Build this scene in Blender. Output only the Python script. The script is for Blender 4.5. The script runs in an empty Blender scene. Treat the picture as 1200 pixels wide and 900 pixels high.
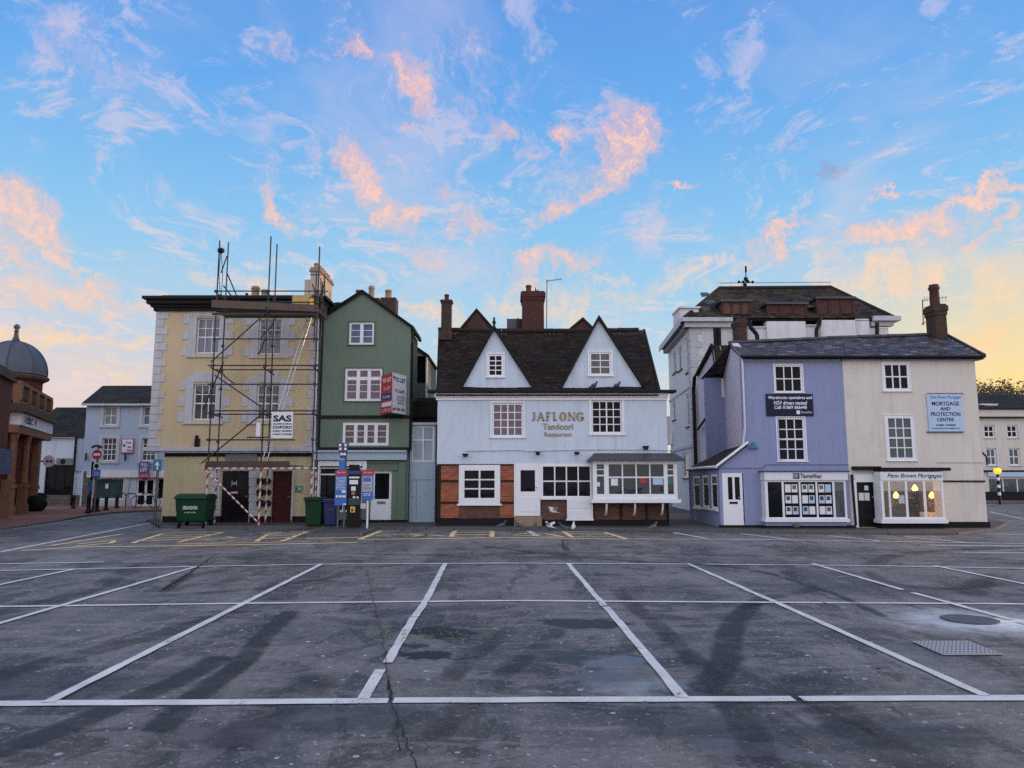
import bpy, math, random
from mathutils import Vector, Matrix
from mathutils.geometry import tessellate_polygon
random.seed(7)
S = bpy.context.scene
R = math.radians
# ------------------------------------------------------------------ camera
FPX = 26/36*1200
PITCH = math.atan(112/FPX)
EYE = Vector((0, 0, 1.66))
cd = bpy.data.cameras.new('camera'); cam = bpy.data.objects.new('camera', cd); S.collection.objects.link(cam)
cd.lens = 26; cd.sensor_width = 36; cd.clip_end = 2000; cd.clip_start = .05
cam.location = EYE; cam.rotation_euler = (math.pi/2+PITCH, 0, 0)
S.camera = cam
S.cycles.use_denoising = False
S.cycles.max_bounces = 5; S.cycles.diffuse_bounces = 3; S.cycles.glossy_bounces = 2; S.cycles.transmission_bounces = 2; S.cycles.transparent_max_bounces = 8
S.cycles.sample_clamp_indirect = 4
S.view_settings.view_transform = 'Standard'; S.view_settings.look = 'None'
S.view_settings.gamma = 1; S.view_settings.exposure = 0.27
# ------------------------------------------------------------------ sun
SUN_AZ, SUN_EL = 84, 5          # degrees right of +Y, above the horizon
sd = bpy.data.lights.new('sun', 'SUN'); sd.energy = 2.2; sd.angle = R(.5); sd.color = (1, .62, .36)
so = bpy.data.objects.new('sun', sd); S.collection.objects.link(so)
sv = Vector((math.sin(R(SUN_AZ))*math.cos(R(SUN_EL)), math.cos(R(SUN_AZ))*math.cos(R(SUN_EL)), math.sin(R(SUN_EL))))
so.rotation_euler = (-sv).to_track_quat('-Z', 'Y').to_euler(); so.location = (0, 0, 30)

# ------------------------------------------------------------------ node helpers
class NT:
    def __init__(s, tree): s.t = tree; s.n = tree.nodes; s.l = tree.links
    def node(s, typ, ins=None, **kw):
        n = s.n.new(typ)
        for k, v in kw.items(): setattr(n, k, v)
        for k, v in (ins or {}).items():
            if isinstance(v, bpy.types.NodeSocket): s.l.new(v, n.inputs[k])
            else:
                try: n.inputs[k].default_value = v
                except Exception: n.inputs[k].default_value = (*v, 1)
        return n
    def math(s, op, a, b=0.0, c=None, clamp=False):
        i = {0: a, 1: b}
        if c is not None: i[2] = c
        return s.node('ShaderNodeMath', i, operation=op, use_clamp=clamp).outputs[0]
    def vm(s, op, a, b=(0, 0, 0)):
        n = s.node('ShaderNodeVectorMath', {0: a, 1: b}, operation=op)
        return n.outputs['Value'] if op in ('LENGTH', 'DOT_PRODUCT', 'DISTANCE') else n.outputs[0]
    def mix(s, f, a, b, blend='MIX'):
        n = s.node('ShaderNodeMix', data_type='RGBA', blend_type=blend)
        for i, v in ((0, f), (6, a), (7, b)):
            if isinstance(v, bpy.types.NodeSocket): s.l.new(v, n.inputs[i])
            elif i == 0: n.inputs[0].default_value = v
            else: n.inputs[i].default_value = (*v[:3], 1)
        return n.outputs[2]
    def mr(s, v, a, b, c=0.0, d=1.0, smooth=False):
        return s.node('ShaderNodeMapRange', {'Value': v, 'From Min': a, 'From Max': b, 'To Min': c, 'To Max': d},
                      interpolation_type='SMOOTHSTEP' if smooth else 'LINEAR').outputs[0]
    def noise(s, vec, scale, detail=4, rough=.55, dist=0.0, dim='3D'):
        return s.node('ShaderNodeTexNoise', {'Vector': vec, 'Scale': scale, 'Detail': detail, 'Roughness': rough, 'Distortion': dist}).outputs['Fac']
    def mapping(s, vec, loc=(0, 0, 0), rot=(0, 0, 0), scale=(1, 1, 1)):
        return s.node('ShaderNodeMapping', {'Vector': vec, 'Location': loc, 'Rotation': rot, 'Scale': scale}).outputs[0]
    def ramp(s, f, stops):
        n = s.node('ShaderNodeValToRGB', {0: f}); e = n.color_ramp.elements
        while len(e) > 1: e.remove(e[-1])
        e[0].position = stops[0][0]; e[0].color = (*stops[0][1], 1)
        for p, c in stops[1:]:
            k = e.new(p); k.color = (*c, 1)
        return n.outputs[0]

def lin(r, g, b):
    f = lambda c: (c/255/12.92) if c/255 <= .04045 else ((c/255+.055)/1.055)**2.4
    return (f(r), f(g), f(b))
def ray(px, py):
    u = (px-600)/FPX; v = (450-py)/FPX
    return Vector((u, math.cos(PITCH)-v*math.sin(PITCH), math.sin(PITCH)+v*math.cos(PITCH)))
# ------------------------------------------------------------------ world: evening sky with sunlit cloud
W = bpy.data.worlds.new('World'); S.world = W; W.use_nodes = True
t = NT(W.node_tree); t.n.clear()
gen = t.node('ShaderNodeTexCoord').outputs['Generated']
dirn = t.vm('NORMALIZE', gen)
sx = t.node('ShaderNodeSeparateXYZ', {0: dirn})
X_, Y_, Z_ = sx.outputs
az = t.math('ARCTAN2', X_, Y_); el = t.math('ARCSINE', Z_)
nish = t.node('ShaderNodeTexSky', sky_type='NISHITA', sun_disc=False, sun_elevation=R(SUN_EL), sun_rotation=R(SUN_AZ),
              altitude=50, air_density=1.2, dust_density=1.0, ozone_density=3.0).outputs[0]
nish = t.mix(1.0, nish, (.09, .09, .09), 'MULTIPLY')
grad = t.ramp(t.math('DIVIDE', el, R(60)), [(0, lin(232, 208, 190)), (.10, lin(196, 208, 218)), (.20, lin(165, 204, 228)), (.32, lin(134, 190, 232)),
              (.46, lin(102, 166, 230)), (.60, lin(90, 148, 220)), (.72, lin(110, 150, 212)), (1, lin(175, 184, 205))])
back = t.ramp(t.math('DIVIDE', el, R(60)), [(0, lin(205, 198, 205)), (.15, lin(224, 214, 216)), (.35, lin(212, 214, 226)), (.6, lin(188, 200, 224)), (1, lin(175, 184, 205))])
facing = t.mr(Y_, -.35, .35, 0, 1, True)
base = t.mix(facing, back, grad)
# the glow round the hidden sun
sdot = t.vm('DOT_PRODUCT', dirn, tuple(Vector((math.sin(R(50)), math.cos(R(50)), .05)).normalized()))
glow = t.math('POWER', t.mr(sdot, .74, 1, 0, 1, True), 1.5)
low = t.mr(el, R(4), R(19), 1, 0, True)
base = t.mix(t.math('MULTIPLY', t.math('MULTIPLY', glow, low), .95), base, lin(255, 218, 120))
sdot2 = t.vm('DOT_PRODUCT', dirn, tuple(Vector((-.62, .78, .05)).normalized()))
base = t.mix(t.math('MULTIPLY', t.mr(sdot2, .8, 1, 0, .35, True), t.mr(el, R(4), R(17), 1, 0, True)), base, lin(245, 190, 180))
# broad pale mottling of high haze
pl = t.vm('DIVIDE', t.node('ShaderNodeCombineXYZ', {0: X_, 1: Y_, 2: 0.0}).outputs[0],
          t.node('ShaderNodeCombineXYZ', {0: t.math('ADD', Z_, .12), 1: t.math('ADD', Z_, .12), 2: 1.0}).outputs[0])
pw = t.node('ShaderNodeVectorMath', {0: pl, 1: t.vm('SCALE', t.node('ShaderNodeTexNoise', {'Vector': pl, 'Scale': 1.3, 'Detail': 3}).outputs['Color'])}, operation='ADD').outputs[0]
n1 = t.noise(t.mapping(pw, rot=(0, 0, R(25)), scale=(1.0, .55, 1)), 1.6, 8, .62, .2)
n2 = t.noise(t.mapping(pw, rot=(0, 0, R(-35)), scale=(1.5, 1, 1)), 5.5, 9, .72, .1)
veil = t.math('MAXIMUM', t.mr(n1, .47, .75, 0, .42, True), t.math('MULTIPLY', t.mr(n2, .49, .64, 0, .6, True), t.mr(n1, .38, .52, 0, 1, True)))
base = t.mix(veil, base, t.mix(t.mr(el, R(8), R(30), 0, 1), lin(250, 214, 188), lin(200, 196, 224)))
# individual cloud banks: (px, py, half width px, half height px, tilt deg, strength, kind)
CL = [(25, 255, 62, 34, 28, 1.2, 0), (60, 345, 150, 26, 3, .8, 0), (80, 405, 120, 12, 2, .85, 1), (95, 60, 90, 42, 25, .5, 2), (150, 95, 55, 22, 30, .35, 2),
      (330, 55, 60, 14, 0, .6, 2), (430, 50, 36, 18, 30, .8, 0), (480, 98, 22, 46, -32, 1.0, 0), (560, 130, 55, 60, -35, .5, 2), (515, 60, 60, 18, 40, .4, 2), (312, 200, 32, 18, 25, .7, 2),
      (330, 240, 14, 28, -30, .9, 0), (430, 215, 22, 50, -35, 1.15, 0), (462, 262, 24, 20, 0, 1.2, 0), (372, 188, 24, 12, 20, .6, 2), (510, 280, 46, 32, 0, .55, 2), (730, 165, 42, 52, 12, 1.15, 0),
      (655, 150, 24, 18, 0, 1.0, 0), (660, 200, 60, 55, 0, .5, 2), (645, 240, 52, 16, -18, .8, 0), (790, 218, 18, 7, -5, 1.0, 0), (770, 262, 26, 38, 15, .65, 2), (680, 305, 50, 13, -15, .75, 0),
      (620, 310, 34, 16, -10, .85, 0), (640, 360, 90, 34, 0, .85, 1), (560, 310, 40, 14, 0, .5, 2), (975, 200, 32, 9, -6, .9, 3), (1040, 222, 34, 6, 0, .95, 0), (915, 278, 46, 12, -12, 1.0, 0), (905, 170, 50, 10, 5, .4, 3),
      (1130, 242, 90, 8, -8, 1.05, 0), (1060, 270, 80, 18, -6, 1.1, 0), (1150, 268, 50, 8, -10, .9, 0), (1050, 320, 120, 24, -8, .9, 1), (1160, 330, 90, 36, -18, .8, 1), (1165, 390, 80, 26, -10, .9, 1),
      (800, 330, 70, 16, -8, .6, 1), (720, 320, 40, 12, 0, .6, 1), (1110, 195, 24, 12, -30, .35, 2), (600, 130, 40, 60, -20, .45, 2), (560, 60, 80, 40, 30, .4, 2), (620, 175, 16, 10, 0, .7, 0), (700, 225, 30, 14, -20, .8, 0), (585, 150, 14, 26, -20, .6, 0), (520, 230, 22, 14, 10, .6, 0), (545, 265, 30, 16, 0, .7, 0), (500, 300, 26, 12, 0, .7, 0), (470, 175, 40, 16, 30, .5, 2), (410, 45, 24, 14, 0, .7, 0), (355, 245, 20, 30, -20, .5, 2), (760, 150, 16, 30, 10, .7, 0), (745, 195, 14, 26, 20, .7, 0), (850, 300, 60, 16, -10, .5, 1), (980, 300, 60, 14, -10, .6, 1), (700, 345, 70, 18, 0, .7, 1), (1020, 360, 60, 16, -10, .6, 1), (1100, 300, 70, 12, -14, .7, 1), (250, 330, 90, 16, 5, .6, 1), (120, 440, 80, 10, 3, .6, 1), (30, 300, 40, 12, 20, .8, 0), (80, 300, 40, 10, 20, .7, 0), (500, 372, 110, 22, 0, .7, 1), (20, 380, 60, 10, 10, .5, 2)]
masks = {}
av = t.node('ShaderNodeCombineXYZ', {0: az, 1: el, 2: 0.0}).outputs[0]
wob = t.vm('SCALE', t.vm('SUBTRACT', t.node('ShaderNodeTexNoise', {'Vector': dirn, 'Scale': 14, 'Detail': 6, 'Roughness': .68}).outputs['Color'], (.5, .5, .5)))
wob.node.inputs['Scale'].default_value = .13
avw = t.vm('ADD', av, wob)
for (cx, cy, hw, hh, tilt, st, kind) in CL:
    d = ray(cx, cy).normalized(); a, e = math.atan2(d.x, d.y), math.asin(d.z)
    k = 1.42/ray(cx, cy).length/FPX
    q = t.vm('SUBTRACT', avw, (a, e, 0))
    q = t.mapping(q, rot=(0, 0, R(tilt)))
    q = t.vm('MULTIPLY', q, (1/(hw*k), 1/(hh*k), 0))
    m = t.math('MULTIPLY', t.mr(t.vm('LENGTH', q), 0, 1.25, 1, 0, True), st)
    masks[kind] = m if kind not in masks else t.math('MAXIMUM', masks[kind], m)
# fibrous texture stretched along the horizon low down
fv = t.mapping(avw, rot=(0, 0, R(12)), scale=(1, 2.6, 1))
f1 = t.noise(fv, 13, 9, .68, .15); f2 = t.noise(avw, 38, 9, .72, .1)
ft = t.math('ADD', t.math('MULTIPLY', f1, .45), t.math('MULTIPLY', f2, .55))
wis = t.noise(t.mapping(avw, rot=(0, 0, R(-48)), scale=(2.2, .8, 1)), 12, 8, .7, .15)
ft = t.math('ADD', t.math('MULTIPLY', ft, .6), t.math('MULTIPLY', wis, .4))
f3 = t.noise(t.mapping(avw, rot=(0, 0, R(-30)), scale=(1.6, 1, 1)), 60, 8, .72, .1)
lowcol = t.mr(el, R(11), R(24), 0, 1)
for kind, hi, lo, gain in ((2, lin(222, 194, 208), lin(232, 204, 206), .95), (1, lin(250, 212, 184), lin(255, 210, 150), .95),
                           (3, lin(150, 150, 190), lin(150, 150, 190), 1.0), (0, lin(242, 188, 176), lin(252, 198, 158), 1.12)):
    m = t.math('ADD', t.math('MULTIPLY', masks[kind], gain), t.math('MULTIPLY', t.math('SUBTRACT', ft, .5), 3.4))
    m = t.math('MULTIPLY', t.mr(m, .16, 1.15, 0, .92, True), t.mr(masks[kind], .03, .28))
    m = t.math('MULTIPLY', m, t.mr(f3, .40, .60, .50, 1, True))
    cc = t.mix(lowcol, lo, hi)
    if kind < 2: cc = t.mix(t.mr(m, .5, .95, 0, .8), cc, lin(252, 206, 184))
    base = t.mix(m, base, cc)
sky = t.mix(.88, nish, base)
# sky behind the camera is boosted, as added light on the facades
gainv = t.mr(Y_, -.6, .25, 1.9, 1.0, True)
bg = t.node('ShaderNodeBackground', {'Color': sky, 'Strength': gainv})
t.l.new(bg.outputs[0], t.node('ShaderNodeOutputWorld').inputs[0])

# ------------------------------------------------------------------ geometry helpers
class Fr:                                             # a vertical facade frame: u along it, d into it, z up
    def __init__(s, ox, oy, ang=0.0):
        a = R(ang); s.o = Vector((ox, oy, 0)); s.U = Vector((math.cos(a), math.sin(a), 0)); s.D = Vector((-math.sin(a), math.cos(a), 0))
    def w(s, u, d, z): return s.o + s.U*u + s.D*d + Vector((0, 0, z))
    def hit(s, px, py, d=0.0):                        # what (u, z) of the plane does this measured photo pixel belong to
        r = ray(px, py); o = s.o + s.D*d
        k = (o-EYE).dot(s.D)/r.dot(s.D); p = EYE + r*k
        return (p-s.o).dot(s.U), p.z
def YF(y): return Fr(0, y, 0)
def gnd(px, py, z=0.0):
    r = ray(px, py); k = (z-EYE.z)/r.z; p = EYE + r*k
    return (p.x, p.y)
def at(px, py, Y):
    r = ray(px, py); p = EYE + r*(Y/r.y); return p

LOC = {}
SPLIT = {'quoin', 'plinth', 'brick_pier', 'brick_base', 'parapet', 'coping', 'panel', 'cornice', 'timber_post', 'beam', 'bay_bracket', 'pilaster', 'stall_riser', 'notice', 'string_course', 'downpipe', 'rear_gable_roof', 'shopfront_trim', 'door_frame', 'door_surround', 'hanging_basket_holder', 'rung', 'bracket', 'room_panel', 'caster', 'shop_canopy', 'white_band', 'deck_board'}
class MB:
    def __init__(s, F=None): s.F = F or Fr(0, 0); s.v = []; s.f = []; s.sm = []; s.rnd = []; s.mi = []
    def add(s, pts, faces, smooth=False, rnd=0.0):
        n = len(s.v); s.v += [Vector(p) for p in pts]
        for f in faces: s.f.append([i+n for i in f]); s.sm.append(smooth); s.rnd.append(rnd)
        return s
    def box(s, u0, u1, d0, d1, z0, z1):
        if u0 > u1: u0, u1 = u1, u0
        if d0 > d1: d0, d1 = d1, d0
        if z0 > z1: z0, z1 = z1, z0
        w = s.F.w
        p = [w(u0, d0, z0), w(u1, d0, z0), w(u1, d1, z0), w(u0, d1, z0), w(u0, d0, z1), w(u1, d0, z1), w(u1, d1, z1), w(u0, d1, z1)]
        return s.add(p, [(0, 1, 5, 4), (1, 2, 6, 5), (2, 3, 7, 6), (3, 0, 4, 7), (4, 5, 6, 7), (3, 2, 1, 0)])
    def pbox(s, px0, py0, px1, py1, d0, d1, dref=None):    # box whose face at dref fills the measured pixels
        dr = d0 if dref is None else dref
        my = (py0+py1)/2; mx = (px0+px1)/2
        u0 = s.F.hit(px0, my, dr)[0]; u1 = s.F.hit(px1, my, dr)[0]
        z1 = s.F.hit(mx, py0, dr)[1]; z0 = s.F.hit(mx, py1, dr)[1]
        return s.box(u0, u1, d0, d1, z0, z1)
    def prism(s, poly, d0, d1):                       # (u,z) polygon pushed from d0 to d1
        n = len(poly); w = s.F.w
        ar = sum(poly[i][0]*poly[(i+1) % n][1]-poly[(i+1) % n][0]*poly[i][1] for i in range(n))
        if ar < 0: poly = poly[::-1]
        p = [w(a, d0, b) for a, b in poly]+[w(a, d1, b) for a, b in poly]
        f = [tuple(range(n)), tuple(range(2*n-1, n-1, -1))]+[(i, i+n, (i+1) % n+n, (i+1) % n) for i in range(n)]
        return s.add(p, f)
    def wall(s, outer, holes, d0, d1):                # slab with real openings
        loops = [outer]+holes; w = s.F.w
        def area(q): return sum(q[i][0]*q[(i+1) % len(q)][1]-q[(i+1) % len(q)][0]*q[i][1] for i in range(len(q)))
        loops = [l if (area(l) > 0) == (k == 0) else l[::-1] for k, l in enumerate(loops)]
        flat = [p for l in loops for p in l]; N = len(flat)
        tr = tessellate_polygon([[Vector((a, b, 0)) for a, b in l] for l in loops])
        pts = [w(a, d0, b) for a, b in flat]+[w(a, d1, b) for a, b in flat]
        fc = []
        for tri in tr:
            a, b, c = [flat[i] for i in tri]
            cr = (b[0]-a[0])*(c[1]-a[1])-(c[0]-a[0])*(b[1]-a[1])
            if abs(cr) < 1e-9: continue
            tri = tri if cr > 0 else tri[::-1]
            fc.append(tuple(tri)); fc.append(tuple(i+N for i in tri[::-1]))
        k = 0
        for l in loops:
            m = len(l)
            for i in range(m): a, b = k+i, k+(i+1) % m; fc.append((a, a+N, b+N, b))
            k += m
        return s.add(pts, fc)
    def tube(s, a, b, r, n=8, r2=None, smooth=True):
        a = Vector(a); b = Vector(b); r2 = r if r2 is None else r2
        ax = (b-a).normalized(); q = ax.orthogonal().normalized(); w = ax.cross(q)
        pts = []
        for c, rr in ((a, r), (b, r2)):
            for i in range(n):
                an = 2*math.pi*i/n; pts.append(c+(q*math.cos(an)+w*math.sin(an))*rr)
        s.add(pts, [(i, (i+1) % n, (i+1) % n+n, i+n) for i in range(n)], smooth)
        return s.add([p.copy() for p in pts], [tuple(range(n))[::-1], tuple(range(n, 2*n))])
    def path(s, pts, r, n=6):
        for a, b in zip(pts[:-1], pts[1:]): s.tube(a, b, r, n)
        return s
    def lathe(s, c, prof, n=20, smooth=True, squash=None):
        c = Vector(c); P = []
        for r, z in prof:
            for i in range(n):
                an = 2*math.pi*(i+.5)/n; P.append(c+Vector((r*math.cos(an), r*math.sin(an), z)))
        F = []
        for k in range(len(prof)-1):
            for i in range(n): F.append((k*n+i, k*n+(i+1) % n, (k+1)*n+(i+1) % n, (k+1)*n+i))
        F.append(tuple(range(n))[::-1]); F.append(tuple(range((len(prof)-1)*n, len(prof)*n)))
        return s.add(P, F, smooth)
    def ball(s, c, r, n=12, m=8, sc=(1, 1, 1)):
        c = Vector(c); P = [c+Vector((0, 0, -r*sc[2]))]
        for j in range(1, m):
            ph = -math.pi/2+math.pi*j/m
            for i in range(n):
                an = 2*math.pi*i/n; P.append(c+Vector((r*sc[0]*math.cos(ph)*math.cos(an), r*sc[1]*math.cos(ph)*math.sin(an), r*sc[2]*math.sin(ph))))
        P.append(c+Vector((0, 0, r*sc[2]))); F = [(0, 1+(i+1) % n, 1+i) for i in range(n)]
        for j in range(m-2):
            for i in range(n): a = 1+j*n+i; b = 1+j*n+(i+1) % n; F.append((a, b, b+n, a+n))
        L = 1+(m-2)*n; F += [(L+i, L+(i+1) % n, len(P)-1) for i in range(n)]
        return s.add(P, F, True)
    def quad(s, a, b, c, d): return s.add([a, b, c, d], [(0, 1, 2, 3)])
    def slab(s, pts, t):                              # any planar polygon given a thickness downwards
        pts = [Vector(p) for p in pts]; n = len(pts); lo = [p-Vector((0, 0, t)) for p in pts]
        return s.add(pts+lo, [tuple(range(n)), tuple(range(2*n-1, n-1, -1))]+[(i, i+n, (i+1) % n+n, (i+1) % n) for i in range(n)])
    def tiles(s, bl, br, tr, tl, course=.1, tw=.17, th=.014, jit=.006, sag=0.0, rnd=random):
        bl, br, tr, tl = [Vector(p) for p in (bl, br, tr, tl)]
        L = max(((tl+tr)/2-(bl+br)/2).length, .01); nr = max(1, int(L/course))
        nrm = (br-bl).cross(tl-bl).normalized()
        if nrm.length < .5: nrm = (br-bl).cross(tr-bl).normalized()
        up = ((tl+tr)/2-(bl+br)/2).normalized()
        Wm = max((br-bl).length, (tr-tl).length)
        for k in range(nr):
            a = k/nr; b = (k+1)/nr
            la, ra = bl.lerp(tl, a), br.lerp(tr, a); lb, rb = bl.lerp(tl, b), br.lerp(tr, b)
            wd = (ra-la).length; nc = max(1, int(wd/tw)); off = .5*(k % 2)
            cuts = [0]+[min(1, max(0, (i+off)/nc)) for i in range(1 if off == 0 else 0, nc+1)]
            for c0, c1 in zip(cuts[:-1], cuts[1:]):
                if c1-c0 < .002: continue
                sg = lambda c, h: -sag*math.sin(math.pi*c)*(.4+.6*h) + .5*sag*math.sin(c*17+h*3)*.35
                j = [rnd.uniform(-jit, jit) for _ in range(4)]
                g = .004
                cc0, cc1 = c0+g/max(wd, .1), c1-g/max(wd, .1)
                dz0, dz1 = nrm*(th+j[0]+sg(c0, a)), nrm*(th+j[1]+sg(c1, a))
                p0 = la.lerp(ra, cc0)+dz0-up*j[2]; p1 = la.lerp(ra, cc1)+dz1-up*j[2]
                p2 = lb.lerp(rb, cc1)+nrm*(sg(c1, b)+.002)+up*.01; p3 = lb.lerp(rb, cc0)+nrm*(sg(c0, b)+.002)+up*.01
                e0, e1 = p0-nrm*(th*1.6), p1-nrm*(th*1.6)
                s.add([p0, p1, p2, p3, e0, e1], [(0, 1, 2, 3), (4, 5, 1, 0)], False, rnd.random())
        return s
    def clusters(s, gap=.12):
        par = list(range(len(s.v)))
        def fd(i):
            while par[i] != i: par[i] = par[par[i]]; i = par[i]
            return i
        for f in s.f:
            for k in f[1:]: par[fd(k)] = fd(f[0])
        bb = {}
        for i, p in enumerate(s.v):
            r = fd(i); b = bb.setdefault(r, [p.x, p.y, p.z, p.x, p.y, p.z])
            b[0] = min(b[0], p.x); b[1] = min(b[1], p.y); b[2] = min(b[2], p.z); b[3] = max(b[3], p.x); b[4] = max(b[4], p.y); b[5] = max(b[5], p.z)
        ks = list(bb); g = {k: k for k in ks}
        def fg(i):
            while g[i] != i: i = g[i]
            return i
        for i, a in enumerate(ks):
            for c in ks[i+1:]:
                A, B = bb[a], bb[c]
                if all(A[q] <= B[q+3]+gap and B[q] <= A[q+3]+gap for q in range(3)): g[fg(a)] = fg(c)
        out = {}
        for fi, f in enumerate(s.f): out.setdefault(fg(fd(f[0])), []).append(fi)
        return list(out.values())
    def build(s, name, mat, parent=None, bevel=0.0, origin=None):
        if name in SPLIT and parent is not None:
            cl = s.clusters()
            if len(cl) > 1:
                o = None
                for fl in cl:
                    m = MB(s.F); ix = {}
                    for fi in fl:
                        f = []
                        for k in s.f[fi]:
                            if k not in ix: ix[k] = len(m.v); m.v.append(s.v[k])
                            f.append(ix[k])
                        m.f.append(f); m.sm.append(s.sm[fi]); m.rnd.append(s.rnd[fi])
                    o = m._build(name, mat, parent, bevel, origin) 
                return o
        return s._build(name, mat, parent, bevel, origin)
    def _build(s, name, mat, parent=None, bevel=0.0, origin=None):
        if origin is not None: root = Vector(origin)
        elif parent is not None: root = LOC[parent.name]
        elif s.v:
            xs = [p.x for p in s.v]; ys = [p.y for p in s.v]; root = Vector(((min(xs)+max(xs))/2, (min(ys)+max(ys))/2, min(p.z for p in s.v)))
        me = bpy.data.meshes.new(name)
        me.from_pydata([tuple(p-root) for p in s.v], [], s.f)
        uv = me.uv_layers.new(name='UVMap')
        at_ = me.attributes.new('rnd', 'FLOAT', 'FACE')
        me.update()
        for i, pl_ in enumerate(me.polygons):
            pl_.use_smooth = s.sm[i]; at_.data[i].value = s.rnd[i]
            n = pl_.normal
            tt = Vector((-n.y, n.x, 0))
            tt = Vector((1, 0, 0)) if tt.length < .05 else tt.normalized()
            bb = n.cross(tt)
            for li in pl_.loop_indices:
                p = s.v[me.loops[li].vertex_index]
                uv.data[li].uv = (p.dot(tt), p.dot(bb))
        me.materials.append(mat)
        o = bpy.data.objects.new(name, me); S.collection.objects.link(o)
        if parent is not None: o.parent = parent
        else: o.location = root
        LOC[o.name] = root
        if bevel:
            bv = o.modifiers.new('bevel', 'BEVEL'); bv.width = bevel; bv.segments = 2; bv.limit_method = 'ANGLE'
        return o
def thing(name, loc, label, cat, group=None):
    o = bpy.data.objects.new(name, None); S.collection.objects.link(o); o.location = loc; o.empty_display_size = .3
    LOC[o.name] = Vector(loc); return tag(o, label, cat, group)
def tag(o, label, cat, group=None):
    o['label'] = label; o['category'] = cat
    if group: o['group'] = group
    return o
def struct(o, kind='structure'): o['kind'] = kind; return o
# ------------------------------------------------------------------ materials
M = {}
def newmat(name):
    m = bpy.data.materials.new(name); m.use_nodes = True; t = NT(m.node_tree); t.n.clear()
    p = t.n.new('ShaderNodeBsdfPrincipled'); o = t.n.new('ShaderNodeOutputMaterial'); t.l.new(p.outputs[0], o.inputs[0])
    return m, t, p
def setp(t, p, **kw):
    for k, v in kw.items():
        k = k.replace('_', ' ')
        if isinstance(v, bpy.types.NodeSocket): t.l.new(v, p.inputs[k])
        elif isinstance(v, tuple): p.inputs[k].default_value = (*v, 1)
        else: p.inputs[k].default_value = v
def bump(t, h, strength=.3, dist=.01):
    return t.node('ShaderNodeBump', {'Height': h, 'Strength': strength, 'Distance': dist}).outputs[0]
def sc(c, k): return tuple(min(1, x*k) for x in c)
def paint(name, col, rough=.6, grime=.35, gs=.7, bmp=.25, bd=.004, dirt=(.10, .09, .085), metal=0.0, spec=.5):
    if name in M: return M[name]
    if max(col) < .06 and metal == 0: spec = .15
    m, t, p = newmat(name)
    pos = t.node('ShaderNodeNewGeometry').outputs['Position']
    a = t.noise(pos, gs, 6, .6); b = t.noise(t.mapping(pos, scale=(3.5, 3.5, .35)), 1.2, 5, .6); c = t.noise(pos, 14, 5, .65)
    k = t.math('ADD', t.math('MULTIPLY', a, .5), t.math('MULTIPLY', b, .5))
    c1 = t.mix(t.mr(k, .35, .65, 0, 1), sc(col, .86), sc(col, 1.08))
    c1 = t.mix(t.mr(c, .3, .75, 0, .12), c1, sc(col, .7))
    if bmp >= .5:
        c1 = t.mix(t.mr(t.noise(t.mapping(pos, loc=(9, 2, 5), scale=(1, 1, .8)), 1.3, 5, .55, .4), .56, .585, 0, .35), c1, sc(col, .84))
        st = t.noise(t.mapping(pos, scale=(7, 7, .28)), 1.6, 6, .65); c1 = t.mix(t.mr(st, .55, .72, 0, .45), c1, sc(col, .62))
        c1 = t.mix(t.mr(t.noise(t.mapping(pos, loc=(1, 7, 3)), .8, 7, .7, 1.0), .49, .505, 0, .0) if False else t.mr(t.noise(pos, 3.2, 8, .75, .6), .60, .72, 0, .5), c1, sc(col, .6))
    g = t.math('MULTIPLY', t.mr(t.math('MULTIPLY', b, t.math('ADD', a, .35)), .40, .62, 0, 1), grime)
    c1 = t.mix(g, c1, t.mix(.5, sc(col, .55), sc(dirt, min(1, max(col)*2.2))))
    setp(t, p, Base_Color=c1, Roughness=t.mr(c, .3, .7, max(.05, rough-.1), min(1, rough+.12)), Metallic=metal, Specular_IOR_Level=spec,
         Normal=bump(t, t.math('ADD', t.noise(pos, 60, 4, .6), t.math('MULTIPLY', a, 2)), bmp, bd))
    M[name] = m; return m
def flat(name, col, rough=.5, metal=0.0):
    if name in M: return M[name]
    m, t, p = newmat(name); pos = t.node('ShaderNodeNewGeometry').outputs['Position']
    c = t.noise(pos, 6, 4)
    setp(t, p, Base_Color=t.mix(t.mr(c, .3, .7), sc(col, .88), sc(col, 1.06)), Roughness=rough, Metallic=metal)
    M[name] = m; return m
def emit(name, col, s, ecol=None):
    m, t, p = newmat(name); setp(t, p, Base_Color=col, Roughness=.4, Emission_Color=ecol or col, Emission_Strength=s); M[name] = m; return m
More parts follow.
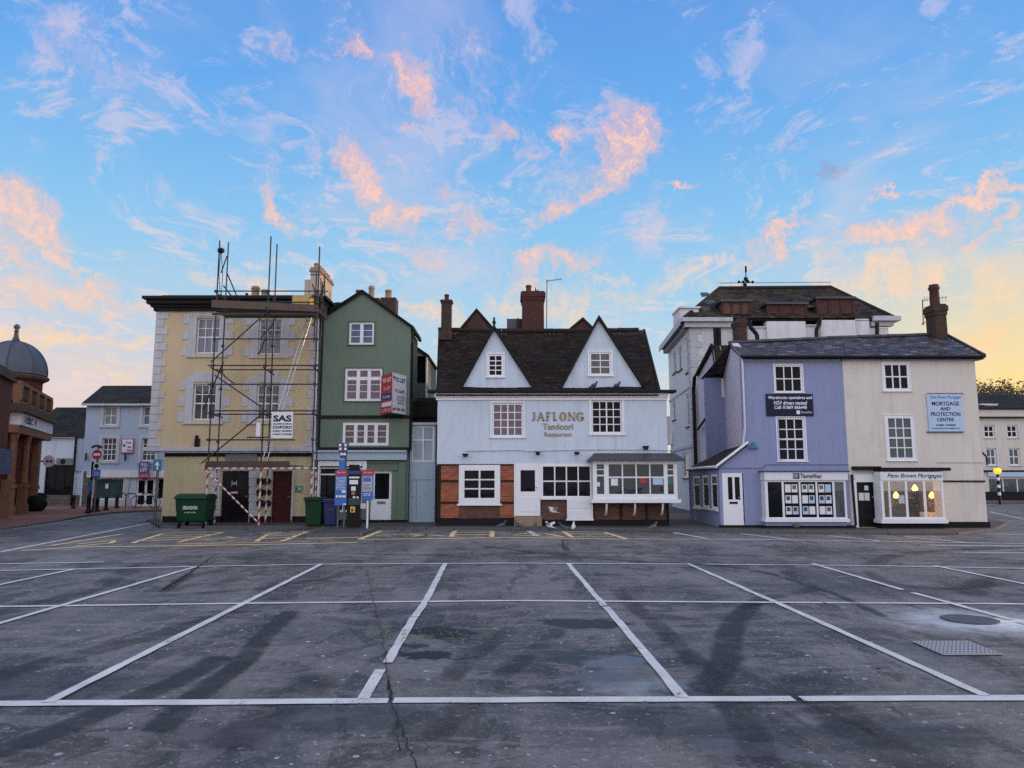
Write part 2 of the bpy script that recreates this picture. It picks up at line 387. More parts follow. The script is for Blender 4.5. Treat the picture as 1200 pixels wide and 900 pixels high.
def brick(name, c1, c2, mort, var=.5, bw=.225, rh=.075, ms=.008, soot=.3, bmp=.6):
    if name in M: return M[name]
    m, t, p = newmat(name); uv = t.node('ShaderNodeTexCoord').outputs['UV']; pos = t.node('ShaderNodeNewGeometry').outputs['Position']
    uvw = t.vm('ADD', uv, t.vm('SCALE', t.node('ShaderNodeTexNoise', {'Vector': uv, 'Scale': 3}).outputs['Color']))
    uvw.node.inputs[1].links[0].from_node.inputs['Scale'].default_value = .014
    br = t.node('ShaderNodeTexBrick', {'Vector': uvw, 'Color1': c1, 'Color2': c2, 'Mortar': mort, 'Scale': 1.0, 'Mortar Size': ms, 'Mortar Smooth': .2, 'Bias': 0.0, 'Brick Width': bw, 'Row Height': rh})
    a = t.noise(pos, 1.1, 6, .62); b = t.noise(t.mapping(pos, scale=(4.4, 4.4, 13)), 1, 3, .5)
    col = t.mix(t.mr(b, .35, .7, 0, var), br.outputs['Color'], sc(c1, .35))
    col = t.mix(t.mr(b, .62, .8, 0, var*.7), col, sc(c2, 1.9))
    col = t.mix(t.mr(a, .45, .68, 0, soot), col, (.03, .027, .025))
    setp(t, p, Base_Color=col, Roughness=.88, Normal=bump(t, t.math('ADD', t.math('MULTIPLY', br.outputs['Fac'], -1), t.math('MULTIPLY', t.noise(pos, 45, 4), .5)), bmp, .012))
    M[name] = m; return m
def tile(name, c1, c2, moss=(.05, .055, .02), mossf=.5, rough=.8, bumps=.5):
    if name in M: return M[name]
    m, t, p = newmat(name); r = t.node('ShaderNodeAttribute', attribute_name='rnd').outputs['Fac']; pos = t.node('ShaderNodeNewGeometry').outputs['Position']
    a = t.noise(pos, .9, 7, .65); b = t.noise(pos, 9, 6, .65)
    mid = t.noise(pos, 2.6, 6, .7)
    col = t.mix(r, c1, c2); col = t.mix(t.mr(mid, .50, .64, 0, .7), col, sc(c1, .5)); col = t.mix(t.mr(mid, .48, .36, 0, .6), col, sc(c2, 1.35)); col = t.mix(t.mr(b, .45, .7, 0, .6), col, sc(c1, .45))
    col = t.mix(t.math('MULTIPLY', t.mr(a, .48, .62), t.mr(b, .35, .6, .2, mossf)), col, moss)
    col = t.mix(t.math('MULTIPLY', t.mr(r, .93, 1, 0, .55), 1.0), col, sc(c2, 2.4))
    setp(t, p, Base_Color=col, Specular_IOR_Level=.22, Roughness=t.mr(r, 0, 1, rough-.15, rough), Normal=bump(t, b, bumps, .01))
    M[name] = m; return m
def glass(name, col, curtain=.0, ccol=(.4, .4, .42), rough=.03, wav=1.0):
    """window glass over a dim room: clear coat reflecting the sky, room / net curtain tone below"""
    if name in M: return M[name]
    m, t, p = newmat(name); uv = t.node('ShaderNodeTexCoord').outputs['UV']; pos = t.node('ShaderNodeNewGeometry').outputs['Position']
    a = t.noise(pos, 1.7, 4, .6); c = col
    c = t.mix(t.mr(a, .35, .65), sc(col, .55), sc(col, 1.25))
    if curtain:
        f = t.noise(t.mapping(uv, scale=(9, .5, 1)), 1.5, 3, .5)
        c = t.mix(t.math('MULTIPLY', t.mr(f, .35, .65, .25, 1), curtain), c, ccol)
    setp(t, p, Base_Color=c, Roughness=.7, Coat_Weight=(.7 if curtain > .45 else .14), Coat_Roughness=rough, Coat_IOR=1.52, Specular_IOR_Level=.04)
    w = t.noise(pos, 1.3*wav, 2, .4)
    t.l.new(bump(t, w, .35, .02), p.inputs['Coat Normal'])
    M[name] = m; return m
def brokenpaint(name, col, thr=.36, rough=.6):
    """road paint worn through to the tarmac"""
    m, t, p = newmat(name); pos = t.node('ShaderNodeNewGeometry').outputs['Position']
    a = t.noise(pos, 2.2, 8, .7); b = t.noise(pos, 38, 6, .75); k = t.math('ADD', t.math('MULTIPLY', a, .45), t.math('MULTIPLY', b, .55))
    setp(t, p, Base_Color=t.mix(t.mr(t.noise(pos, 3, 5), .35, .65), sc(col, .78), col), Roughness=rough, Alpha=t.mr(k, thr, thr+.06), Normal=bump(t, b, .3, .004))
    M[name] = m; return m

# ---- tarmac
def tarmac(name, dark, pale, teal, plum, detail=True):
    m, t, p = newmat(name); pos = t.node('ShaderNodeNewGeometry').outputs['Position']
    sw = t.mapping(pos, rot=(0, 0, R(-24)), scale=(.9, .28, 1)); sw2 = t.mapping(pos, rot=(0, 0, R(38)), scale=(.8, .25, 1))
    a = t.noise(sw, .9, 8, .62, .6); b = t.noise(sw2, 1.1, 8, .6, .8); c = t.noise(pos, .33, 5, .55); d = t.noise(pos, 4.5, 7, .7); g = t.noise(pos, 95, 3, .8); g2 = t.noise(pos, 30, 4, .7)
    k = t.math('ADD', t.math('ADD', t.math('MULTIPLY', a, .42), t.math('MULTIPLY', b, .33)), t.math('MULTIPLY', d, .25))
    col = t.mix(t.mr(k, .44, .57, 0, 1, True), dark, pale)
    hue = t.mix(t.mr(t.noise(t.mapping(pos, rot=(0, 0, R(-24)), scale=(.6, .25, 1), loc=(7, 3, 0)), .8, 5, .6, .5), .44, .56, 0, 1, True), teal, plum)
    col = t.mix(.42, col, hue, 'MIX')
    col = t.mix(t.mr(t.noise(t.mapping(pos, rot=(0, 0, R(12)), scale=(.35, 1.1, 1)), 1.6, 9, .68, 1.2), .52, .66, 0, .6, True), col, sc(pale, 1.25))
    col = t.mix(t.mr(t.noise(t.mapping(pos, rot=(0, 0, R(-50)), scale=(.4, 1.0, 1), loc=(3, 9, 0)), 1.1, 9, .66, 1.0), .54, .66, 0, .7, True), col, sc(dark, .8))
    col = t.mix(t.mr(c, .4, .62, 0, .35), col, sc(pale, 1.15))
    pa_ = t.noise(t.mapping(pos, rot=(0, 0, R(-30)), scale=(.8, .3, 1), loc=(11, 5, 0)), 1.3, 7, .6, 1.6); col = t.mix(t.mr(pa_, .53, .555, 0, .6), col, sc(dark, .85)); pb_ = t.noise(t.mapping(pos, rot=(0, 0, R(8)), scale=(.35, .9, 1), loc=(1, 8, 0)), 1.5, 7, .6, 1.8); col = t.mix(t.mr(pb_, .54, .565, 0, .5), col, sc(pale, 1.0))
    # the coarse aggregate
    col = t.mix(t.mr(g, .32, .6, .75, 0), col, (.010, .010, .011)); col = t.mix(t.mr(t.noise(pos, 11, 6, .75), .52, .66, 0, .45), col, sc(dark, .7)); col = t.mix(t.mr(t.noise(pos, 17, 6, .75), .54, .68, 0, .5), col, sc(pale, 1.5))
    col = t.mix(t.mr(g2, .56, .74, 0, .5), col, (.26, .25, .245))
    rough = t.mr(k, .35, .65, .48, .72)
    if detail:
        # chewing gum and bird droppings
        for scl, thr, rt, cc in ((2.3, .012, .25, (.50, .50, .52)), (5.2, .009, .35, (.40, .40, .42)), (3.4, .012, .3, (.55, .55, .56)), (9.0, .006, .45, (.5, .5, .5))):
            vn = t.node('ShaderNodeTexVoronoi', {'Vector': t.vm('ADD', pos, t.vm('SCALE', t.node('ShaderNodeTexNoise', {'Vector': pos, 'Scale': 12.0}).outputs['Color'])), 'Scale': scl}, voronoi_dimensions='2D')
            vn.inputs['Vector'].links[0].from_node.inputs[1].links[0].from_node.inputs['Scale'].default_value = .035
            rr = t.node('ShaderNodeSeparateXYZ', {0: vn.outputs['Color']}).outputs
            size = t.math('MULTIPLY', t.math('POWER', rr[1], 2.5), thr*scl*2.0)
            hit = t.math('MULTIPLY', t.math('LESS_THAN', vn.outputs['Distance'], size), t.math('GREATER_THAN', rr[0], rt))
            hit = t.math('MULTIPLY', hit, t.mr(t.noise(pos, .8, 4), .38, .52))
            col = t.mix(t.math('MULTIPLY', hit, .75), col, cc)
        # stains and pale patches with shapes of their own: (px,py, half-length m, half-width m, angle, tone, amount, soft)
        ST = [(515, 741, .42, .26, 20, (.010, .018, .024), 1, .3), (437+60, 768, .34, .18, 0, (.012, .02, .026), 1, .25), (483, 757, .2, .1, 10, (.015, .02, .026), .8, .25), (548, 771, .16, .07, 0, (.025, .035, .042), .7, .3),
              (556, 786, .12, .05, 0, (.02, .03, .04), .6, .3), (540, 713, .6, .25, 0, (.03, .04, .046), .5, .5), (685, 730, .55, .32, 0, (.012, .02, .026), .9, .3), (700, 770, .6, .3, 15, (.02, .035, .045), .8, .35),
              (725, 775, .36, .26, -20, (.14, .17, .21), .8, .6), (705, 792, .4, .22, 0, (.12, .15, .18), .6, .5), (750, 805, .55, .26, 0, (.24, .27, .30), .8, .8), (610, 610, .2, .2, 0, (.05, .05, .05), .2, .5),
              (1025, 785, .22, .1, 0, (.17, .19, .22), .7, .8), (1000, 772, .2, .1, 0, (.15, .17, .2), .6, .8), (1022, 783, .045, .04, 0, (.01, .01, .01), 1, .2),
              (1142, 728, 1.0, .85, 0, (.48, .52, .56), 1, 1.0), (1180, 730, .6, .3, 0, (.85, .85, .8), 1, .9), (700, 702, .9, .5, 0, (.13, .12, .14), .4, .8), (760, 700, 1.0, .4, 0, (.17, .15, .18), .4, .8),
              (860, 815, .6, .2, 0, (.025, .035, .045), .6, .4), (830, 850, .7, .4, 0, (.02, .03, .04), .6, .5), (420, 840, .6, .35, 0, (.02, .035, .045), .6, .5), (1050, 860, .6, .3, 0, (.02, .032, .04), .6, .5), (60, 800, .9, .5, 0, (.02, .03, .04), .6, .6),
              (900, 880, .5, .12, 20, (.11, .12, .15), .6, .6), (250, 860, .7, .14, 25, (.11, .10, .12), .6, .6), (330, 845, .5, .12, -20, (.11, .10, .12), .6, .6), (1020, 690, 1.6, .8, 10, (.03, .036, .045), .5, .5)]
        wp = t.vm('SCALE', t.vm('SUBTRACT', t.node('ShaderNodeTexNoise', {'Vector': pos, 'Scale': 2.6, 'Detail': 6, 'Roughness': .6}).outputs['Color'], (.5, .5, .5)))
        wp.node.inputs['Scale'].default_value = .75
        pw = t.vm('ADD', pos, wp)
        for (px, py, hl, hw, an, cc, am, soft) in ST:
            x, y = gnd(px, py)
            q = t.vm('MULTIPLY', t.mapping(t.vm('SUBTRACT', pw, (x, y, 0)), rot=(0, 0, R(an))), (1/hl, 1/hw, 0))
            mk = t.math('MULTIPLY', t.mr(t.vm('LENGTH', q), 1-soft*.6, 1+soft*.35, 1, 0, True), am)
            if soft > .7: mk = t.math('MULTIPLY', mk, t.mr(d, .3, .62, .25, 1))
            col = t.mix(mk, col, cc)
    h = t.math('ADD', t.math('ADD', t.math('MULTIPLY', g, .5), t.math('MULTIPLY', g2, .35)), t.math('MULTIPLY', k, 2.2))
    setp(t, p, Base_Color=col, Roughness=rough, Specular_IOR_Level=.3, Normal=bump(t, h, .7, .012))
    M[name] = m; return m
TD, TP, TT, TL = (.034, .037, .041), (.255, .24, .24), (.046, .060, .066), (.165, .14, .142)
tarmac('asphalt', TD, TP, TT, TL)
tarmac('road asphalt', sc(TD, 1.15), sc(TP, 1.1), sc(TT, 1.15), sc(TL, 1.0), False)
def decal(name, col, amt, ns=3.0, rough=.6, thr=.4):
    m, t, p = newmat(name); pos = t.node('ShaderNodeNewGeometry').outputs['Position']; uv = t.node('ShaderNodeAttribute', attribute_name='edge').outputs['Fac']
    k = t.math('ADD', t.noise(pos, ns, 7, .65), t.math('MULTIPLY', t.noise(pos, 40, 4, .7), .35))
    a = t.math('MULTIPLY', t.mr(k, thr, thr+.28, 0, amt), t.mr(uv, 0, .5, 0, 1, True))
    setp(t, p, Base_Color=col, Roughness=rough, Alpha=a); M[name] = m; return m
decal('tyre mark', (.018, .024, .028), .8, 2.2, thr=.46)
decal('faint tyre mark', (.02, .02, .026), .5, 1.4, thr=.52)
brokenpaint('white road paint', (.66, .66, .66), .375)
brokenpaint('worn white road paint', (.62, .62, .63), .40)
brokenpaint('yellow road paint', (.80, .62, .30), .34)
m, t, p = newmat('crack'); setp(t, p, Base_Color=(.008, .008, .009), Roughness=.95); M['crack'] = m
def paving(name, c1, c2, mort, bw, rh, ms=.008):
    return brick(name, c1, c2, mort, .3, bw, rh, ms, .35, .35)
paving('slab paving', (.055, .052, .055), (.072, .068, .07), (.025, .025, .025), .6, .45)
paving('red block paving', (.24, .095, .07), (.31, .13, .10), (.1, .06, .05), .2, .1)
paint('kerb stone', (.10, .096, .096), .85, .6, bmp=.5)
# ---- building finishes
paint('cream stucco', (.57, .455, .28), .85, .3, bmp=.45); paint('cream ground floor', (.52, .45, .27), .85, .4, bmp=.45)
paint('white stone', (.50, .51, .54), .8, .45); paint('black paint', (.012, .012, .014), .55, .3); paint('black plinth', (.014, .013, .014), .75, .5, bmp=.5)
paint('green render', (.138, .188, .138), .8, .3, bmp=.45); paint('dark green', (.06, .12, .07), .6, .3)
paint('pale blue paint', (.36, .47, .56), .6, .35); paint('white paint', (.76, .77, .80), .45, .22, bmp=.1)
paint('white render', (.56, .64, .73), .8, .3, bmp=.5); paint('lilac render', (.25, .285, .455), .85, .3, bmp=.5); paint('skylit pale lilac render', (.66, .61, .72), .85, .5, bmp=.5)  # pale lilac also carries left-sky light in its colour, for the side walls
paint('warm grey render', (.66, .61, .54), .85, .3, bmp=.5); paint('old white render', (.68, .69, .70), .8, .45); paint('blue grey render', (.36, .44, .55), .8, .3)
paint('grey beige render', (.46, .39, .32), .8, .3); paint('grey trim', (.45, .47, .52), .6, .3)  # chimney render is one even grey-beige base colour
paint('dark timber', (.022, .018, .016), .8, .5); paint('lead', (.055, .062, .075), .45, .5, bmp=.3, metal=.3); paint('dome lead', (.075, .09, .115), .5, .6, gs=.9, metal=.2)
paint('sandstone', (.22, .098, .05), .85, .6, bmp=.5); paint('dark sandstone', (.08, .045, .028), .85, .7, bmp=.5); paint('ridge tile', (.035, .025, .022), .85, .5)
paint('oxblood paint', (.055, .008, .009), .4, .3); paint('black gloss', (.010, .010, .012), .25, .2); paint('grey board', (.16, .17, .18), .6, .3)
brick('orange brick', (.44, .10, .035), (.28, .05, .022), (.30, .20, .14), .6, ms=.010, soot=.3)
brick('brown brick', (.12, .045, .03), (.20, .08, .045), (.15, .115, .09), .7, ms=.010, soot=.5)
brick('dark red brick', (.12, .026, .02), (.085, .02, .018), (.045, .03, .028), .5, soot=.45)
brick('mauve brick', (.11, .04, .028), (.06, .024, .018), (.08, .06, .05), .6, soot=.3)
brick('bank brick', (.17, .026, .016), (.11, .018, .012), (.05, .02, .015), .4, soot=.3)
brick('stone rubble', (.17, .15, .12), (.11, .10, .085), (.06, .055, .05), .5, .4, .22, .015)
brick('sooty brick', (.05, .026, .018), (.085, .042, .026), (.06, .048, .036), .6, soot=.5)
tile('clay tile', (.006, .004, .004), (.036, .020, .015), (.035, .032, .012)); tile('slate', (.022, .019, .024), (.12, .108, .118), (.04, .04, .03), .35, .62)
tile('mossy tile', (.010, .008, .008), (.07, .048, .04), (.07, .07, .022), .95); tile('dark tile', (.009, .008, .008), (.024, .020, .020))
glass('dark glass', (.008, .009, .012)); glass('bay glass', (.014, .022, .026), .5, (.04, .06, .065)); glass('sash glass', (.07, .085, .11), .75, (.22, .26, .32)); glass('pink glass', (.10, .06, .09), .5, (.18, .13, .17))
glass('blue glass', (.10, .125, .19), .4, (.16, .2, .3)); glass('teal glass', (.035, .06, .066), .6, (.07, .11, .125)); glass('warm dim glass', (.055, .035, .045), .6, (.14, .085, .10)); glass('frosted glass', (.26, .33, .38), .6, (.34, .42, .48), .2)
glass('grey glass', (.05, .055, .06), .7, (.12, .13, .13))
paint('galvanised steel', (.13, .135, .15), .45, .6, metal=.7, bmp=.1); paint('dull steel', (.040, .043, .050), .6, .7, metal=.4, bmp=.2)
paint('scaffold board', (.11, .078, .058), .85, .6, bmp=.5); paint('dark scaffold board', (.085, .05, .035), .85, .6, bmp=.5)
m, t, p = newmat('striped tape'); ps = t.node('ShaderNodeNewGeometry').outputs['Position']; fq = t.math('FRACT', t.math('MULTIPLY', t.vm('DOT_PRODUCT', ps, (1, .3, -.8)), 3.6)); setp(t, p, Base_Color=t.mix(t.math('GREATER_THAN', fq, .58), (.55, .53, .55), (.36, .05, .05)), Roughness=.4); M['striped tape'] = m
paint('red plastic tape', (.45, .05, .05), .4, .3); paint('white plastic tape', (.6, .6, .62), .4, .4); paint('aluminium', (.5, .52, .55), .35, .3, metal=.8)
paint('green plastic', (.010, .05, .022), .42, .3, bmp=.1); paint('navy plastic', (.016, .022, .12), .42, .3, bmp=.1); paint('rubber', (.012, .012, .012), .8, .3)
paint('sign blue', (.025, .13, .42), .45, .2, bmp=.05); paint('deep blue', (.012, .028, .13), .4, .2, bmp=.05); paint('sign red', (.42, .02, .03), .45, .2, bmp=.05); paint('sign white', (.72, .73, .76), .5, .25, bmp=.05)
paint('lettering dark', (.02, .025, .05), .6, .1); paint('lettering white', (.75, .76, .8), .6, .1); paint('gilt letters', (.30, .225, .115), .5, .3); paint('gilt shadow', (.10, .10, .12), .7, .1)
paint('sign pale blue', (.42, .55, .72), .5, .2, bmp=.05); paint('sign magenta', (.42, .03, .18), .5, .2); paint('sign violet', (.12, .09, .26), .5, .2); paint('sign green', (.01, .17, .09), .5, .2); paint('sign yellow', (.6, .42, .04), .5, .2)
paint('sign navy', (.014, .016, .045), .5, .2); paint('sign teal blue', (.03, .17, .28), .5, .2); paint('yellow foam', (.52, .38, .12), .7, .3); paint('stone buff', (.28, .20, .13), .85, .6)
def MT(n): return M[n]
# ------------------------------------------------------------------ shared builders
def rect(F, px, d=0.0):
    x0, y0, x1, y1 = px; my = (y0+y1)/2; mx = (x0+x1)/2
    return (F.hit(x0, my, d)[0], F.hit(mx, y1, d)[1], F.hit(x1, my, d)[0], F.hit(mx, y0, d)[1])
def hole(F, px, g=0.0):
    a, b, c, d = rect(F, px); return [(a-g, b-g), (c+g, b-g), (c+g, d+g), (a-g, d+g)]
def window(F, parent, px, cols, rows, mat='dark glass', d=.06, fw=.05, bar=.024, hc=(), hr=(), hw=.055, frame='white paint', name='window', dep=.07, sill=None, surround=None, label=None):
    u0, z0, u1, z1 = rect(F, px); b = MB(F); e = .004
    b.box(u0-e, u0+fw, d, d+dep, z0-e, z1+e); b.box(u1-fw, u1+e, d, d+dep, z0-e, z1+e)
    b.box(u0+fw, u1-fw, d+.002, d+dep, z0-e, z0+fw); b.box(u0+fw, u1-fw, d+.002, d+dep, z1-fw, z1+e)
    iu0, iu1, iz0, iz1 = u0+fw, u1-fw, z0+fw, z1-fw
    cf = [i/cols for i in range(1, cols)] if isinstance(cols, int) else cols
    rf = [i/rows for i in range(1, rows)] if isinstance(rows, int) else rows
    for i, c in enumerate(cf):
        w = (hw if i in hc else bar)/2; x = iu0+(iu1-iu0)*c; b.box(x-w, x+w, d+(.006 if i in hc else .012), d+.055, iz0, iz1)
    for i, c in enumerate(rf):
        w = (hw if i in hr else bar)/2; x = iz0+(iz1-iz0)*c; b.box(iu0, iu1, d+(.008 if i in hr else .015), d+.054, x-w, x+w)
    o = b.build(name, MT(frame), parent)
    if label: o['label'] = label
    MB(F).box(iu0-.01, iu1+.01, d+.036, d+.044, iz0-.01, iz1+.01).build('pane', MT(mat), o)
    if sill: MB(F).box(u0-.06, u1+.06, -.07, d+.01, z0-.07, z0-.005).build('sill', MT(sill), o)
    if surround:
        w, m_, pr = surround; s = MB(F)
        s.box(u0-w, u0+.002, -pr, .02, z0-.003, z1+w); s.box(u1-.002, u1+w, -pr, .02, z0-.003, z1+w)
        s.box(u0+.002, u1-.002, -pr, .02, z1-.002, z1+w); s.box(u0-w-.03, u1+w+.03, -pr-.03, .02, z0-w*.8, z0-.003)
        s.build('surround', MT(m_), o)
    return o
def textbox(string, F, px, mat, parent, d=-.02, name='lettering', d1=.006, bold=0.0, shear=0.0):
    cu = bpy.data.curves.new('text', 'FONT'); cu.body = string; cu.size = 1; cu.extrude = 0; cu.offset = bold; cu.shear = shear; cu.resolution_u = 3
    cu.align_x = 'CENTER'; cu.space_line = 1.0
    ob = bpy.data.objects.new('text', cu); S.collection.objects.link(ob); bpy.context.view_layer.update()
    dg = bpy.context.evaluated_depsgraph_get(); me = bpy.data.meshes.new_from_object(ob.evaluated_get(dg))
    vs = [v.co.copy() for v in me.vertices]; fs = [tuple(p.vertices) for p in me.polygons]
    bpy.data.objects.remove(ob); bpy.data.curves.remove(cu); bpy.data.meshes.remove(me)
    u0, z0, u1, z1 = rect(F, px, d)
    x0, x1 = min(v.x for v in vs), max(v.x for v in vs); y0, y1 = min(v.y for v in vs), max(v.y for v in vs)
    P = [F.w(u0+(v.x-x0)/(x1-x0)*(u1-u0), d, z0+(v.y-y0)/(y1-y0)*(z1-z0)) for v in vs]
    b = MB(F); b.add(P, fs)
    # give the letters an edge: outline sides
    from collections import Counter
    ed = Counter(); di = {}
    for f in fs:
        for i in range(len(f)):
            e = (f[i], f[(i+1) % len(f)]); ed[frozenset(e)] += 1; di[frozenset(e)] = e
    off = F.D*d1; bb = [di[k] for k, c in ed.items() if c == 1]
    pts = []; fcs = []
    for a, c in bb:
        n = len(pts); pts += [P[a], P[c], P[c]+off, P[a]+off]; fcs.append((n, n+3, n+2, n+1))
    b.add(pts, fcs)
    return b.build(name, MT(mat), parent)
def squiggle(F, px, mat, parent, d=-.02, lines=3, seed=1):
    """lines of print too small to read in the photograph: rows of short dashes"""
    rr = random.Random(seed); u0, z0, u1, z1 = rect(F, px, d); b = MB(F); h = (z1-z0)/lines
    for k in range(lines):
        u = u0; z = z1-(k+.5)*h
        while u < u1:
            w = rr.uniform(.5, 2.2)*h*.6; b.box(u, min(u1, u+w), d, d+.004, z-h*.2, z+h*.2); u += w+h*.35
    return b.build('small_print', MT(mat), parent)
def solid_roof(F, parent, poly_uz, d0, d1, mat): return MB(F).prism(poly_uz, d0, d1).build('roof', MT(mat), parent)
def pot(parent, x, y, z0, z1, r, mat='stone buff', n=12):
    h = z1-z0
    return MB().lathe((x, y, z0), [(r*1.15, 0), (r*1.1, h*.08), (r*.95, h*.12), (r*.86, h*.75), (r*1.05, h*.8), (r*1.08, h*.88), (r*.9, h*.9), (r*.9, h)], n).build('chimney_pot', MT(mat), parent)
def stack(parent, px, Y, dep, mat, capm=None, corb=.06, cap=.18, name='chimney'):
    F = YF(Y); u0, z0, u1, z1 = rect(F, px); b = MB(F).box(u0, u1, 0, dep, z0, z1-cap)
    o = b.build(name, MT(mat), parent)
    MB(F).box(u0-corb*.5, u1+corb*.5, -corb*.5, dep+corb*.5, z1-cap+.001, z1-cap*.66).box(u0-corb, u1+corb, -corb, dep+corb, z1-cap*.66+.001, z1-cap*.15).box(u0-corb*.3, u1+corb*.3, -corb*.3, dep+corb*.3, z1-cap*.15+.001, z1).build('chimney_cap', MT(capm or mat), o)
    return o, (u0, u1, Y, Y+dep, z1)
def bulb(parent, F, px, d=-.18, mat='black paint', name='wall_lamp'):
    u0, z0, u1, z1 = rect(F, px, d); b = MB(F); c = (u0+u1)/2
    b.prism([(u0, z1), (u0+.05, z0), (u1-.05, z0), (u1, z1)], d-.06, d+.06); b.box(c-.02, c+.02, d+.06, .02, z1-.06, z1-.02)
    return b.build(name, MT(mat), parent)
def bld(name, F, px, label, group=None, cat='building'):
    u, z = F.hit(*px); p = F.w(u, 0, 0); return thing(name, (p.x, p.y, 0), label, cat, group)
def ribbon(pts, w, z, mat, name, jag=0.0, parent=None, seg=.25, edge=False, rnd=None, w1=None):
    rr = rnd or random.Random(len(pts)*31+int(abs(pts[0][0])*97)); P = [Vector((a, b, 0)) for a, b in pts]; Q = [P[0]]
    for a, b in zip(P[:-1], P[1:]):
        n = max(1, int((b-a).length/seg))
        for i in range(1, n+1): Q.append(a.lerp(b, i/n))
    me = bpy.data.meshes.new(name); V = []; Fc = []; E = []
    L = len(Q)
    for i, q in enumerate(Q):
        tn = (Q[min(i+1, L-1)]-Q[max(i-1, 0)]).normalized(); n = Vector((-tn.y, tn.x, 0)); ww = w if w1 is None else w+(w1-w)*i/(L-1)
        j = [rr.uniform(-jag, jag) for _ in range(2)]
        endf = min(1, min(i, L-1-i)/3) if edge else 1
        V += [q+n*(ww/2+j[0]), q+n*(j[0]+j[1])*.3, q-n*(ww/2+j[1])]; E += [0, endf, 0]
        if i: k = 3*i; Fc += [(k-3, k-2, k+1, k), (k-2, k-1, k+2, k+1)]
    root = Vector((P[0].x, P[0].y, 0)); 
    V = [v-root+Vector((0, 0, z)) for v in V]
    me.from_pydata([tuple(v) for v in V], [], [f[::-1] for f in Fc])
    a = me.attributes.new('edge', 'FLOAT', 'POINT')
    for i, e in enumerate(E): a.data[i].value = e
    me.materials.append(MT(mat)); o = bpy.data.objects.new(name, me); S.collection.objects.link(o)
    o.location = root
    if parent: o.parent = parent
    LOC[o.name] = root
    return o
def sheet(poly, z, mat, name, sub=0):
    me = bpy.data.meshes.new(name)
    tr = tessellate_polygon([[Vector((a, b, 0)) for a, b in poly]])
    F_ = []
    for q in tr:
        a, b, c = [poly[i] for i in q]; cr = (b[0]-a[0])*(c[1]-a[1])-(c[0]-a[0])*(b[1]-a[1]); F_.append(tuple(q) if cr > 0 else tuple(q[::-1]))
    me.from_pydata([(a, b, z) for a, b in poly], [], F_)
    uv = me.uv_layers.new(name='UVMap')
    for l in me.loops: uv.data[l.index].uv = me.vertices[l.vertex_index].co.xy
    me.materials.append(MT(mat)); o = bpy.data.objects.new(name, me); S.collection.objects.link(o); return struct(o)
def raised(poly, z, mat, name, kerbm='kerb stone', edges=()):
    """pavement: a slab with kerb stones along the given edges"""
    b = MB(); a = sum(poly[i][0]*poly[(i+1) % len(poly)][1]-poly[(i+1) % len(poly)][0]*poly[i][1] for i in range(len(poly)))
    pp = poly if a > 0 else poly[::-1]
    b.slab([(x, y, z) for x, y in pp], z+.05); o = struct(b.build(name, MT(mat)))
    return o
def kerb(pts, z=.085, w=.14, name='kerb'):
    b = MB(); rr = random.Random(3); P = [Vector((x, y, 0)) for x, y in pts]
    for a, c in zip(P[:-1], P[1:]):
        L = (c-a).length; n = max(1, int(L/.9)); tn = (c-a).normalized(); nn = Vector((-tn.y, tn.x, 0))
        for i in range(n):
            s0 = a.lerp(c, i/n)+tn*.006; s1 = a.lerp(c, (i+1)/n)-tn*.006; h = z+.006+rr.uniform(-.003, .003)
            b.slab([s0-nn*w/2+Vector((0, 0, h)), s1-nn*w/2+Vector((0, 0, h)), s1+nn*w/2+Vector((0, 0, h)), s0+nn*w/2+Vector((0, 0, h))], h+.04)
    return struct(b.build(name, MT('kerb stone'), bevel=.012))

# ------------------------------------------------------------------ ground, roads, pavements
sheet([(-260, -60), (260, -60), (260, 300), (-260, 300)], 0, 'asphalt', 'ground')
sheet([(-60, 15.6), (-15, 15.3), (0, 14.9), (15, 15), (60, 15.5), (60, 24.2), (-60, 24.2)], .004, 'road asphalt', 'road')
# pavement in front of the row (behind a low kerb)
KY = [(-13.3, 24.6), (-9.7, 24.55)]
pv = [gnd(188, 619), gnd(355, 619), gnd(500, 621), gnd(700, 622), gnd(800, 623), gnd(900, 625), gnd(1040, 627), gnd(1120, 627), gnd(1165, 622), gnd(1180, 614)]
pav_poly = pv+[(21.5, 38), (15.1, 52), (9, 52), (-14.6, 30)]
raised(pav_poly, .075, 'slab paving', 'pavement')
kerb(pv, .078)
# build-out with the parking machine, curved ends
bo = [gnd(359, 629), gnd(366, 625.5), gnd(376, 621.5), gnd(381, 619.6), gnd(441, 619.6), gnd(437, 622), gnd(428, 625.5), gnd(419, 628.3)]
raised(bo, .07, 'slab paving', 'pavement'); kerb([bo[0], bo[1], bo[2], bo[3]], .074, .12); kerb([bo[0], bo[7], bo[6], bo[5], bo[4]], .074, .14)
# far side of the side street: footway in red block paving
fk = [gnd(-90, 636), gnd(0, 622), gnd(60, 613), gnd(100, 605.5), gnd(130, 602), gnd(160, 600.2), gnd(185, 599), gnd(230, 598)]
raised(fk+[(-10, 50), (-60, 60), (-60, 26)], .08, 'red block paving', 'pavement'); kerb(fk, .083)
# carriageway of the street on the right
raised([(14, 54), (60, 49), (60, 62), (14, 62)], .1, 'slab paving', 'pavement'); kerb([(14, 54), (60, 49)], .105)

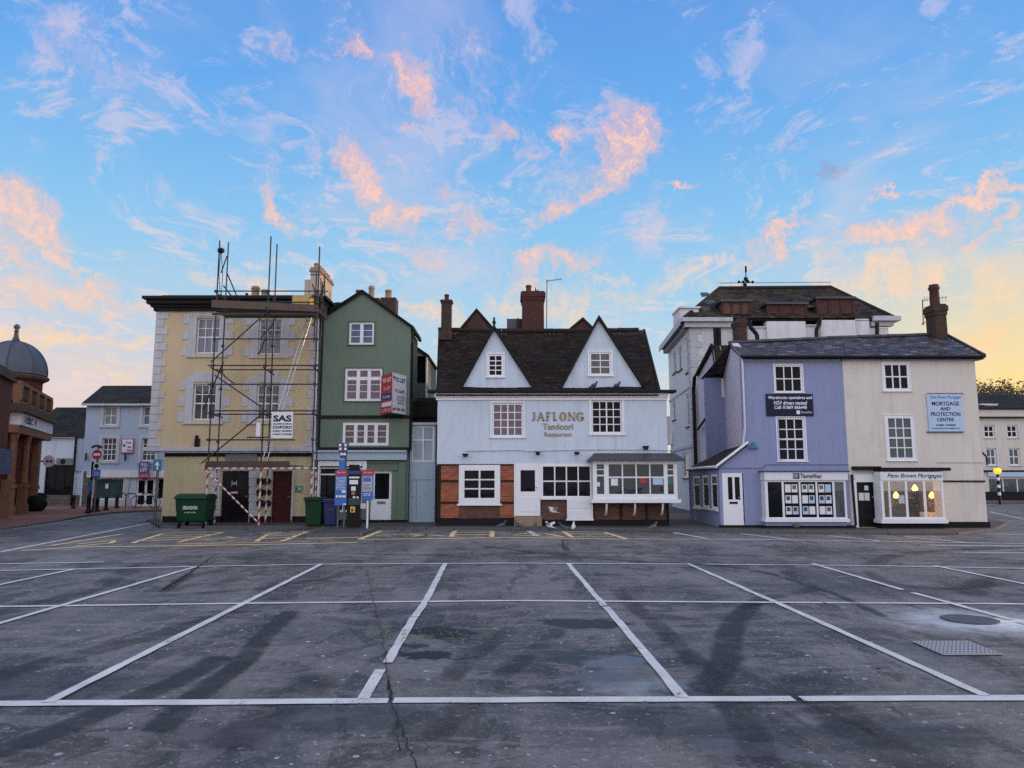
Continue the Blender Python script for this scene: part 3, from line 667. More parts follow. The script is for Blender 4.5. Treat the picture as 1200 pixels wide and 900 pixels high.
# ---- painted markings
mk = thing('road_marking', (0, 0, 0), '', ''); 
bpy.data.objects.remove(mk)
def line(pxs, w, mat, jag=.006, z=.009, name='road_marking'):
    return struct(ribbon([gnd(*p) for p in pxs], w, z, mat, name, jag))
WP = 'white road paint'
rn = random.Random(11)
line([(-60, 826), (300, 823.5), (455, 822.2)], .135, WP); line([(461, 822), (800, 820.2), (930, 820)], .135, WP); line([(938, 820), (1155, 819), (1260, 819)], .135, WP, z=.0095)
line([(-40, 712), (300, 707.5), (600, 704.5), (900, 706.5), (1186, 708.3), (1300, 711)], .105, WP, z=.0095)
line([(-40, 670), (200, 665), (378, 661.5), (600, 660.3), (807, 661.5), (1000, 663), (1250, 667.5)], .105, WP, z=.0095)
line([(-40, 662), (122, 659)], .12, WP, z=.0095)
LW = .092
line([(85, 668), (-20, 690)], LW, WP, z=.0135); line([(232, 664), (-20, 737)], LW, WP, z=.0135); line([(376, 662), (55, 825)], LW, WP, z=.0135)
line([(522, 660.5), (499, 705)], LW, WP, z=.0135); line([(499.5, 704), (487, 724)], LW, WP, .01, z=.0175); line([(485, 724), (454, 778)], LW, WP, .008, z=.0135); line([(446, 786), (425, 821)], LW, WP, .004, z=.0135)
line([(666, 661), (708, 711)], LW, WP, .009, z=.0135); line([(710, 712), (746, 754), (800, 819)], LW, WP, .006, z=.0135)
line([(806, 661), (900, 703)], LW, WP, .014, z=.0135); line([(901, 703), (1155, 817)], LW, WP, z=.0135)
line([(952, 661), (1058, 692)], LW, WP, z=.0135); line([(1070, 695.5), (1184, 727)], LW, WP, z=.0135); line([(1192, 729.5), (1260, 745)], LW, WP, z=.0135); line([(1095, 663.5), (1240, 693)], LW, WP, z=.0135)
YP = 'yellow road paint'
line([(1, 647), (185, 611.5)], .13, WP); line([(25, 645.5), (90, 641.5), (200, 640), (300, 638.5), (419, 636)], .17, YP)
line([(60, 640), (144, 626)], .14, YP, z=.013)
for q in ([(155, 637), (190, 626), (225, 624.5), (262, 624)], [(262, 624), (208, 636)], [(173, 632), (240, 629)], [(182, 629), (250, 626.5)], [(86, 641), (130, 637), (134, 634), (92, 638)], [(163, 634.5), (222, 632.5)],
          [(236, 633), (275, 631), (266, 629.5)], [(300, 635), (315, 626), (330, 624), (360, 623.3)], [(360, 623.3), (330, 635)], [(305, 632), (343, 630)], [(309, 629), (350, 627)], [(312, 627), (355, 625)], [(208, 638), (300, 636.5), (330, 635.5)]):
    line(q, .14, YP, .01, z=.013)
line([(358, 631.5), (420, 630)], .17, YP); line([(421, 632.5), (447, 622.5)], .16, YP, z=.013); line([(421, 632.5), (520, 631.5), (600, 630), (735, 632.3)], .17, YP)
for q in ([(529, 629.5), (531, 625), (534, 622.6), (577, 623), (576, 629.5)], [(533, 624.5), (576, 624.8)], [(531, 627), (576, 627)], [(660, 623.2), (671, 630)], [(661, 623.3), (708, 624.2), (734, 632)], [(668, 626), (715, 626.5)], [(672, 629), (722, 629)],
          [(440, 628), (470, 626.5), (500, 627), (483, 629)], [(480, 625.8), (520, 628.5)], [(600, 627.5), (655, 629.5)], [(604, 625.8), (640, 626), (660, 629.5)]):
    line(q, .15, YP, .01, z=.013)
line([(620, 622.5), (629, 628.5)], .18, WP, z=.013)
line([(735, 631.8), (900, 632.6), (1060, 635.2), (1250, 638)], .15, 'worn white road paint')
for q in ([(789, 624.5), (828, 631.5)], [(868, 625.8), (928, 633)], [(972, 628.3), (1030, 634.3)], [(1060, 629.3), (1130, 636)]): line(q, .14, 'worn white road paint', z=.013)
line([(1089, 639.2), (1250, 640.8)], .17, WP); line([(1127, 647.6), (1250, 648.6)], .14, 'worn white road paint'); line([(1168, 626), (1250, 629)], .16, 'worn white road paint')
line([(-20, 625.5), (50, 615), (100, 607.5), (160, 602), (215, 600)], .09, 'worn white road paint', z=.009)
line([(1160, 600), (1215, 612)], .12, 'worn white road paint', z=.009)

# ---- tyre marks and old seams
def tyre(pxs, w, mat='tyre mark', z=.0062, n=14):
    P = [Vector((*gnd(*p), 0)) for p in pxs]; out = []
    m_ = len(P)-1
    for i in range(m_):
        a, b = P[i], P[i+1]; pa = P[max(0, i-1)]; pb = P[min(m_, i+2)]
        for k in range(n):
            s = k/n; out.append(.5*((2*a)+(b-pa)*s+(2*pa-5*a+4*b-pb)*s*s+(3*a-pa-3*b+pb)*s**3))
    out.append(P[-1]); return struct(ribbon([(p.x, p.y) for p in out], w, z, mat, 'tyre_mark', .012, edge=True, seg=.2))
tyre([(262, 768), (215, 795), (150, 822), (60, 860), (-20, 885)], .34); tyre([(343, 715), (310, 745), (285, 775), (235, 812), (180, 860)], .30)
tyre([(225, 672), (205, 685), (190, 695)], .16); tyre([(160, 662), (120, 685), (60, 705), (-20, 722)], .5, 'faint tyre mark'); tyre([(330, 700), (200, 740), (60, 775), (-30, 800)], .45, 'faint tyre mark')
tyre([(885, 705), (858, 735), (850, 775), (820, 812)], .36); tyre([(920, 668), (950, 690), (900, 700), (870, 715)], .35, 'faint tyre mark'); tyre([(1015, 668), (1040, 682), (1100, 690), (1180, 684)], .3, 'faint tyre mark', .0066)
tyre([(1020, 665), (1045, 652), (1110, 645), (1220, 641)], .5, 'faint tyre mark'); tyre([(1140, 700), (1150, 680), (1180, 672)], .5, 'faint tyre mark'); tyre([(600, 735), (560, 765), (520, 800)], .3, 'faint tyre mark', .0066)
tyre([(660, 735), (610, 775), (560, 815), (500, 870)], .26, 'faint tyre mark'); tyre([(300, 645), (500, 651), (700, 648), (900, 652)], .3, 'faint tyre mark', .0102); tyre([(250, 652), (420, 657), (600, 650), (760, 640)], .2, 'faint tyre mark', .0106)
tyre([(940, 790), (970, 830), (1030, 870), (1100, 905)], .5, 'faint tyre mark'); tyre([(720, 690), (745, 712), (800, 760), (860, 830), (900, 900)], .3, 'faint tyre mark', .0074)
tyre([(380, 790), (330, 830), (250, 880)], .5, 'faint tyre mark'); tyre([(160, 700), (300, 690), (420, 672)], .3, 'faint tyre mark', .0070); tyre([(560, 640), (700, 655), (860, 665), (960, 690), (1040, 725)], .16, 'tyre mark', .0098)
def crackline(pxs, w, seed, w1=None):
    rr = random.Random(seed); pts = [gnd(*p) for p in pxs]; out = [pts[0]]
    for a, b in zip(pts[:-1], pts[1:]):
        L = math.dist(a, b); n = max(2, int(L/.07))
        for i in range(1, n+1): out.append((a[0]+(b[0]-a[0])*i/n+rr.uniform(-.014, .014), a[1]+(b[1]-a[1])*i/n+rr.uniform(-.014, .014)))
    return struct(ribbon(out, w, .0182, 'crack', 'crack', w*.3, seg=9, w1=w1))
crackline([(452, 780), (455, 800), (459, 823), (466, 848), (475, 870), (488, 900), (492, 915)], .009, 1, .009); crackline([(455, 800), (459, 823)], .018, 8, .016); crackline([(466, 848), (462, 860), (470, 884)], .008, 2)
crackline([(846, 774), (880, 795), (938, 821), (985, 843), (1015, 856)], .007, 3, .015); crackline([(1015, 856), (1045, 872), (1078, 888)], .015, 4, .008); crackline([(665, 668), (690, 700), (712, 712)], .007, 5); crackline([(940, 700), (1010, 720), (1080, 735), (1160, 748)], .014, 6)
crackline([(430, 668), (436, 700), (447, 740), (452, 780)], .007, 7); crackline([(190, 692), (222, 672), (250, 652)], .04, 9, .02)
# drain cover (grid of squares) and round cover
gx = [gnd(1070, 753.5), gnd(1135, 753.3), gnd(1174, 768.5), gnd(1105, 768.8)]
g_ = thing('drain_cover', (*gnd(1121, 761), 0), 'rectangular steel drain cover with a pale square grid, set in the tarmac', 'drain cover')
b = MB(); A, B_, C_, D_ = [Vector((x, y, .012)) for x, y in gx]
b.slab([D_, C_, B_, A], .05); b.build('cover', MT('dull steel'), g_)
b = MB(); 
for k in range(15):
    s = k/14; p, q = A.lerp(B_, s), D_.lerp(C_, s); b.tube(p+Vector((0, 0, .002)), q+Vector((0, 0, .002)), .008, 4)
for k in range(9):
    s = k/8; p, q = A.lerp(D_, s), B_.lerp(C_, s); b.tube(p+Vector((0, 0, .003)), q+Vector((0, 0, .003)), .008, 4)
paint('worn steel', (.42, .42, .46), .5, .5, metal=.4); b.build('grid', MT('worn steel'), g_)
x, y = gnd(1136, 726.5)
o = MB().lathe((x, y, -.03), [(.31, 0), (.31, .042), (.27, .045), (.25, .043), (0.01, .043)], 28, False).build('manhole_cover', MT('lead')); tag(o, 'round grey manhole cover inside a pale patch at the right of the car park', 'manhole cover')
rl = random.Random(5)
# broken twigs and leaves beside the second bay line
b = MB(); x0, y0 = gnd(488, 747)
for i in range(60):
    px_ = rl.gauss(0, .35); py_ = rl.gauss(0, .12); a = rl.uniform(0, 3.14); L = rl.uniform(.02, .09); p = Vector((x0+px_, y0+py_, .012))
    b.tube(p, p+Vector((math.cos(a)*L, math.sin(a)*L, rl.uniform(0, .02))), rl.uniform(.002, .005), 4)
paint('plant litter', (.12, .14, .05), .8, .3); tag(b.build('leaf_litter', MT('plant litter')), 'scatter of green leaf and twig litter on the tarmac by the second bay line', 'litter')['kind'] = 'stuff'
# ================================================================== YELLOW CORNER HOUSE
F = YF(28); W_ = F.hit
B = bld('corner_house', F, (275, 600), 'cream stuccoed corner house with white quoins and a black cornice, behind the scaffolding')
ul, ur = W_(179.5, 440)[0], W_(372, 440)[0]
zc = W_(275, 364)[1]; zs = W_(275, 528)[1]; zt = W_(275, 348)[1]
ll = W_(189.5, 570)[0]
WS = [(230, 372.5, 257, 414), (303, 374.5, 329.5, 415), (226, 450, 252.5, 492), (300.5, 450.5, 327, 492)]
body = MB(F).wall([(ul, zs), (ur, zs), (ur, zc), (ul, zc)], [hole(F, w) for w in WS], 0, .3)
body.box(ul, ul+.3, .3, 12, zs, zc).box(ur-.3, ur, .3, 12, 0, zc).box(ul, ur, 12, 12.3, 0, zc)
body.box(ul+.3, ur-.3, .35, .4, zs, zc)
body.build('wall', MT('cream stucco'), B)
DR = [(258, 552, 291, 605), (317, 552, 341, 608)]
gf = MB(F).wall([(ll, .0), (ur-.002, .0), (ur-.002, zs-.002), (ll, zs-.002)], [[(a, .06 if k == 0 else .03), (c, .06 if k == 0 else .03), (c, dd), (a, dd)] for k, (a, b_, c, dd) in enumerate(rect(F, q) for q in DR)], .12, .42)
gf.box(ll, ll+.3, .42, 12, 0, zs-.002).build('ground_floor_wall', MT('cream ground floor'), B)
pl_ = MB(F)
for a, c in ((189, 257.5), (291.5, 316.5), (341.5, 368)): pl_.box(W_(a, 609)[0], W_(c, 609)[0], .06, .121, 0, .30)
pl_.build('plinth', MT('black plinth'), B)
MB(F).box(ul-.12, ur+.06, -.16, .1, zs-.02, zs+.13).box(ul-.05, ur, -.06, .1, zs-.09, zs-.021).build('string_course', MT('white stone'), B)
MB(F).box(ll, ur, .08, .2, zs-.22, zs-.091).build('fascia', MT('black paint'), B)
co = MB(F)
el_, er = ul-.30, ur+.30
for (o_, a, c) in ((.12, zc-.03, zc+.10), (.22, zc+.101, zc+.20), (.36, zc+.201, zc+.36), (.50, zc+.361, zc+.47)):
    co.box(ul-o_*.75, ur+o_*.75, -o_, 12+o_, a, c)
co.box(ul-.02, ur+.02, -.02, 12, zc+.471, zt+.05)
co.build('cornice', MT('black paint'), B)
MB(F).box(ul+.1, ur-.1, .1, 11.8, zt+.051, zt+.1).build('roof', MT('lead'), B)
q = MB(F); nz = 17; hh = (zc-.04-zs-.14)/nz
for i in range(nz):
    wd = .46 if i % 2 == 0 else .29
    q.box(ul-.025, ul+wd, -.028, .02, zs+.14+i*hh+.012, zs+.14+(i+1)*hh-.012)
    q.box(ur-wd*.8, ur+.02, -.026, .02, zs+.14+i*hh+.012, zs+.14+(i+1)*hh-.012)
q.build('quoin', MT('white stone'), B, bevel=.012)
for k, w in enumerate(WS):
    wo = window(F, B, w, 3, [.5] if False else [.46, .73], ['sash glass', 'sash glass', 'grey glass', 'grey glass'][k], d=.09, hr=(0,), hw=.05, bar=.028)
    u0, z0, u1, z1 = rect(F, w); s = MB(F)
    s.box(u0-.30, u0-.002, -.02, .03, z0-.1, z1+.06).box(u1+.002, u1+.30, -.02, .03, z0-.1, z1+.06).box(u0-.30, u1+.30, -.021, .03, z1+.061, z1+.3).box(u0-.34, u1+.34, -.07, .03, z0-.17, z0-.101)
    n = 5; h_ = (z1-z0+.16)/n
    for i in range(n):
        if i % 2: continue
        for sg in (-1, 1):
            a = u0-.301 if sg < 0 else u1+.301
            s.box(a, a+sg*.24, -.026, .03, z0-.1+i*h_+.015, z0-.1+(i+1)*h_+.05)
    if k > 1: s.box(u0+.05, u1-.05, -.035, .03, z1+.08, z1+.46)
    s.build('surround', MT('white stone'), wo, bevel=.008)
def door(F, parent, px, mat, d=.2, glassp=None, gmat='dark glass', frame=None, panels=(), hand='R', z0=None, name='door'):
    a, b_, c, e = rect(F, px); 
    if z0 is not None: b_ = z0
    hs = [hole(F, g) for g in (glassp or [])]
    o = MB(F).wall([(a, b_), (c, b_), (c, e), (a, e)], hs, d, d+.05).build(name, MT(mat), parent)
    for g in (glassp or []):
        x = rect(F, g); MB(F).box(x[0]-.01, x[2]+.01, d+.02, d+.03, x[1]-.01, x[3]+.01).build('pane', MT(gmat), o)
    if panels:
        pb = MB(F)
        for g in panels: x = rect(F, g); pb.box(x[0], x[2], d-.012, d+.01, x[1], x[3])
        pb.build('panel', MT(mat), o, bevel=.01)
    hx = c-.09 if hand == 'R' else a+.09
    MB(F).tube(F.w(hx, d-.05, b_+.98), F.w(hx, d, b_+.98), .012).tube(F.w(hx, d-.05, b_+.98), F.w(hx+(-.09 if hand == 'R' else .09), d-.05, b_+.98), .010).build('handle', MT('aluminium'), o)
    return o
do = door(F, B, DR[0], 'black gloss', panels=[(261, 556, 273, 575), (276, 556, 288, 575), (261, 586, 273, 602), (276, 586, 288, 602)], z0=.06)
textbox('|o|', F, (271.5, 563.5, 277.5, 569.5), 'lettering white', do, d=.18, name='notice'); MB(F).pbox(270.5, 576, 278.5, 578.5, .17, .19).build('letter_slot', MT('aluminium'), do)
MB(F).box(*[W_(x, 600)[0] for x in (256, 293)], -.12, .3, .0, .055).build('step', MT('white stone'), B)
door(F, B, DR[1], 'oxblood paint', d=.24, panels=[(320, 556, 328, 575), (330, 556, 338, 575), (320, 584, 328, 604), (330, 584, 338, 604)], z0=.03)
s = MB(F)
for a, c in ((249, 257.5), (291.5, 301)):
    for i in range(6):
        w_ = 0 if i % 2 else 2.0
        s.pbox(a-(w_ if a < 255 else 0), 552+i*9.2, c+(w_ if a > 255 else 0), 560.6+i*9.2, .085, .14)
s.pbox(249, 545, 301, 551.5, .08, .14); s.build('door_surround', MT('white stone'), B, bevel=.008)
s = MB(F).pbox(313.6, 551, 316.6, 609, .09, .14).pbox(341.4, 551, 344, 609, .09, .14).pbox(313.6, 548, 344, 551, .088, .14); s.build('door_frame', MT('grey trim'), B)
MB(F).pbox(264, 532, 301, 540.5, .05, .118).build('sign_board', MT('grey board'), B)
mt_ = MB(F)
for k in range(3):
    y = 564+k*13; c = W_(309, y); mt_.tube(F.w(c[0]-.14, -.0, c[1]), F.w(c[0]-.14, .118, c[1]), .14, 12).tube(F.w(c[0]+.12, -.02, c[1]), F.w(c[0]+.12, .118, c[1]), .13, 12)
mt_.build('hanging_basket_holder', MT('black paint'), B)
o = MB(F).pbox(346, 569.5, 354.6, 577, .10, .119).build('safety_sign', MT('sign green'), B)
c = W_(350.3, 573.3); MB(F).tube(F.w(c[0]-.09, .095, c[1]+.07), F.w(c[0]+.09, .095, c[1]-.08), .014, 4).tube(F.w(c[0]+.09, .095, c[1]+.07), F.w(c[0]-.09, .095, c[1]-.08), .014, 4).ball(F.w(c[0], .093, c[1]+.085), .025, 8, 5).build('pictogram', MT('lettering white'), o)
MB(F).pbox(227.5, 513.5, 232.5, 524, -.16, -.001).pbox(228.5, 510, 231.5, 513.4, -.1, -.001).build('alarm_box', MT('black paint'), B, bevel=.02)
dp = W_(373.5, 470)[0]
MB(F).tube(F.w(ur-.03, -.09, zc), F.w(ur-.03, -.09, .1), .055).build('downpipe', MT('old white render'), B)
MB(F).tube(F.w(ur+.13, -.02, zc+.1), F.w(ur+.13, -.02, .1), .05).build('downpipe', MT('black paint'), B)
# chimney on the party wall, its long side in the last sun
G = YF(31.3); za = G.hit(369, 312)[1]; x0 = G.hit(363.8, 330)[0]; x1 = G.hit(374.3, 330)[0]
st = MB(G).box(x0, x1, 0, 2.3, zc, za-.25).box(x0-.28, x0, .1, 1.2, zc, G.hit(365, 327)[1]).prism([(x0-.1, zc-.6), (x1, zc-.6), (x1, zc+1.2), (x0-.1, zc+1.2)], .2, 3.1).build('chimney', MT('grey beige render'), B)
s = MB(G).box(x0-.05, x1+.06, -.06, 2.36, za-.249, za-.15).box(x0-.02, x1+.02, -.02, 2.32, za-.149, za-.05); s.build('chimney_cap', MT('stone buff'), st)
for i in range(6): pot(st, (x0+x1)/2, 31.3+.2+i*.38, za-.05, za+.18, .12)
G = YF(33); b0 = G.hit(302, 356)
cs = MB(G).box(G.hit(288, 350)[0], G.hit(318, 350)[0], 0, .6, zt, G.hit(300, 349)[1]).build('chimney', MT('old white render'), B)
for px_, t0 in ((297, 334), (308.3, 338)):
    u, z = G.hit(px_, t0); pot(cs, u, 33.3, G.hit(px_, 349)[1], z, .19)
u, z = G.hit(286.5, 343); MB().tube((u, 33.3, z), (u, 33.3, zt), .03).ball((u, 33.3, z), .07).build('roof_vent', MT('black paint'), B)

# ================================================================== GREEN GABLED HOUSE
B = bld('gabled_house', F, (428, 600), 'tall sage green rendered house with one steep gable between the scaffolded house and the restaurant')
gl, gr = ur+.03, W_(480.5, 440)[0]
ap = W_(425, 343.5); elv = W_(377, 376)[1]; erv = W_(481.5, 384)[1]
z1f = W_(430, 489)[1]; z2f = W_(430, 527)[1]
WG = [(409, 377.5, 438.5, 404), (404, 431.5, 448, 470), (401.5, 495, 455.5, 522)]
u_ = MB(F).wall([(gl, z2f), (gr, z2f), (gr, erv), ap, (gl, elv)], [hole(F, w) for w in WG], 0, .3)
u_.box(gr-.28, gr, .3, 2.1, 0, erv-.1).box(gl, gl+.2, .3, 9, 0, elv-.2).box(gl+.2, gr-.28, .34, .38, z2f, elv).build('wall', MT('green render'), B)
window(F, B, WG[0], 2, 3, 'blue glass', d=.02, hc=(0,), hw=.13, fw=.08, bar=.025, surround=(.04, 'dark green', .03))
window(F, B, WG[1], 3, [.25, .5, .72], 'pink glass', d=.02, hc=(0, 1), hr=(2,), hw=.13, fw=.09, surround=(.03, 'dark green', .03))
window(F, B, WG[2], 4, 3, 'warm dim glass', d=.02, hc=(0, 1, 2), hw=.13, fw=.10)
MB(F).box(gl, gr+.02, -.05, .05, z1f-.05, z1f+.07).box(gl, gr+.02, -.07, .1, z2f-.03, z2f+.09).build('beam', MT('dark timber'), B)
rf = MB(F)   # verge slabs and the two slopes
for a, c, dd_ in (((gl-.06, elv), ap, 7), (ap, (gr+.12, erv-.06), 2.2)):
    rf.prism([(a[0], a[1]-.02), (c[0], c[1]-.02), (c[0], c[1]+.10), (a[0], a[1]+.10)], -.10, dd_)
kk = (-4.9-ap[0])/(gr+.12-ap[0]); rf.prism([(gl, 1), (-4.9, 1), (-4.9, ap[1]+(erv-.06-ap[1])*kk+.05), (ap[0]+.01, ap[1]+.05)], 2.3, 7)
rf.build('roof', MT('dark tile'), B)
MB(F).path([F.w(gl-.05, -.12, elv+.08), F.w(ap[0], -.12, ap[1]+.09), F.w(gr+.1, -.12, erv+.02)], .035, 4).build('verge', MT('black paint'), B)
MB(F).tube(F.w(gr+.1, -.0, erv-.1), F.w(gr+.1, 2.1, erv-.1), .07).tube(F.w(gr+.06, .05, erv-.15), F.w(gr+.06, .05, z2f), .045).build('gutter', MT('black paint'), B)
# shopfront
gz0 = .06
fa = MB(F); fa.pbox(367.5, 527.5, 476.5, 539, -.16, .1); fa.box(W_(366, 530)[0], W_(477, 530)[0], -.24, .1, z2f-.10, z2f-.031); fao = fa.build('shop_fascia', MT('pale blue paint'), B)
zz = rect(F, (370, 540, 476, 611))
SG = (375.5, 550, 421, 596); DG = (434, 552, 458, 611)
sf = MB(F); zb = W_(400, 598)[1]
dx0, dx1 = W_(433.3, 580)[0], W_(458.6, 580)[0]; sx0, sx1 = W_(372.5, 580)[0], W_(424, 580)[0]
sf.wall([(gl, .0), (gr, .0), (gr, zz[3]-.003), (gl, zz[3]-.003)], [[(sx0, W_(400, 600)[1]), (sx1, W_(400, 600)[1]), (sx1, W_(400, 548)[1]), (sx0, W_(400, 548)[1])], [(dx0, gz0), (dx1, gz0), (dx1, W_(440, 551.5)[1]), (dx0, W_(440, 551.5)[1])]], .04, .3)
sf.pbox(466.5, 541, 475, 610, -.03, .05).pbox(430, 541, 466, 543, -.02, .05).pbox(430, 549.5, 466.4, 551.2, -.02, .05)
sf.build('shopfront_wall', MT('green render'), B)
window(F, B, (372.5, 547, 424, 600), [.58], [.86], 'dark glass', d=.06, fw=.07, bar=.05, name='shop_window')
MB(F).pbox(369, 540, 373.6, 603, -.06, .04).pbox(425, 540, 429.5, 560, -.05, .04).pbox(373.7, 540, 425, 546, -.04, .04).build('shopfront_trim', MT('white paint'), B)
door(F, B, (433.6, 551.6, 458.2, 611), 'white paint', d=.12, glassp=[(438.5, 554.5, 455.5, 585)], z0=gz0+.01, hand='L')
MB(F).pbox(442, 587.5, 451.5, 590.5, .10, .13).build('letter_slot', MT('sash glass'), B)
MB(F).box(gl, gr, -.03, .04, 0, .17).build('plinth', MT('black plinth'), B)
# chimneys
G = YF(30.5)
c1, i1 = stack(B, (445.5, 348.5, 463.5, 369+14), 31, .7, 'sooty brick', corb=.0, cap=.1); pot(c1, (i1[0]+i1[1])/2-.05, 31.35, i1[4], YF(31.35).hit(454, 340)[1], .15, 'stone buff')
c1, i1 = stack(B, (431, 349, 444, 372), 32, .6, 'sooty brick', corb=.02, cap=.1); pot(c1, YF(32.3).hit(435.5, 340)[0], 32.3, i1[4]-.02, YF(32.3).hit(435.5, 335.5)[1], .14, 'stone buff')
c1, i1 = stack(B, (414, 348.5, 425, 365), 33, .5, 'sooty brick', corb=.02, cap=.08); pot(c1, YF(33.3).hit(420, 340)[0], 33.3, i1[4]-.02, YF(33.3).hit(420, 340)[1], .12, 'brown brick')
p = YF(32.2).w(*(lambda a: (a[0], 0, a[1]))(YF(32.2).hit(397.3, 360)))
MB().lathe((p.x, p.y, p.z-1.2), [(.13, 0), (.13, 1.05), (.2, 1.1), (.2, 1.16), (.13, 1.17), (.13, 1.3), (.26, 1.33), (.22, 1.38)], 12).build('flue', MT('lead'), B)
# rear wing seen down the gap
G = YF(33); h = G.hit
a0, a1 = h(476, 440)[0], h(500.5, 440)[0]
b = MB(G).wall([(a0, 0), (a1, 0), (a1, h(500, 415)[1]), (h(485, 404)[0], h(485, 404)[1]), (a0, h(485, 404)[1])], [hole(G, (486.5, 417, 499, 449))], 0, .25).box(a1-.2, a1, .25, 4, 0, h(500, 415)[1])
b.build('rear_wing_wall', MT('green render'), B)
window(G, B, (486.5, 417, 499, 449), 2, 3, 'dark glass', frame='dark timber', d=.03)
MB(G).prism([h(484, 403.5), h(503.5, 417), h(503.5, 419.5), h(484, 406)], -.3, 4).build('rear_wing_roof', MT('dark tile'), B)
MB(G).prism([h(485, 406.5), h(501.5, 417.5), h(485, 417.5)], -.06, 0).build('bargeboard', MT('white stone'), B)
MB(G).tube(G.w(a1-.02, -.08, h(500, 417)[1]), G.w(a1-.02, -.08, 2.5), .05).build('downpipe', MT('white paint'), B)

# glazed link between green house and restaurant
B = bld('glazed_link', F, (494, 600), 'narrow pale blue glazed lean-to building squeezed between the green house and the restaurant')
G = YF(28.25); h = G.hit; lx0 = gr+.02; lx1 = h(510.5, 560)[0]; zt_ = h(490, 498)[1]
b = MB(G).wall([(lx0, 0), (lx1, 0), (lx1, zt_), (lx0, zt_)], [hole(G, (483, 499.5, 508.5, 541)), hole(G, (482, 562, 508, 610.5))], 0, .15)
b.build('wall', MT('pale blue paint'), B)
window(G, B, (483, 499.5, 508.5, 541), 2, [.62], 'frosted glass', d=.02, fw=.05, bar=.05, name='glazed_panel')
door(G, B, (482, 562, 487.6, 611), 'pale blue paint', d=.03, z0=.07, name='door'); door(G, B, (488, 562, 507.8, 611), 'pale blue paint', d=.025, z0=.07, hand='L', name='door')
MB(G).box(lx0-.02, lx1+.05, -.1, .2, zt_, zt_+.09).build('coping', MT('grey trim'), B)
MB(G).box(lx1+.002, lx1+.10, -.2, .6, 0, zt_).build('post', MT('black paint'), B)
bk = MB(YF(29)); k_ = YF(29).hit
bk.box(k_(474, 480)[0], k_(513, 480)[0], 0, 2.6, 0, k_(495, 470)[1]).build('upper_wall', MT('dark timber'), B)
pA = [k_(473, 470)[0], k_(513.5, 470)[0]]; zA = k_(495, 474)[1]
b = MB().tiles((pA[0], 28.8, zA-.5), (pA[1], 28.8, zA-.5), (pA[1], 31.6, zA+.55), (pA[0], 31.6, zA+.55), .12, .2); b.build('roof', MT('dark tile'), B)

# TO LET board on the green wall: two leaves meeting at a spine
tb = thing('letting_board', (*at(461, 440, 27.1).xy, 0), 'large V-shaped TO LET board, half red and half white, on the green gabled house', 'sign')
sp = at(460.5, 438, 27.05); la = at(447, 438, 27.95); ra = at(476.5, 441, 27.95)
zT = at(460.5, 436.5, 27.05).z; zB_ = at(460.5, 483.5, 27.05).z
def leaf(a, c):
    v = (c-a); v.z = 0; ang = math.degrees(math.atan2(v.y, v.x)); return Fr(a.x, a.y, ang), v.length
FA, LA = leaf(la, sp); FB, LB = leaf(sp, ra)
r1 = MB(FA).box(0, LA, 0, .02, zB_, zT).build('red_leaf', MT('sign red'), tb)
r2 = MB(FB).box(0.002, LB, 0, .02, zB_, zT).build('white_leaf', MT('sign white'), tb)
def tx(string, F, u0, u1, z0, z1, mat, parent, d=-.006, name='lettering', bold=0.0, shear=0.0):
    class Q:                                        # same interface with metric box
        U = F.U; D = F.D; w = staticmethod(F.w)
        hit = None
    cu = bpy.data.curves.new('text', 'FONT'); cu.body = string; cu.offset = bold; cu.shear = shear; cu.resolution_u = 3; cu.align_x = 'CENTER'
    ob = bpy.data.objects.new('text', cu); S.collection.objects.link(ob); bpy.context.view_layer.update()
    me = bpy.data.meshes.new_from_object(ob.evaluated_get(bpy.context.evaluated_depsgraph_get()))
    vs = [v.co.copy() for v in me.vertices]; fs = [tuple(p.vertices) for p in me.polygons]
    bpy.data.objects.remove(ob); bpy.data.curves.remove(cu); bpy.data.meshes.remove(me)
    x0, x1 = min(v.x for v in vs), max(v.x for v in vs); y0, y1 = min(v.y for v in vs), max(v.y for v in vs)
    return MB(F).add([F.w(u0+(v.x-x0)/(x1-x0)*(u1-u0), d, z0+(v.y-y0)/(y1-y0)*(z1-z0)) for v in vs], fs).build(name, MT(mat), parent)
H = zT-zB_
tx('TO LET', FA, LA*.12, LA*.88, zB_+H*.80, zB_+H*.90, 'lettering white', r1, bold=.03); tx('TO LET', FA, LA*.2, LA*.8, zB_+H*.60, zB_+H*.68, 'lettering white', r1)
MB(FA).box(LA*.02, LA*.98, -.004, .0, zB_+H*.33, zB_+H*.52).build('panel', MT('deep blue'), r1); tx('Kemp', FA, LA*.2, LA*.8, zB_+H*.37, zB_+H*.48, 'lettering white', r1, d=-.009)
MB(FA).box(LA*.08, LA*.92, -.004, .0, zB_+H*.18, zB_+H*.29).build('panel', MT('sign white'), r1); tx('01295 227', FA, LA*.12, LA*.88, zB_+H*.05, zB_+H*.13, 'lettering white', r1)
tx('TO LET', FB, LB*.10, LB*.92, zB_+H*.79, zB_+H*.90, 'lettering dark', r2, bold=.03); tx('TO SUIT', FB, LB*.15, LB*.85, zB_+H*.52, zB_+H*.60, 'lettering dark', r2, bold=.02)
tx('OFFICES\nSTUDIO\nRETAIL', FB, LB*.3, LB*.9, zB_+H*.24, zB_+H*.45, 'lettering dark', r2); tx('01865 404', FB, LB*.1, LB*.9, zB_+H*.07, zB_+H*.14, 'lettering dark', r2, bold=.02)
MB(FA).box(-.05, LA, .03, .08, zB_+.1, zB_+.16).box(-.05, LA, .03, .08, zT-.2, zT-.14).build('bracket', MT('black paint'), tb)

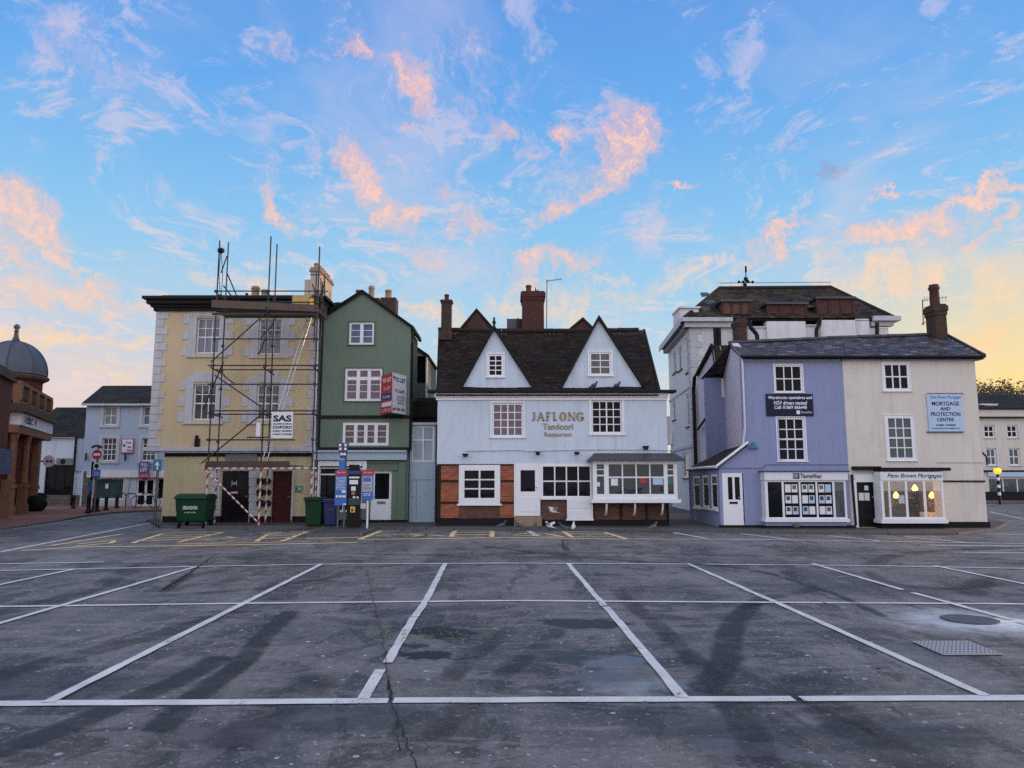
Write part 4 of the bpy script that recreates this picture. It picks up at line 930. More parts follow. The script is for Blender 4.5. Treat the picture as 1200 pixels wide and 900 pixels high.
# ================================================================== RESTAURANT
F = YF(26); W_ = F.hit
B = bld('restaurant', F, (650, 600), 'white two-gabled restaurant with gilt lettering, dark tiled roof and brick ground floor')
jl, jr = W_(512.5, 500)[0], W_(782, 500)[0]
zw1 = W_(650, 461)[1]; zw0 = W_(600, 544)[1]
WA, WB_ = (576.5, 472, 613.5, 512), (693, 469, 729, 508)
m_ = MB(F).wall([(jl, zw0), (jr, zw0), (jr, zw1), (jl, zw1)], [hole(F, WA), hole(F, WB_)], 0, .3)
m_.box(jl, jl+.28, .3, 7, 0, zw1).box(jr-.28, jr, .3, 7, 0, zw1).box(jl+.28, jr-.28, .34, .38, zw0, zw1).box(jl+.28, jr-.28, 6.7, 7, 0, zw1)
m_.build('wall', MT('white render'), B)
window(F, B, WA, 4, 4, 'pink glass', d=.03, fw=.07, bar=.032, hc=(1,), hw=.05, surround=(.06, 'white paint', .025)); window(F, B, WB_, 4, 4, 'dark glass', d=.03, fw=.06, bar=.032, hc=(1,), hw=.05, surround=(.08, 'white paint', .025))
MB(F).box(jl-.12, jr+.05, -.10, .1, zw1-.14, zw1).box(jl-.06, jr+.02, -.05, .1, zw1-.24, zw1-.141).build('cornice', MT('white paint'), B)
gu = MB(F).box(jl-.32, jr+.3, -.30, -.12, zw1+.001, zw1+.10).box(jl-.3, jr+.28, -.12, .15, zw1+.002, zw1+.05); gu.build('gutter', MT('black paint'), B, bevel=.02)
# main roof: real tiles
ze = zw1+.07; rl_, rr_ = YF(29.6).hit(514.5, 388)[0], YF(29.6).hit(754, 387)[0]; zr = YF(29.6).hit(650, 387)[1]; re_ = W_(770.5, 454)[0]
YE = 25.83
lfe = W_(511.5, 455)[0]
rfb = MB(); rfb.add([(lfe, YE, ze-.05), (re_, YE, ze-.05), (rr_, 29.6, zr-.05), (rl_-.02, 29.6, zr-.05), (rr_, 33, ze-.05), (rl_-.02, 33, ze-.05)], [(0, 1, 2, 3), (3, 2, 4, 5), (1, 4, 2), (0, 3, 5), (0, 5, 4, 1)])
rfb.v = [p-Vector((0, 0, .12)) for p in rfb.v]
rfo = rfb.build('roof', MT('ridge tile'), B)
t_ = MB(); t_.tiles((lfe, YE, ze), (re_+.02, YE, ze), (rr_+.02, 29.6, zr), (rl_-.03, 29.6, zr), .105, .17, .016, .008, .07); t_.build('roof_tiles', MT('clay tile'), rfo)
rd = MB(); xs = rl_-.03
while xs < rr_-.2:
    sg_ = -.05*math.sin(math.pi*(xs-rl_)/(rr_-rl_)); rd.tube((xs, 29.6, zr+.02+sg_+rl.uniform(-.008, .008)), (xs+.42, 29.6, zr+.02+sg_+rl.uniform(-.008, .008)), .10, 8); xs += .43
rd.build('ridge_tiles', MT('ridge tile'), rfo)
vb = MB(); vb.tube((re_+.03, YE-.02, ze+.02), (rr_+.03, 29.6, zr+.02), .05, 6).build('verge', MT('ridge tile'), rfo)
# the two wall gables
for apx, L_, R__, wpx, cols, rows, gm in (((579, 386.5), (539, 455), (627, 455), (571.5, 415, 590, 441.5), 2, 4, 'dark glass'), ((701.5, 375), (656, 454.5), (756.5, 454.5), (690.5, 412.5, 716.5, 440), 2, 3, 'grey glass')):
    Gf = YF(26.05); hg = Gf.hit; A_ = hg(*apx); l_, r_ = hg(*L_), hg(*R__); z_b = zw1+.03
    dm = MB(Gf).wall([(l_[0], z_b), (r_[0], z_b), A_], [hole(Gf, wpx)], 0, .2); do_ = dm.build('dormer', MT('white render'), B)
    MB(Gf).box(hg(wpx[0], 430)[0]-.1, hg(wpx[2], 430)[0]+.1, .24, .26, z_b, A_[1]-1.2).build('dormer_back', MT('dark timber'), do_)
    wo = window(Gf, B, wpx, cols, rows, gm, d=.0, fw=.07, bar=.035, surround=(.05, 'white paint', .03))
    # slopes of the dormer running back into the main roof
    slope = (zr-ze)/(29.6-YE)
    def yroof(z): return YE+(z-ze)/slope
    lt = MB(); 
    for side, Pb in ((-1, l_), (1, r_)):
        ov = .10*side; a = Vector((Pb[0]+ov, 25.93, z_b-.0)); top = Vector((A_[0], 25.93, A_[1]+.12)); bk_ = Vector((A_[0], yroof(A_[1]+.12)+.1, A_[1]+.12)); bb_ = Vector((Pb[0]+ov, yroof(z_b)+.15, z_b))
        if side < 0: lt.tiles(bb_, a, top, bk_, .105, .17, .016, .008)
        else: lt.tiles(a, bb_, bk_, top, .105, .17, .016, .008)
        lt.add([a, top, bk_, bb_], [(0, 1, 2, 3)])
    lt.build('dormer_roof', MT('clay tile'), do_)
    bgd = MB(Gf)
    for Pb in (l_, r_):
        sgn = -1 if Pb is l_ else 1
        bgd.prism([(Pb[0]+sgn*.12, z_b), (Pb[0]+sgn*.02, z_b), (A_[0], A_[1]+.0), (A_[0], A_[1]+.17)], -.13, -.07)
    bgd.build('bargeboard', MT('dark timber'), do_)
    if apx[0] < 600: MB().lathe((A_[0], 26.0, A_[1]+.12), [(.05, 0), (.04, .08), (.08, .13), (.05, .19), (.03, .24), (.045, .28), (.01, .34)], 8).build('finial', MT('ridge tile'), do_)
# gables and chimneys behind
for apx, l_, r_, m2 in (((558.5, 364.5), (540, 389), (578, 389), 'mauve brick'), ((683, 375), (666, 390), (697, 390), 'dark red brick')):
    Gf = YF(30.6); a, c, e = Gf.hit(*apx), Gf.hit(*l_), Gf.hit(*r_)
    o = MB(Gf).prism([(c[0], c[1]-1.0), (e[0], e[1]-1.0), e, a, c], 0, .3).build('rear_gable', MT(m2), B)
    s = MB(Gf); s.prism([(c[0]-.08, c[1]-.02), a, (a[0], a[1]+.12), (c[0]-.16, c[1]+.02)], -.06, 3).prism([a, (e[0]+.08, e[1]-.02), (e[0]+.16, e[1]+.02), (a[0], a[1]+.12)], -.061, 3).build('rear_gable_roof', MT('dark tile'), o)
c1, i1 = stack(B, (612, 341, 637.5, 395), 30.3, 1.0, 'dark red brick', corb=.07, cap=.38); pot(c1, YF(30.8).hit(619.5, 340)[0], 30.8, i1[4]-.02, YF(30.8).hit(619, 334.5)[1], .13, 'brown brick')
p = YF(30.6).w(YF(30.6).hit(628, 340)[0], 0, i1[4]); MB().tube(p, p+Vector((.12, 0, .15)), .06, 5, .01).tube(p+Vector((0, 0, 0)), p+Vector((-.02, 0, .24)), .05, 5, .01).build('chimney_cowl', MT('ridge tile'), c1)
gk = YF(30.9); MB(gk).pbox(594, 373.5, 613, 394, 0, 1.2).build('roof_box', MT('lead'), B)
MB(gk).prism([gk.hit(606, 373.5), gk.hit(628, 384), gk.hit(628, 392), gk.hit(606, 392)], -.2, -.02).build('rear_roof', MT('dark tile'), B)
c1, i1 = stack(B, (517, 351, 528.5, 390), 29.2, .45, 'sooty brick', corb=.05, cap=.12); pot(c1, (i1[0]+i1[1])/2, 29.42, i1[4]-.02, YF(29.4).hit(522, 345)[1], .10, 'dark red brick')
MB(YF(29.1)).pbox(514, 387, 528, 398, -.35, .2).build('chimney_base', MT('sooty brick'), B)
ant = MB(); p0 = at(640.5, 386, 30.2); p1_ = at(641, 328, 30.2); ant.tube(p0, p1_, .018, 5); q0 = at(640, 329.5, 30.2); q1 = at(658.5, 327, 30.0); ant.tube(q0, q1, .012, 4)
for k in range(7): c = q0.lerp(q1, .1+k*.14); ant.tube(c+Vector((0, -.16, -.0)), c+Vector((0, .16, 0)), .006, 4).tube(c+Vector((0, 0, -.06)), c+Vector((0, 0, .06)), .006, 4)
ant.build('aerial', MT('dull steel'), B)
# ground floor
GFd = .06
zg = W_(600, 545.5)[1]
br = MB(F)
for a, c in ((516.5, 538), (585.5, 603.5)): br.pbox(a, 545.5, c, 607, 0.0, .3, 0)
br.build('brick_pier', MT('orange brick'), B)
def z_(py): return W_(600, py)[1]
lo = MB(F); u = lambda x: W_(x, 590)[0]
lo.box(u(538)+.002, u(585.5)-.002, .05, .3, 0, z_(588)); lo.box(u(633), u(664.5), .05, .3, 0, z_(582.5)); lo.box(u(697), u(783), .06, .3, 0, z_(586)); lo.box(u(664.5), u(697), .1, .3, 0, z_(582.5)); lo.build('brick_base', MT('brown brick'), B)
MB(F).box(jl, W_(603, 600)[0], -.03, .0, 0, z_(607.5)).box(u(633.5), u(783), -.03, .04, 0, z_(609)).box(u(603), u(633.5), .01, .3, 0, z_(609)).build('plinth', MT('black plinth'), B)
MB(F).pbox(512.5, 545, 516.5, 612, -.01, .3, 0).pbox(516.6, 562.5, 537.9, 565, -.012, .02).pbox(586, 562.5, 603, 565, -.012, .02).pbox(516.6, 588, 537.9, 590.5, -.012, .02).pbox(586, 588, 603, 590.5, -.012, .02).pbox(512.5, 543.8, 603, 545.6, -.02, .3).build('timber_frame', MT('dark timber'), B)
window(F, B, (538, 545, 586, 590), 2, 3, 'dark glass', d=-.06, fw=.19, bar=.045, dep=.2, hw=.06, hc=(0,), sill='white paint')
door(F, B, (604, 545, 633, 604.5), 'white paint', d=-.02, glassp=[(610, 551, 627, 576)], panels=[(609, 582, 628, 600)])
MB(F).box(u(602.5), u(634.5), -.28, .0, 0, z_(605)).build('step', MT('stone buff'), B)
MB(F).pbox(602.4, 544, 604, 605, -.04, .2).pbox(633, 544, 634.5, 583, -.04, .2).build('door_frame', MT('white paint'), B)
window(F, B, (634.6, 545, 693, 583), 4, 2, 'dark glass', d=-.03, fw=.05, bar=.045, dep=.2, sill='white paint')
MB(F).pbox(664.6, 583.2, 694.8, 608.5, -.10, .1).pbox(663.5, 608.5, 695.8, 610, -.14, .1).pbox(666.5, 586, 693, 596, -.115, -.1).pbox(666.5, 597.5, 693, 607, -.115, -.1).build('cellar_hatch', MT('white paint'), B)
MB(F).box(jl, u(603), .02, .29, zg, zw0+.01).box(u(602.5), jr, -.02, .29, z_(545), zw0+.02).build('bressummer', MT('white paint'), B)
# shallow bay window
Gb = YF(25.55); hb = Gb.hit; bw0, bw1 = hb(695, 560)[0], hb(793.5, 560)[0]; bz0, bz1 = hb(740, 585)[1], hb(740, 539)[1]
bay = MB(Gb); hs = [hole(Gb, q) for q in ((698.5, 543, 709, 580), (712.5, 543, 779, 580), (781.5, 543, 790.5, 580))]
bay.wall([(bw0, bz0), (bw1, bz0), (bw1, bz1), (bw0, bz1)], hs, 0, .08).box(bw0, bw0+.06, .08, .5, bz0, bz1).box(bw1-.06, bw1, .08, .9, bz0, bz1).box(bw0+.06, bw1-.06, .08, .5, bz0, bz0+.1)
bo_ = bay.build('bay_window', MT('white paint'), B)
window(Gb, bo_, (698.5, 543, 709, 580), 1, [.62, .82], 'bay glass', d=.01, fw=.03, bar=.03, hr=(0,), hw=.05); window(Gb, bo_, (712.5, 543, 779, 580), 4, [.56], 'bay glass', d=.01, fw=.03, bar=.045, hr=(0,), hw=.05); window(Gb, bo_, (781.5, 543, 790.5, 580), 1, [.62, .82], 'bay glass', d=.01, fw=.03, bar=.03, hr=(0,), hw=.05)
MB(Gb).box(bw0-.08, bw1+.1, -.09, .44, bz0-.12, bz0-.002).build('bay_sill', MT('white paint'), bo_)
rb = MB(); zR = W_(740, 531)[1]; rb.add([(bw0-.18, 25.32, bz1+.02), (bw1+.25, 25.32, bz1+.02), (bw1+.05, 26.0, zR), (bw0+.1, 26.0, zR), (bw0-.18, 25.32, bz1-.03), (bw1+.25, 25.32, bz1-.03), (bw1+.25, 26.2, bz1-.03), (bw0-.18, 26.0, bz1-.03)], [(0, 1, 2, 3), (4, 5, 1, 0), (1, 5, 6, 2), (0, 3, 7, 4), (7, 6, 5, 4)]); rb.build('bay_roof', MT('lead'), bo_)
bkx = MB(Gb)
for px_ in (711, 744.5, 777):
    c = hb(px_, 595)[0]; pts = []
    for k in range(9): an = k/8*math.pi/2; pts.append(Gb.w(c, .02+.36*(1-math.cos(an)), bz0-.13-.42*math.sin(an)))
    bkx.path(pts, .035, 6)
bkx.build('bay_bracket', MT('white paint'), bo_)
MB(F).pbox(727, 588, 729, 610, -.02, .07).pbox(757, 588, 759, 610, -.02, .07).pbox(782, 588, 784, 612, -.03, .3).build('timber_post', MT('dark timber'), B)
for q in ((541.5, 531.5, 549, 535.5), (627, 529.5, 633.5, 533.5), (672.5, 529.5, 679.5, 533), (753, 522.5, 760.5, 527)): bulb(B, F, q)
pb = [W_(546, 528.5), W_(614, 527.5), W_(615, 529), W_(684, 527), W_(757, 527), W_(784, 528)]
MB(F).path([F.w(a, -.03, c) for a, c in pb], .014, 4).build('cable', MT('grey trim'), B)
sg = MB(F)
# stickers in the bay window
for q, mt2 in (((716, 561, 724, 569), 'sign white'), ((750, 560, 757, 566), 'sign red'), ((765, 559, 777, 568), 'sign pale blue'), ((783, 559, 789, 568), 'sign green'), ((699, 565, 703, 570), 'sign white'), ((699, 545.5, 705, 549), 'sign green')):
    MB(Gb).pbox(*q, .035, .04).build('window_sticker', MT(mt2), bo_)
# gilt lettering with serifs, letters of thick and thin strokes
def serif(word, px, mat, d, thick, name, parent, sh=None):
    u0, z0, u1, z1 = rect(F, px, d); H = z1-z0
    G_ = {'J': (.62, [('v', .42, .1, 1), ('s', .26, .58, 1), ('h', .05, .45, .0)]), 'A': (1.0, []), 'F': (.8, [('v', .18, 0, 1), ('h', .2, .78, 1), ('h', .2, .6, .52), ('s', .04, .34, 0)]),
          'L': (.8, [('v', .18, 0, 1), ('h', .2, .76, .0), ('s', .04, .34, 1)]), 'O': (1.02, []), 'N': (1.0, []), 'G': (1.02, [])}
    tot = sum(G_[c][0] for c in word)+.12*(len(word)-1); k = (u1-u0)/tot; b = MB(F); x = u0; T = thick; t2 = thick*.5
    def bar(a, b0, c, e, w): # slanted bar
        b.prism([(a-w/2, b0), (a+w/2, b0), (c+w/2, e), (c-w/2, e)], d, d+.02)
    for ch in word:
        w = G_[ch][0]*k
        if ch in 'AN':
            if ch == 'A': bar(x+.1*w, z0, x+.5*w, z1, t2); bar(x+.88*w, z0, x+.5*w, z1, T); b.box(x+.25*w, x+.75*w, d, d+.02, z0+.3*H, z0+.3*H+t2*.9); b.box(x-.0*w, x+.24*w, d, d+.02, z0, z0+t2*.7); b.box(x+.7*w, x+w, d, d+.02, z0, z0+t2*.7)
            else: b.box(x+.12*w, x+.12*w+t2, d, d+.02, z0, z1); b.box(x+.85*w, x+.85*w+t2, d, d+.02, z0, z1); bar(x+.17*w, z1, x+.85*w, z0, T); b.box(x, x+.3*w, d, d+.02, z0, z0+t2*.7); b.box(x+.7*w, x+w, d, d+.02, z1-t2*.7, z1)
        elif ch in 'OG':
            n = 22; rng = range(n) if ch == 'O' else range(2, n-1)
            for i in rng:
                a0 = 2*math.pi*i/n; a1 = 2*math.pi*(i+1)/n; c = x+w/2; zc_ = (z0+z1)/2
                def P_(a, inn): tt_ = T*1.15*abs(math.cos(a))+t2*.7; rx = w*.48-(tt_ if inn else 0); rz = H*.52-(tt_*.8 if inn else 0); return (c+rx*math.cos(a), zc_+rz*math.sin(a))
                b.prism([P_(a0, 0), P_(a1, 0), P_(a1, 1), P_(a0, 1)], d, d+.02)
            if ch == 'G': b.box(x+.78*w, x+.78*w+T, d, d+.02, z0+.06*H, z0+.45*H); b.box(x+.6*w, x+w, d, d+.02, z0+.42*H, z0+.42*H+t2*.8); b.box(x+.84*w, x+.84*w+t2*.7, d, d+.02, z0+.72*H, z1)
        else:
            for kk, a, c, e in G_[ch][1]:
                if kk == 'v': b.box(x+a*w, x+a*w+T, d, d+.02, z0+c*H, z0+e*H)
                if kk == 'h': zz_ = z0+e*H; b.box(x+a*w, x+c*w, d, d+.02, zz_-(t2 if e > .4 else 0), zz_+(t2 if e <= .4 else 0)); b.box(x+c*w-t2*.6, x+c*w, d, d+.02, zz_-(.2*H if e > .9 else .1*H if e > .4 else 0), zz_+(.2*H if e <= .4 else .08*H if e < .9 else 0))
                if kk == 's': zz_ = z0+e*H; b.box(x+a*w, x+c*w, d, d+.02, zz_-(t2*.7 if e else 0), zz_+(0 if e else t2*.7))
        x += w+.12*k
    return b.build(name, MT(mat), parent)
serif('JAFLONG', (622.8, 483, 684, 493), 'gilt letters', -.03, .062, 'lettering', B)
textbox('Tandoori', F, (636, 496, 671.5, 503.5), 'gilt letters', B, bold=.02); textbox('Restaurant', F, (638, 506.3, 670, 511.5), 'gilt letters', B, bold=.012)
MB(F).pbox(784.5, 487, 790, 520, .3, .5, 0).build('side_post', MT('white stone'), B)
# ================================================================== LILAC AND CREAM PAIR
F = YF(25); W_ = F.hit
pl0 = W_(870.5, 440)[0]; pm = W_(988, 440)[0]; pr = W_(1143.5, 440)[0]
pzE = W_(1000, 419.5)[1]
B = bld('lilac_house', F, (930, 600), 'lilac rendered letting agency with a bay of property cards and slate roof')
BC = bld('pale_house', F, (1070, 600), 'pale stone coloured end house with lit bay shop window and slate roof')
WP1, WP2 = (907.5, 427.5, 940.5, 460), (911, 489, 944, 540.5)
a3, b3, c3, d3 = rect(F, (897, 561, 993, 609))
m_ = MB(F).wall([(pl0, 0), (pm, 0), (pm, pzE), (pl0, pzE)], [hole(F, WP1), hole(F, WP2), [(a3+.1, b3+.12), (c3-.1, b3+.12), (c3-.1, d3), (a3+.1, d3)]], 0, .3)
m_.box(pm-.2, pm, .3, 5, 0, pzE).box(pl0+.02, pm-.2, 5, 5.2, 0, pzE).build('wall', MT('lilac render'), B)
def frame2(p, q):
    v = Vector(q)-Vector(p); return Fr(p[0], p[1], math.degrees(math.atan2(v.y, v.x))), v.length
# left gable wall (faces the passage), running back from the front corner
fc = (pl0, 25.0); bk1 = at(846.5, 440, 30.4); FG, LG = frame2((bk1.x, bk1.y), fc)
apu = LG*.50; zap = at(863, 403.5, 27.6).z; zbk = at(846.5, 434, 30.4).z
o = MB(FG).prism([(0, 0), (LG-.065, 0), (LG-.065, pzE), (LG*.56, zap), (0, zbk)], .003, .25).build('gable_wall', MT('skylit pale lilac render'), B)
apx = FG.w(LG*.56, 0, zap)
window(F, B, WP1, 3, [.5], 'dark glass', d=.02, fw=.06, bar=.035, surround=(.03, 'white paint', .02)); window(F, B, WP2, 3, 4, 'dark glass', d=.02, fw=.07, bar=.035, hr=(1,), hw=.055, surround=(.03, 'white paint', .02))
MB(F).path([F.w(pl0-.02, -.07, pzE), F.w(pl0-.02, -.07, W_(872, 500)[1]), F.w(pl0-.1, -.07, W_(866, 521)[1])], .04).build('downpipe', MT('skylit pale lilac render'), B)
# shared slate roof, split between the two houses
RY = 27.6; zrd = at(1000, 397, RY).z; zrl = zap+.03
def roofpart(x0, x1, xr0, xr1, z0_, z1_, parent, hip=False):
    f = MB(); lo0, lo1 = Vector((x0, 24.78, pzE+.03)), Vector((x1, 24.78, pzE+.03)); h0, h1 = Vector((xr0, RY, z0_)), Vector((xr1, RY, z1_))
    b0, b1 = Vector((x0, 30.4, pzE+.1)), Vector((x1, 30.4, pzE+.1)); d = Vector((0, 0, -.10))
    f.add([lo0+d, lo1+d, h1+d, h0+d, b1+d, b0+d], [(0, 1, 2, 3), (3, 2, 4, 5)]+([(1, 4, 2)] if hip else []))
    ro = f.build('roof', MT('slate'), parent)
    MB().tiles(lo0, lo1, h1, h0, .19, .27, .01, .004, .03).build('roof_slates', MT('slate'), ro)
    b = MB(); n = 14
    for i in range(n): s = h0.lerp(h1, i/n); e = h0.lerp(h1, (i+.97)/n); sg_ = Vector((0, 0, .03+rl.uniform(-.008, .008))); b.tube(s+sg_, e+sg_, .075, 6)
    if hip: b.tube(h1+Vector((0, 0, .03)), lo1+Vector((0, 0, .04)), .05, 6)
    b.build('ridge_tiles', MT('lead'), ro); return ro
xrm = at(988, 398, RY).x; xre = at(1109, 393, RY).x
roofpart(pl0-.06, pm, apx.x-.05, xrm, zrl, zrd+.02, B); roofpart(pm+.001, pr+.22, xrm, xre, zrd+.02, at(1109, 392.5, RY).z, BC, True)
MB().slab([(apx.x-.05, RY, zrl), (apx.x-.05+.05, RY, zrl), (bk1.x+.05, bk1.y, zbk+.03), (bk1.x-.06, bk1.y, zbk+.03)], .06).build('verge', MT('ridge tile'), B)
for (x0, x1, P_) in ((pl0-.1, pm, B), (pm+.002, pr+.24, BC)):
    MB(F).box(x0, x1, -.27, -.15, pzE-.03, pzE+.05).build('gutter', MT('black paint'), P_, bevel=.02); MB(F).box(x0+.1, x1-.1, -.06, .02, pzE-.1, pzE-.02).build('fascia', MT('white stone'), P_)
# sign on the lilac wall
s = MB(F).pbox(898, 461.5, 953, 487.5, -.05, -.002).build('sign_board', MT('sign navy'), B, bevel=.004)
textbox('Warehouse operatives and', F, (900, 464, 951.5, 468.8), 'lettering white', s, d=-.056, bold=.02); textbox('HGV drivers wanted', F, (907, 469.8, 945.5, 474.3), 'lettering white', s, d=-.056, bold=.02)
textbox('Call: 01869 866448', F, (907.5, 475.3, 945.5, 479.3), 'lettering white', s, d=-.056, bold=.02); textbox('ThorneWest', F, (938.5, 481.8, 951.5, 484.3), 'lettering white', s, d=-.056)
MB(F).pbox(933.5, 481, 937.5, 485.3, -.056, -.05).build('logo', MT('lettering white'), s)
c = [W_(876.5, 526), W_(888, 526), W_(882.2, 517.5)]
MB(F).prism(c, -.1, -.003).build('alarm_box', MT('sign teal blue'), B, bevel=.01)
# agency bay
Gb = YF(24.62); hb = Gb.hit; x0, z0, x1, z1 = rect(Gb, (897, 563, 992, 608))
bay = MB(Gb).box(x0-.06, x1+.06, -.05, .38, z0-.1, z0-.002).box(x0-.02, x1+.02, -.0, .38, z1+.002, z1+.05)
WV = [(899.5, 564, 917.5, 607), (918.5, 564, 937.6, 607), (938.2, 564, 957.3, 607), (957.9, 564, 977, 607), (978, 564, 990.5, 607)]
ww = MB(Gb).wall([(x0, z0), (x1, z0), (x1, z1), (x0, z1)], [hole(Gb, q, -.02) for q in WV], 0, .06).box(x0, x0+.05, .06, .38, z0, z1).box(x1-.05, x1, .06, .38, z0, z1)
bo_ = (ww).build('bay_window', MT('white paint'), B); bay.build('bay_sill', MT('white paint'), bo_)
# splayed lilac plinth under the bay
MB(Gb).box(x0+.0, x1-.02, .05, .38, 0.0, z0-.1).build('bay_base', MT('lilac render'), B)
for k, q in enumerate(WV):
    u0, v0, u1, v1 = rect(Gb, q); pn = MB(Gb).box(u0+.01, u1-.01, .028, .034, v0+.01, v1-.01).build('pane', MT('dark glass' if k != 4 else 'grey glass'), bo_)
    if 0 < k < 4:
        cards = []
        for i in range(3):
            for j in range(2):
                w = (u1-u0-.1)/2; hh = (v1-v0-.14)/3; a = u0+.05+j*w+.015; t = v1-.10-i*hh*1.02
                cd_ = MB(Gb).box(a, a+w-.03, .020, .0275, t-hh+.09, t).build('property_card', MT('sign white' if (i+j+k) % 4 else 'sign pale blue'), pn)
                if (i*2+j+k) % 3 != 1: MB(Gb).box(a+.03, a+w-.07, .0165, .0199, t-hh*.45, t-.03).build('photo', MT('grey glass' if (i+k) % 2 else 'teal glass'), cd_)
MB(F).box(hb(895, 556)[0], hb(992.5, 556)[0], -.44, .02, hb(940, 562.5)[1], hb(940, 553)[1]).build('shop_fascia', MT('sign white'), B)
nb = B.children[-1]
m2, t, p = newmat('fascia blue fade'); uvx = t.node('ShaderNodeSeparateXYZ', {0: t.node('ShaderNodeNewGeometry').outputs['Position']}).outputs[0]
xa, xb = hb(895, 556)[0], hb(992.5, 556)[0]; fr_ = t.mr(uvx, xa, xb)
setp(t, p, Base_Color=t.ramp(fr_, [(0, (.02, .03, .2)), (.14, (.10, .13, .45)), (.34, (.66, .68, .78)), (.74, (.66, .68, .78)), (.9, (.06, .08, .35)), (1, (.02, .03, .2))]), Roughness=.4); M['fascia blue fade'] = m2
nb.data.materials[0] = m2
q = (928.5, 554.3, 936, 561.2)
MB(F).box(hb(928.5, 558)[0], hb(936, 558)[0], -.45, -.44, hb(930, 561)[1], hb(930, 554.5)[1]).build('logo', MT('deep blue'), nb); textbox('TW', YF(24.54), (929.5, 555.6, 935, 560), 'lettering white', nb, d=-.002); textbox('ThorneWest', YF(24.55), (938, 555.2, 962.5, 560.5), 'lettering dark', nb, d=-.003, bold=.01)
MB(F).box(hb(893, 556)[0], hb(994, 556)[0], -.5, .02, hb(940, 553)[1]+.002, hb(940, 551.5)[1]).build('fascia_canopy', MT('deep blue'), B)
pp = MB(F).box(pl0-1.0, x0-.02, -.02, .02, 0, .16).box(x0-.02, pm-.02, -.36, .02, 0, .16); pp.build('plinth', MT('black plinth'), B)
MB(F).path([F.w(W_(843, 547)[0], -.025, W_(880, 548)[1]), F.w(W_(893, 547)[0], -.025, W_(880, 548)[1]), F.w(W_(897, 543)[0], -.025, W_(895, 544)[1]), F.w(pm, -.025, W_(895, 544)[1])], .018, 4).build('cable', MT('lilac render'), B)
MB(F).pbox(931, 614.5, 937, 618, -.5, -.36).build('step', MT('kerb stone'), B)
# lean-to side shop with its own door
xl = W_(843.5, 580)[0]; zl0 = W_(843, 546)[1]; zl1 = W_(874, 519.5)[1]
bkl = at(808.5, 560, 30.2)
mL = MB(F).wall([(xl, 0), (pl0+.02, 0), (pl0+.02, zl1-.1), (xl, zl0)], [hole(F, (847, 554.5, 872, 613.5))] if W_(872, 580)[0] < pl0+.02 else [], .004, .25)
mL.build('side_shop_wall', MT('lilac render'), B)
door(F, B, (847, 554.5, 870.5, 613), 'white paint', d=-.01, glassp=[(853, 559, 858.4, 585.5), (861, 559, 867, 585.5)], z0=.09)
MB(F).pbox(855, 588, 864.5, 590.5, -.025, 0).build('letter_slot', MT('black paint'), B)
FL, LL = frame2((bkl.x, bkl.y), (xl, 25.004))
hL = FL.hit
wl = [(813, 558, 820.5, 594), (823.5, 557, 831, 594.5), (833.5, 556, 841, 596)]
mS = MB(FL).wall([(0, 0), (LL, 0), (LL, zl0-.05), (0, zl0-.05)], [hole(FL, q) for q in wl], 0, .2); mS.build('side_shop_flank', MT('lilac render'), B)
for q in wl: window(FL, B, q, 1, [.75], 'dark glass', d=.0, fw=.07, bar=.04, sill='white paint')
rt = MB(); A0 = Vector((xl-.12, 24.85, zl0-.03)); A1 = Vector((pl0+.03, 24.85, zl1+.0)); B0 = Vector((bkl.x-.12, bkl.y, zl0-.03)); B1 = Vector((FG.w(LG*.0, 0, 0).x, bkl.y, zl1+.0))
rt.tiles(B0, A0, A1, B1, .17, .25, .012, .004); rt.build('side_shop_roof', MT('dark tile'), B)
MB().slab([B0, A0, A1, B1], .08).build('side_shop_soffit', MT('dark timber'), B)
MB().tube(A0+Vector((0, -.02, .02)), A1+Vector((0, -.02, .03)), .05, 6).build('bargeboard', MT('white paint'), B); MB().tube(A0, B0, .05).build('gutter', MT('white paint'), B)
MB().tube(FL.w(.25, -.06, zl0), FL.w(.25, -.06, .1), .04).build('downpipe', MT('lilac render'), B)
c1, i1 = stack(B, (865, 373, 875, 406), 28.2, .7, 'sooty brick', corb=.05, cap=.3)

# rear cottage wall behind, with the second gable
RC = thing('lane_cottage', (*at(835, 590, 31.5).xy, 0), 'small lilac gabled cottage down the passage, behind the lilac house', 'building')
pa = at(821.5, 560, 36.2); pb_ = at(846, 560, 30.6); FR, LR = frame2((pa.x, pa.y), (pb_.x, pb_.y)); hr_ = FR.hit
za_, zb_, zc_ = hr_(821.5, 438)[1], hr_(846, 433)[1], hr_(837.5, 406)[1]; ua = hr_(837.5, 406)[0]
MB(FR).wall([(0, 0), (LR-.05, 0), (LR-.05, zb_), (ua, zc_), (0, za_)], [hole(FR, (841, 445, 845.5, 467))], 0, .25).build('wall', MT('skylit pale lilac render'), RC)
window(FR, RC, (841, 445, 845.5, 467), 2, 2, 'blue glass', d=.01, fw=.05)
r_ = MB(); P1, P2, P3 = FR.w(ua, -.06, zc_+.05), FR.w(LR+.0, -.06, zb_+.05), FR.w(-.05, -.06, za_+.05); X5 = Vector((5, .1, 0))
r_.tiles(P2, P2+X5, P1+X5, P1, .15, .2, .012, .005); r_.add([P2, P2+X5, P1+X5, P1, P3, P3+X5], [(0, 1, 2, 3), (4, 3, 2, 5)]); r_.build('roof', MT('clay tile'), RC)
vp = MB(); vp.path([FR.w(-.1, -.12, za_+.02), FR.w(ua, -.12, zc_+.08)], .07).path([FR.w(ua, -.12, zc_+.08), FR.w(LR, -.12, zb_+.05)], .03)
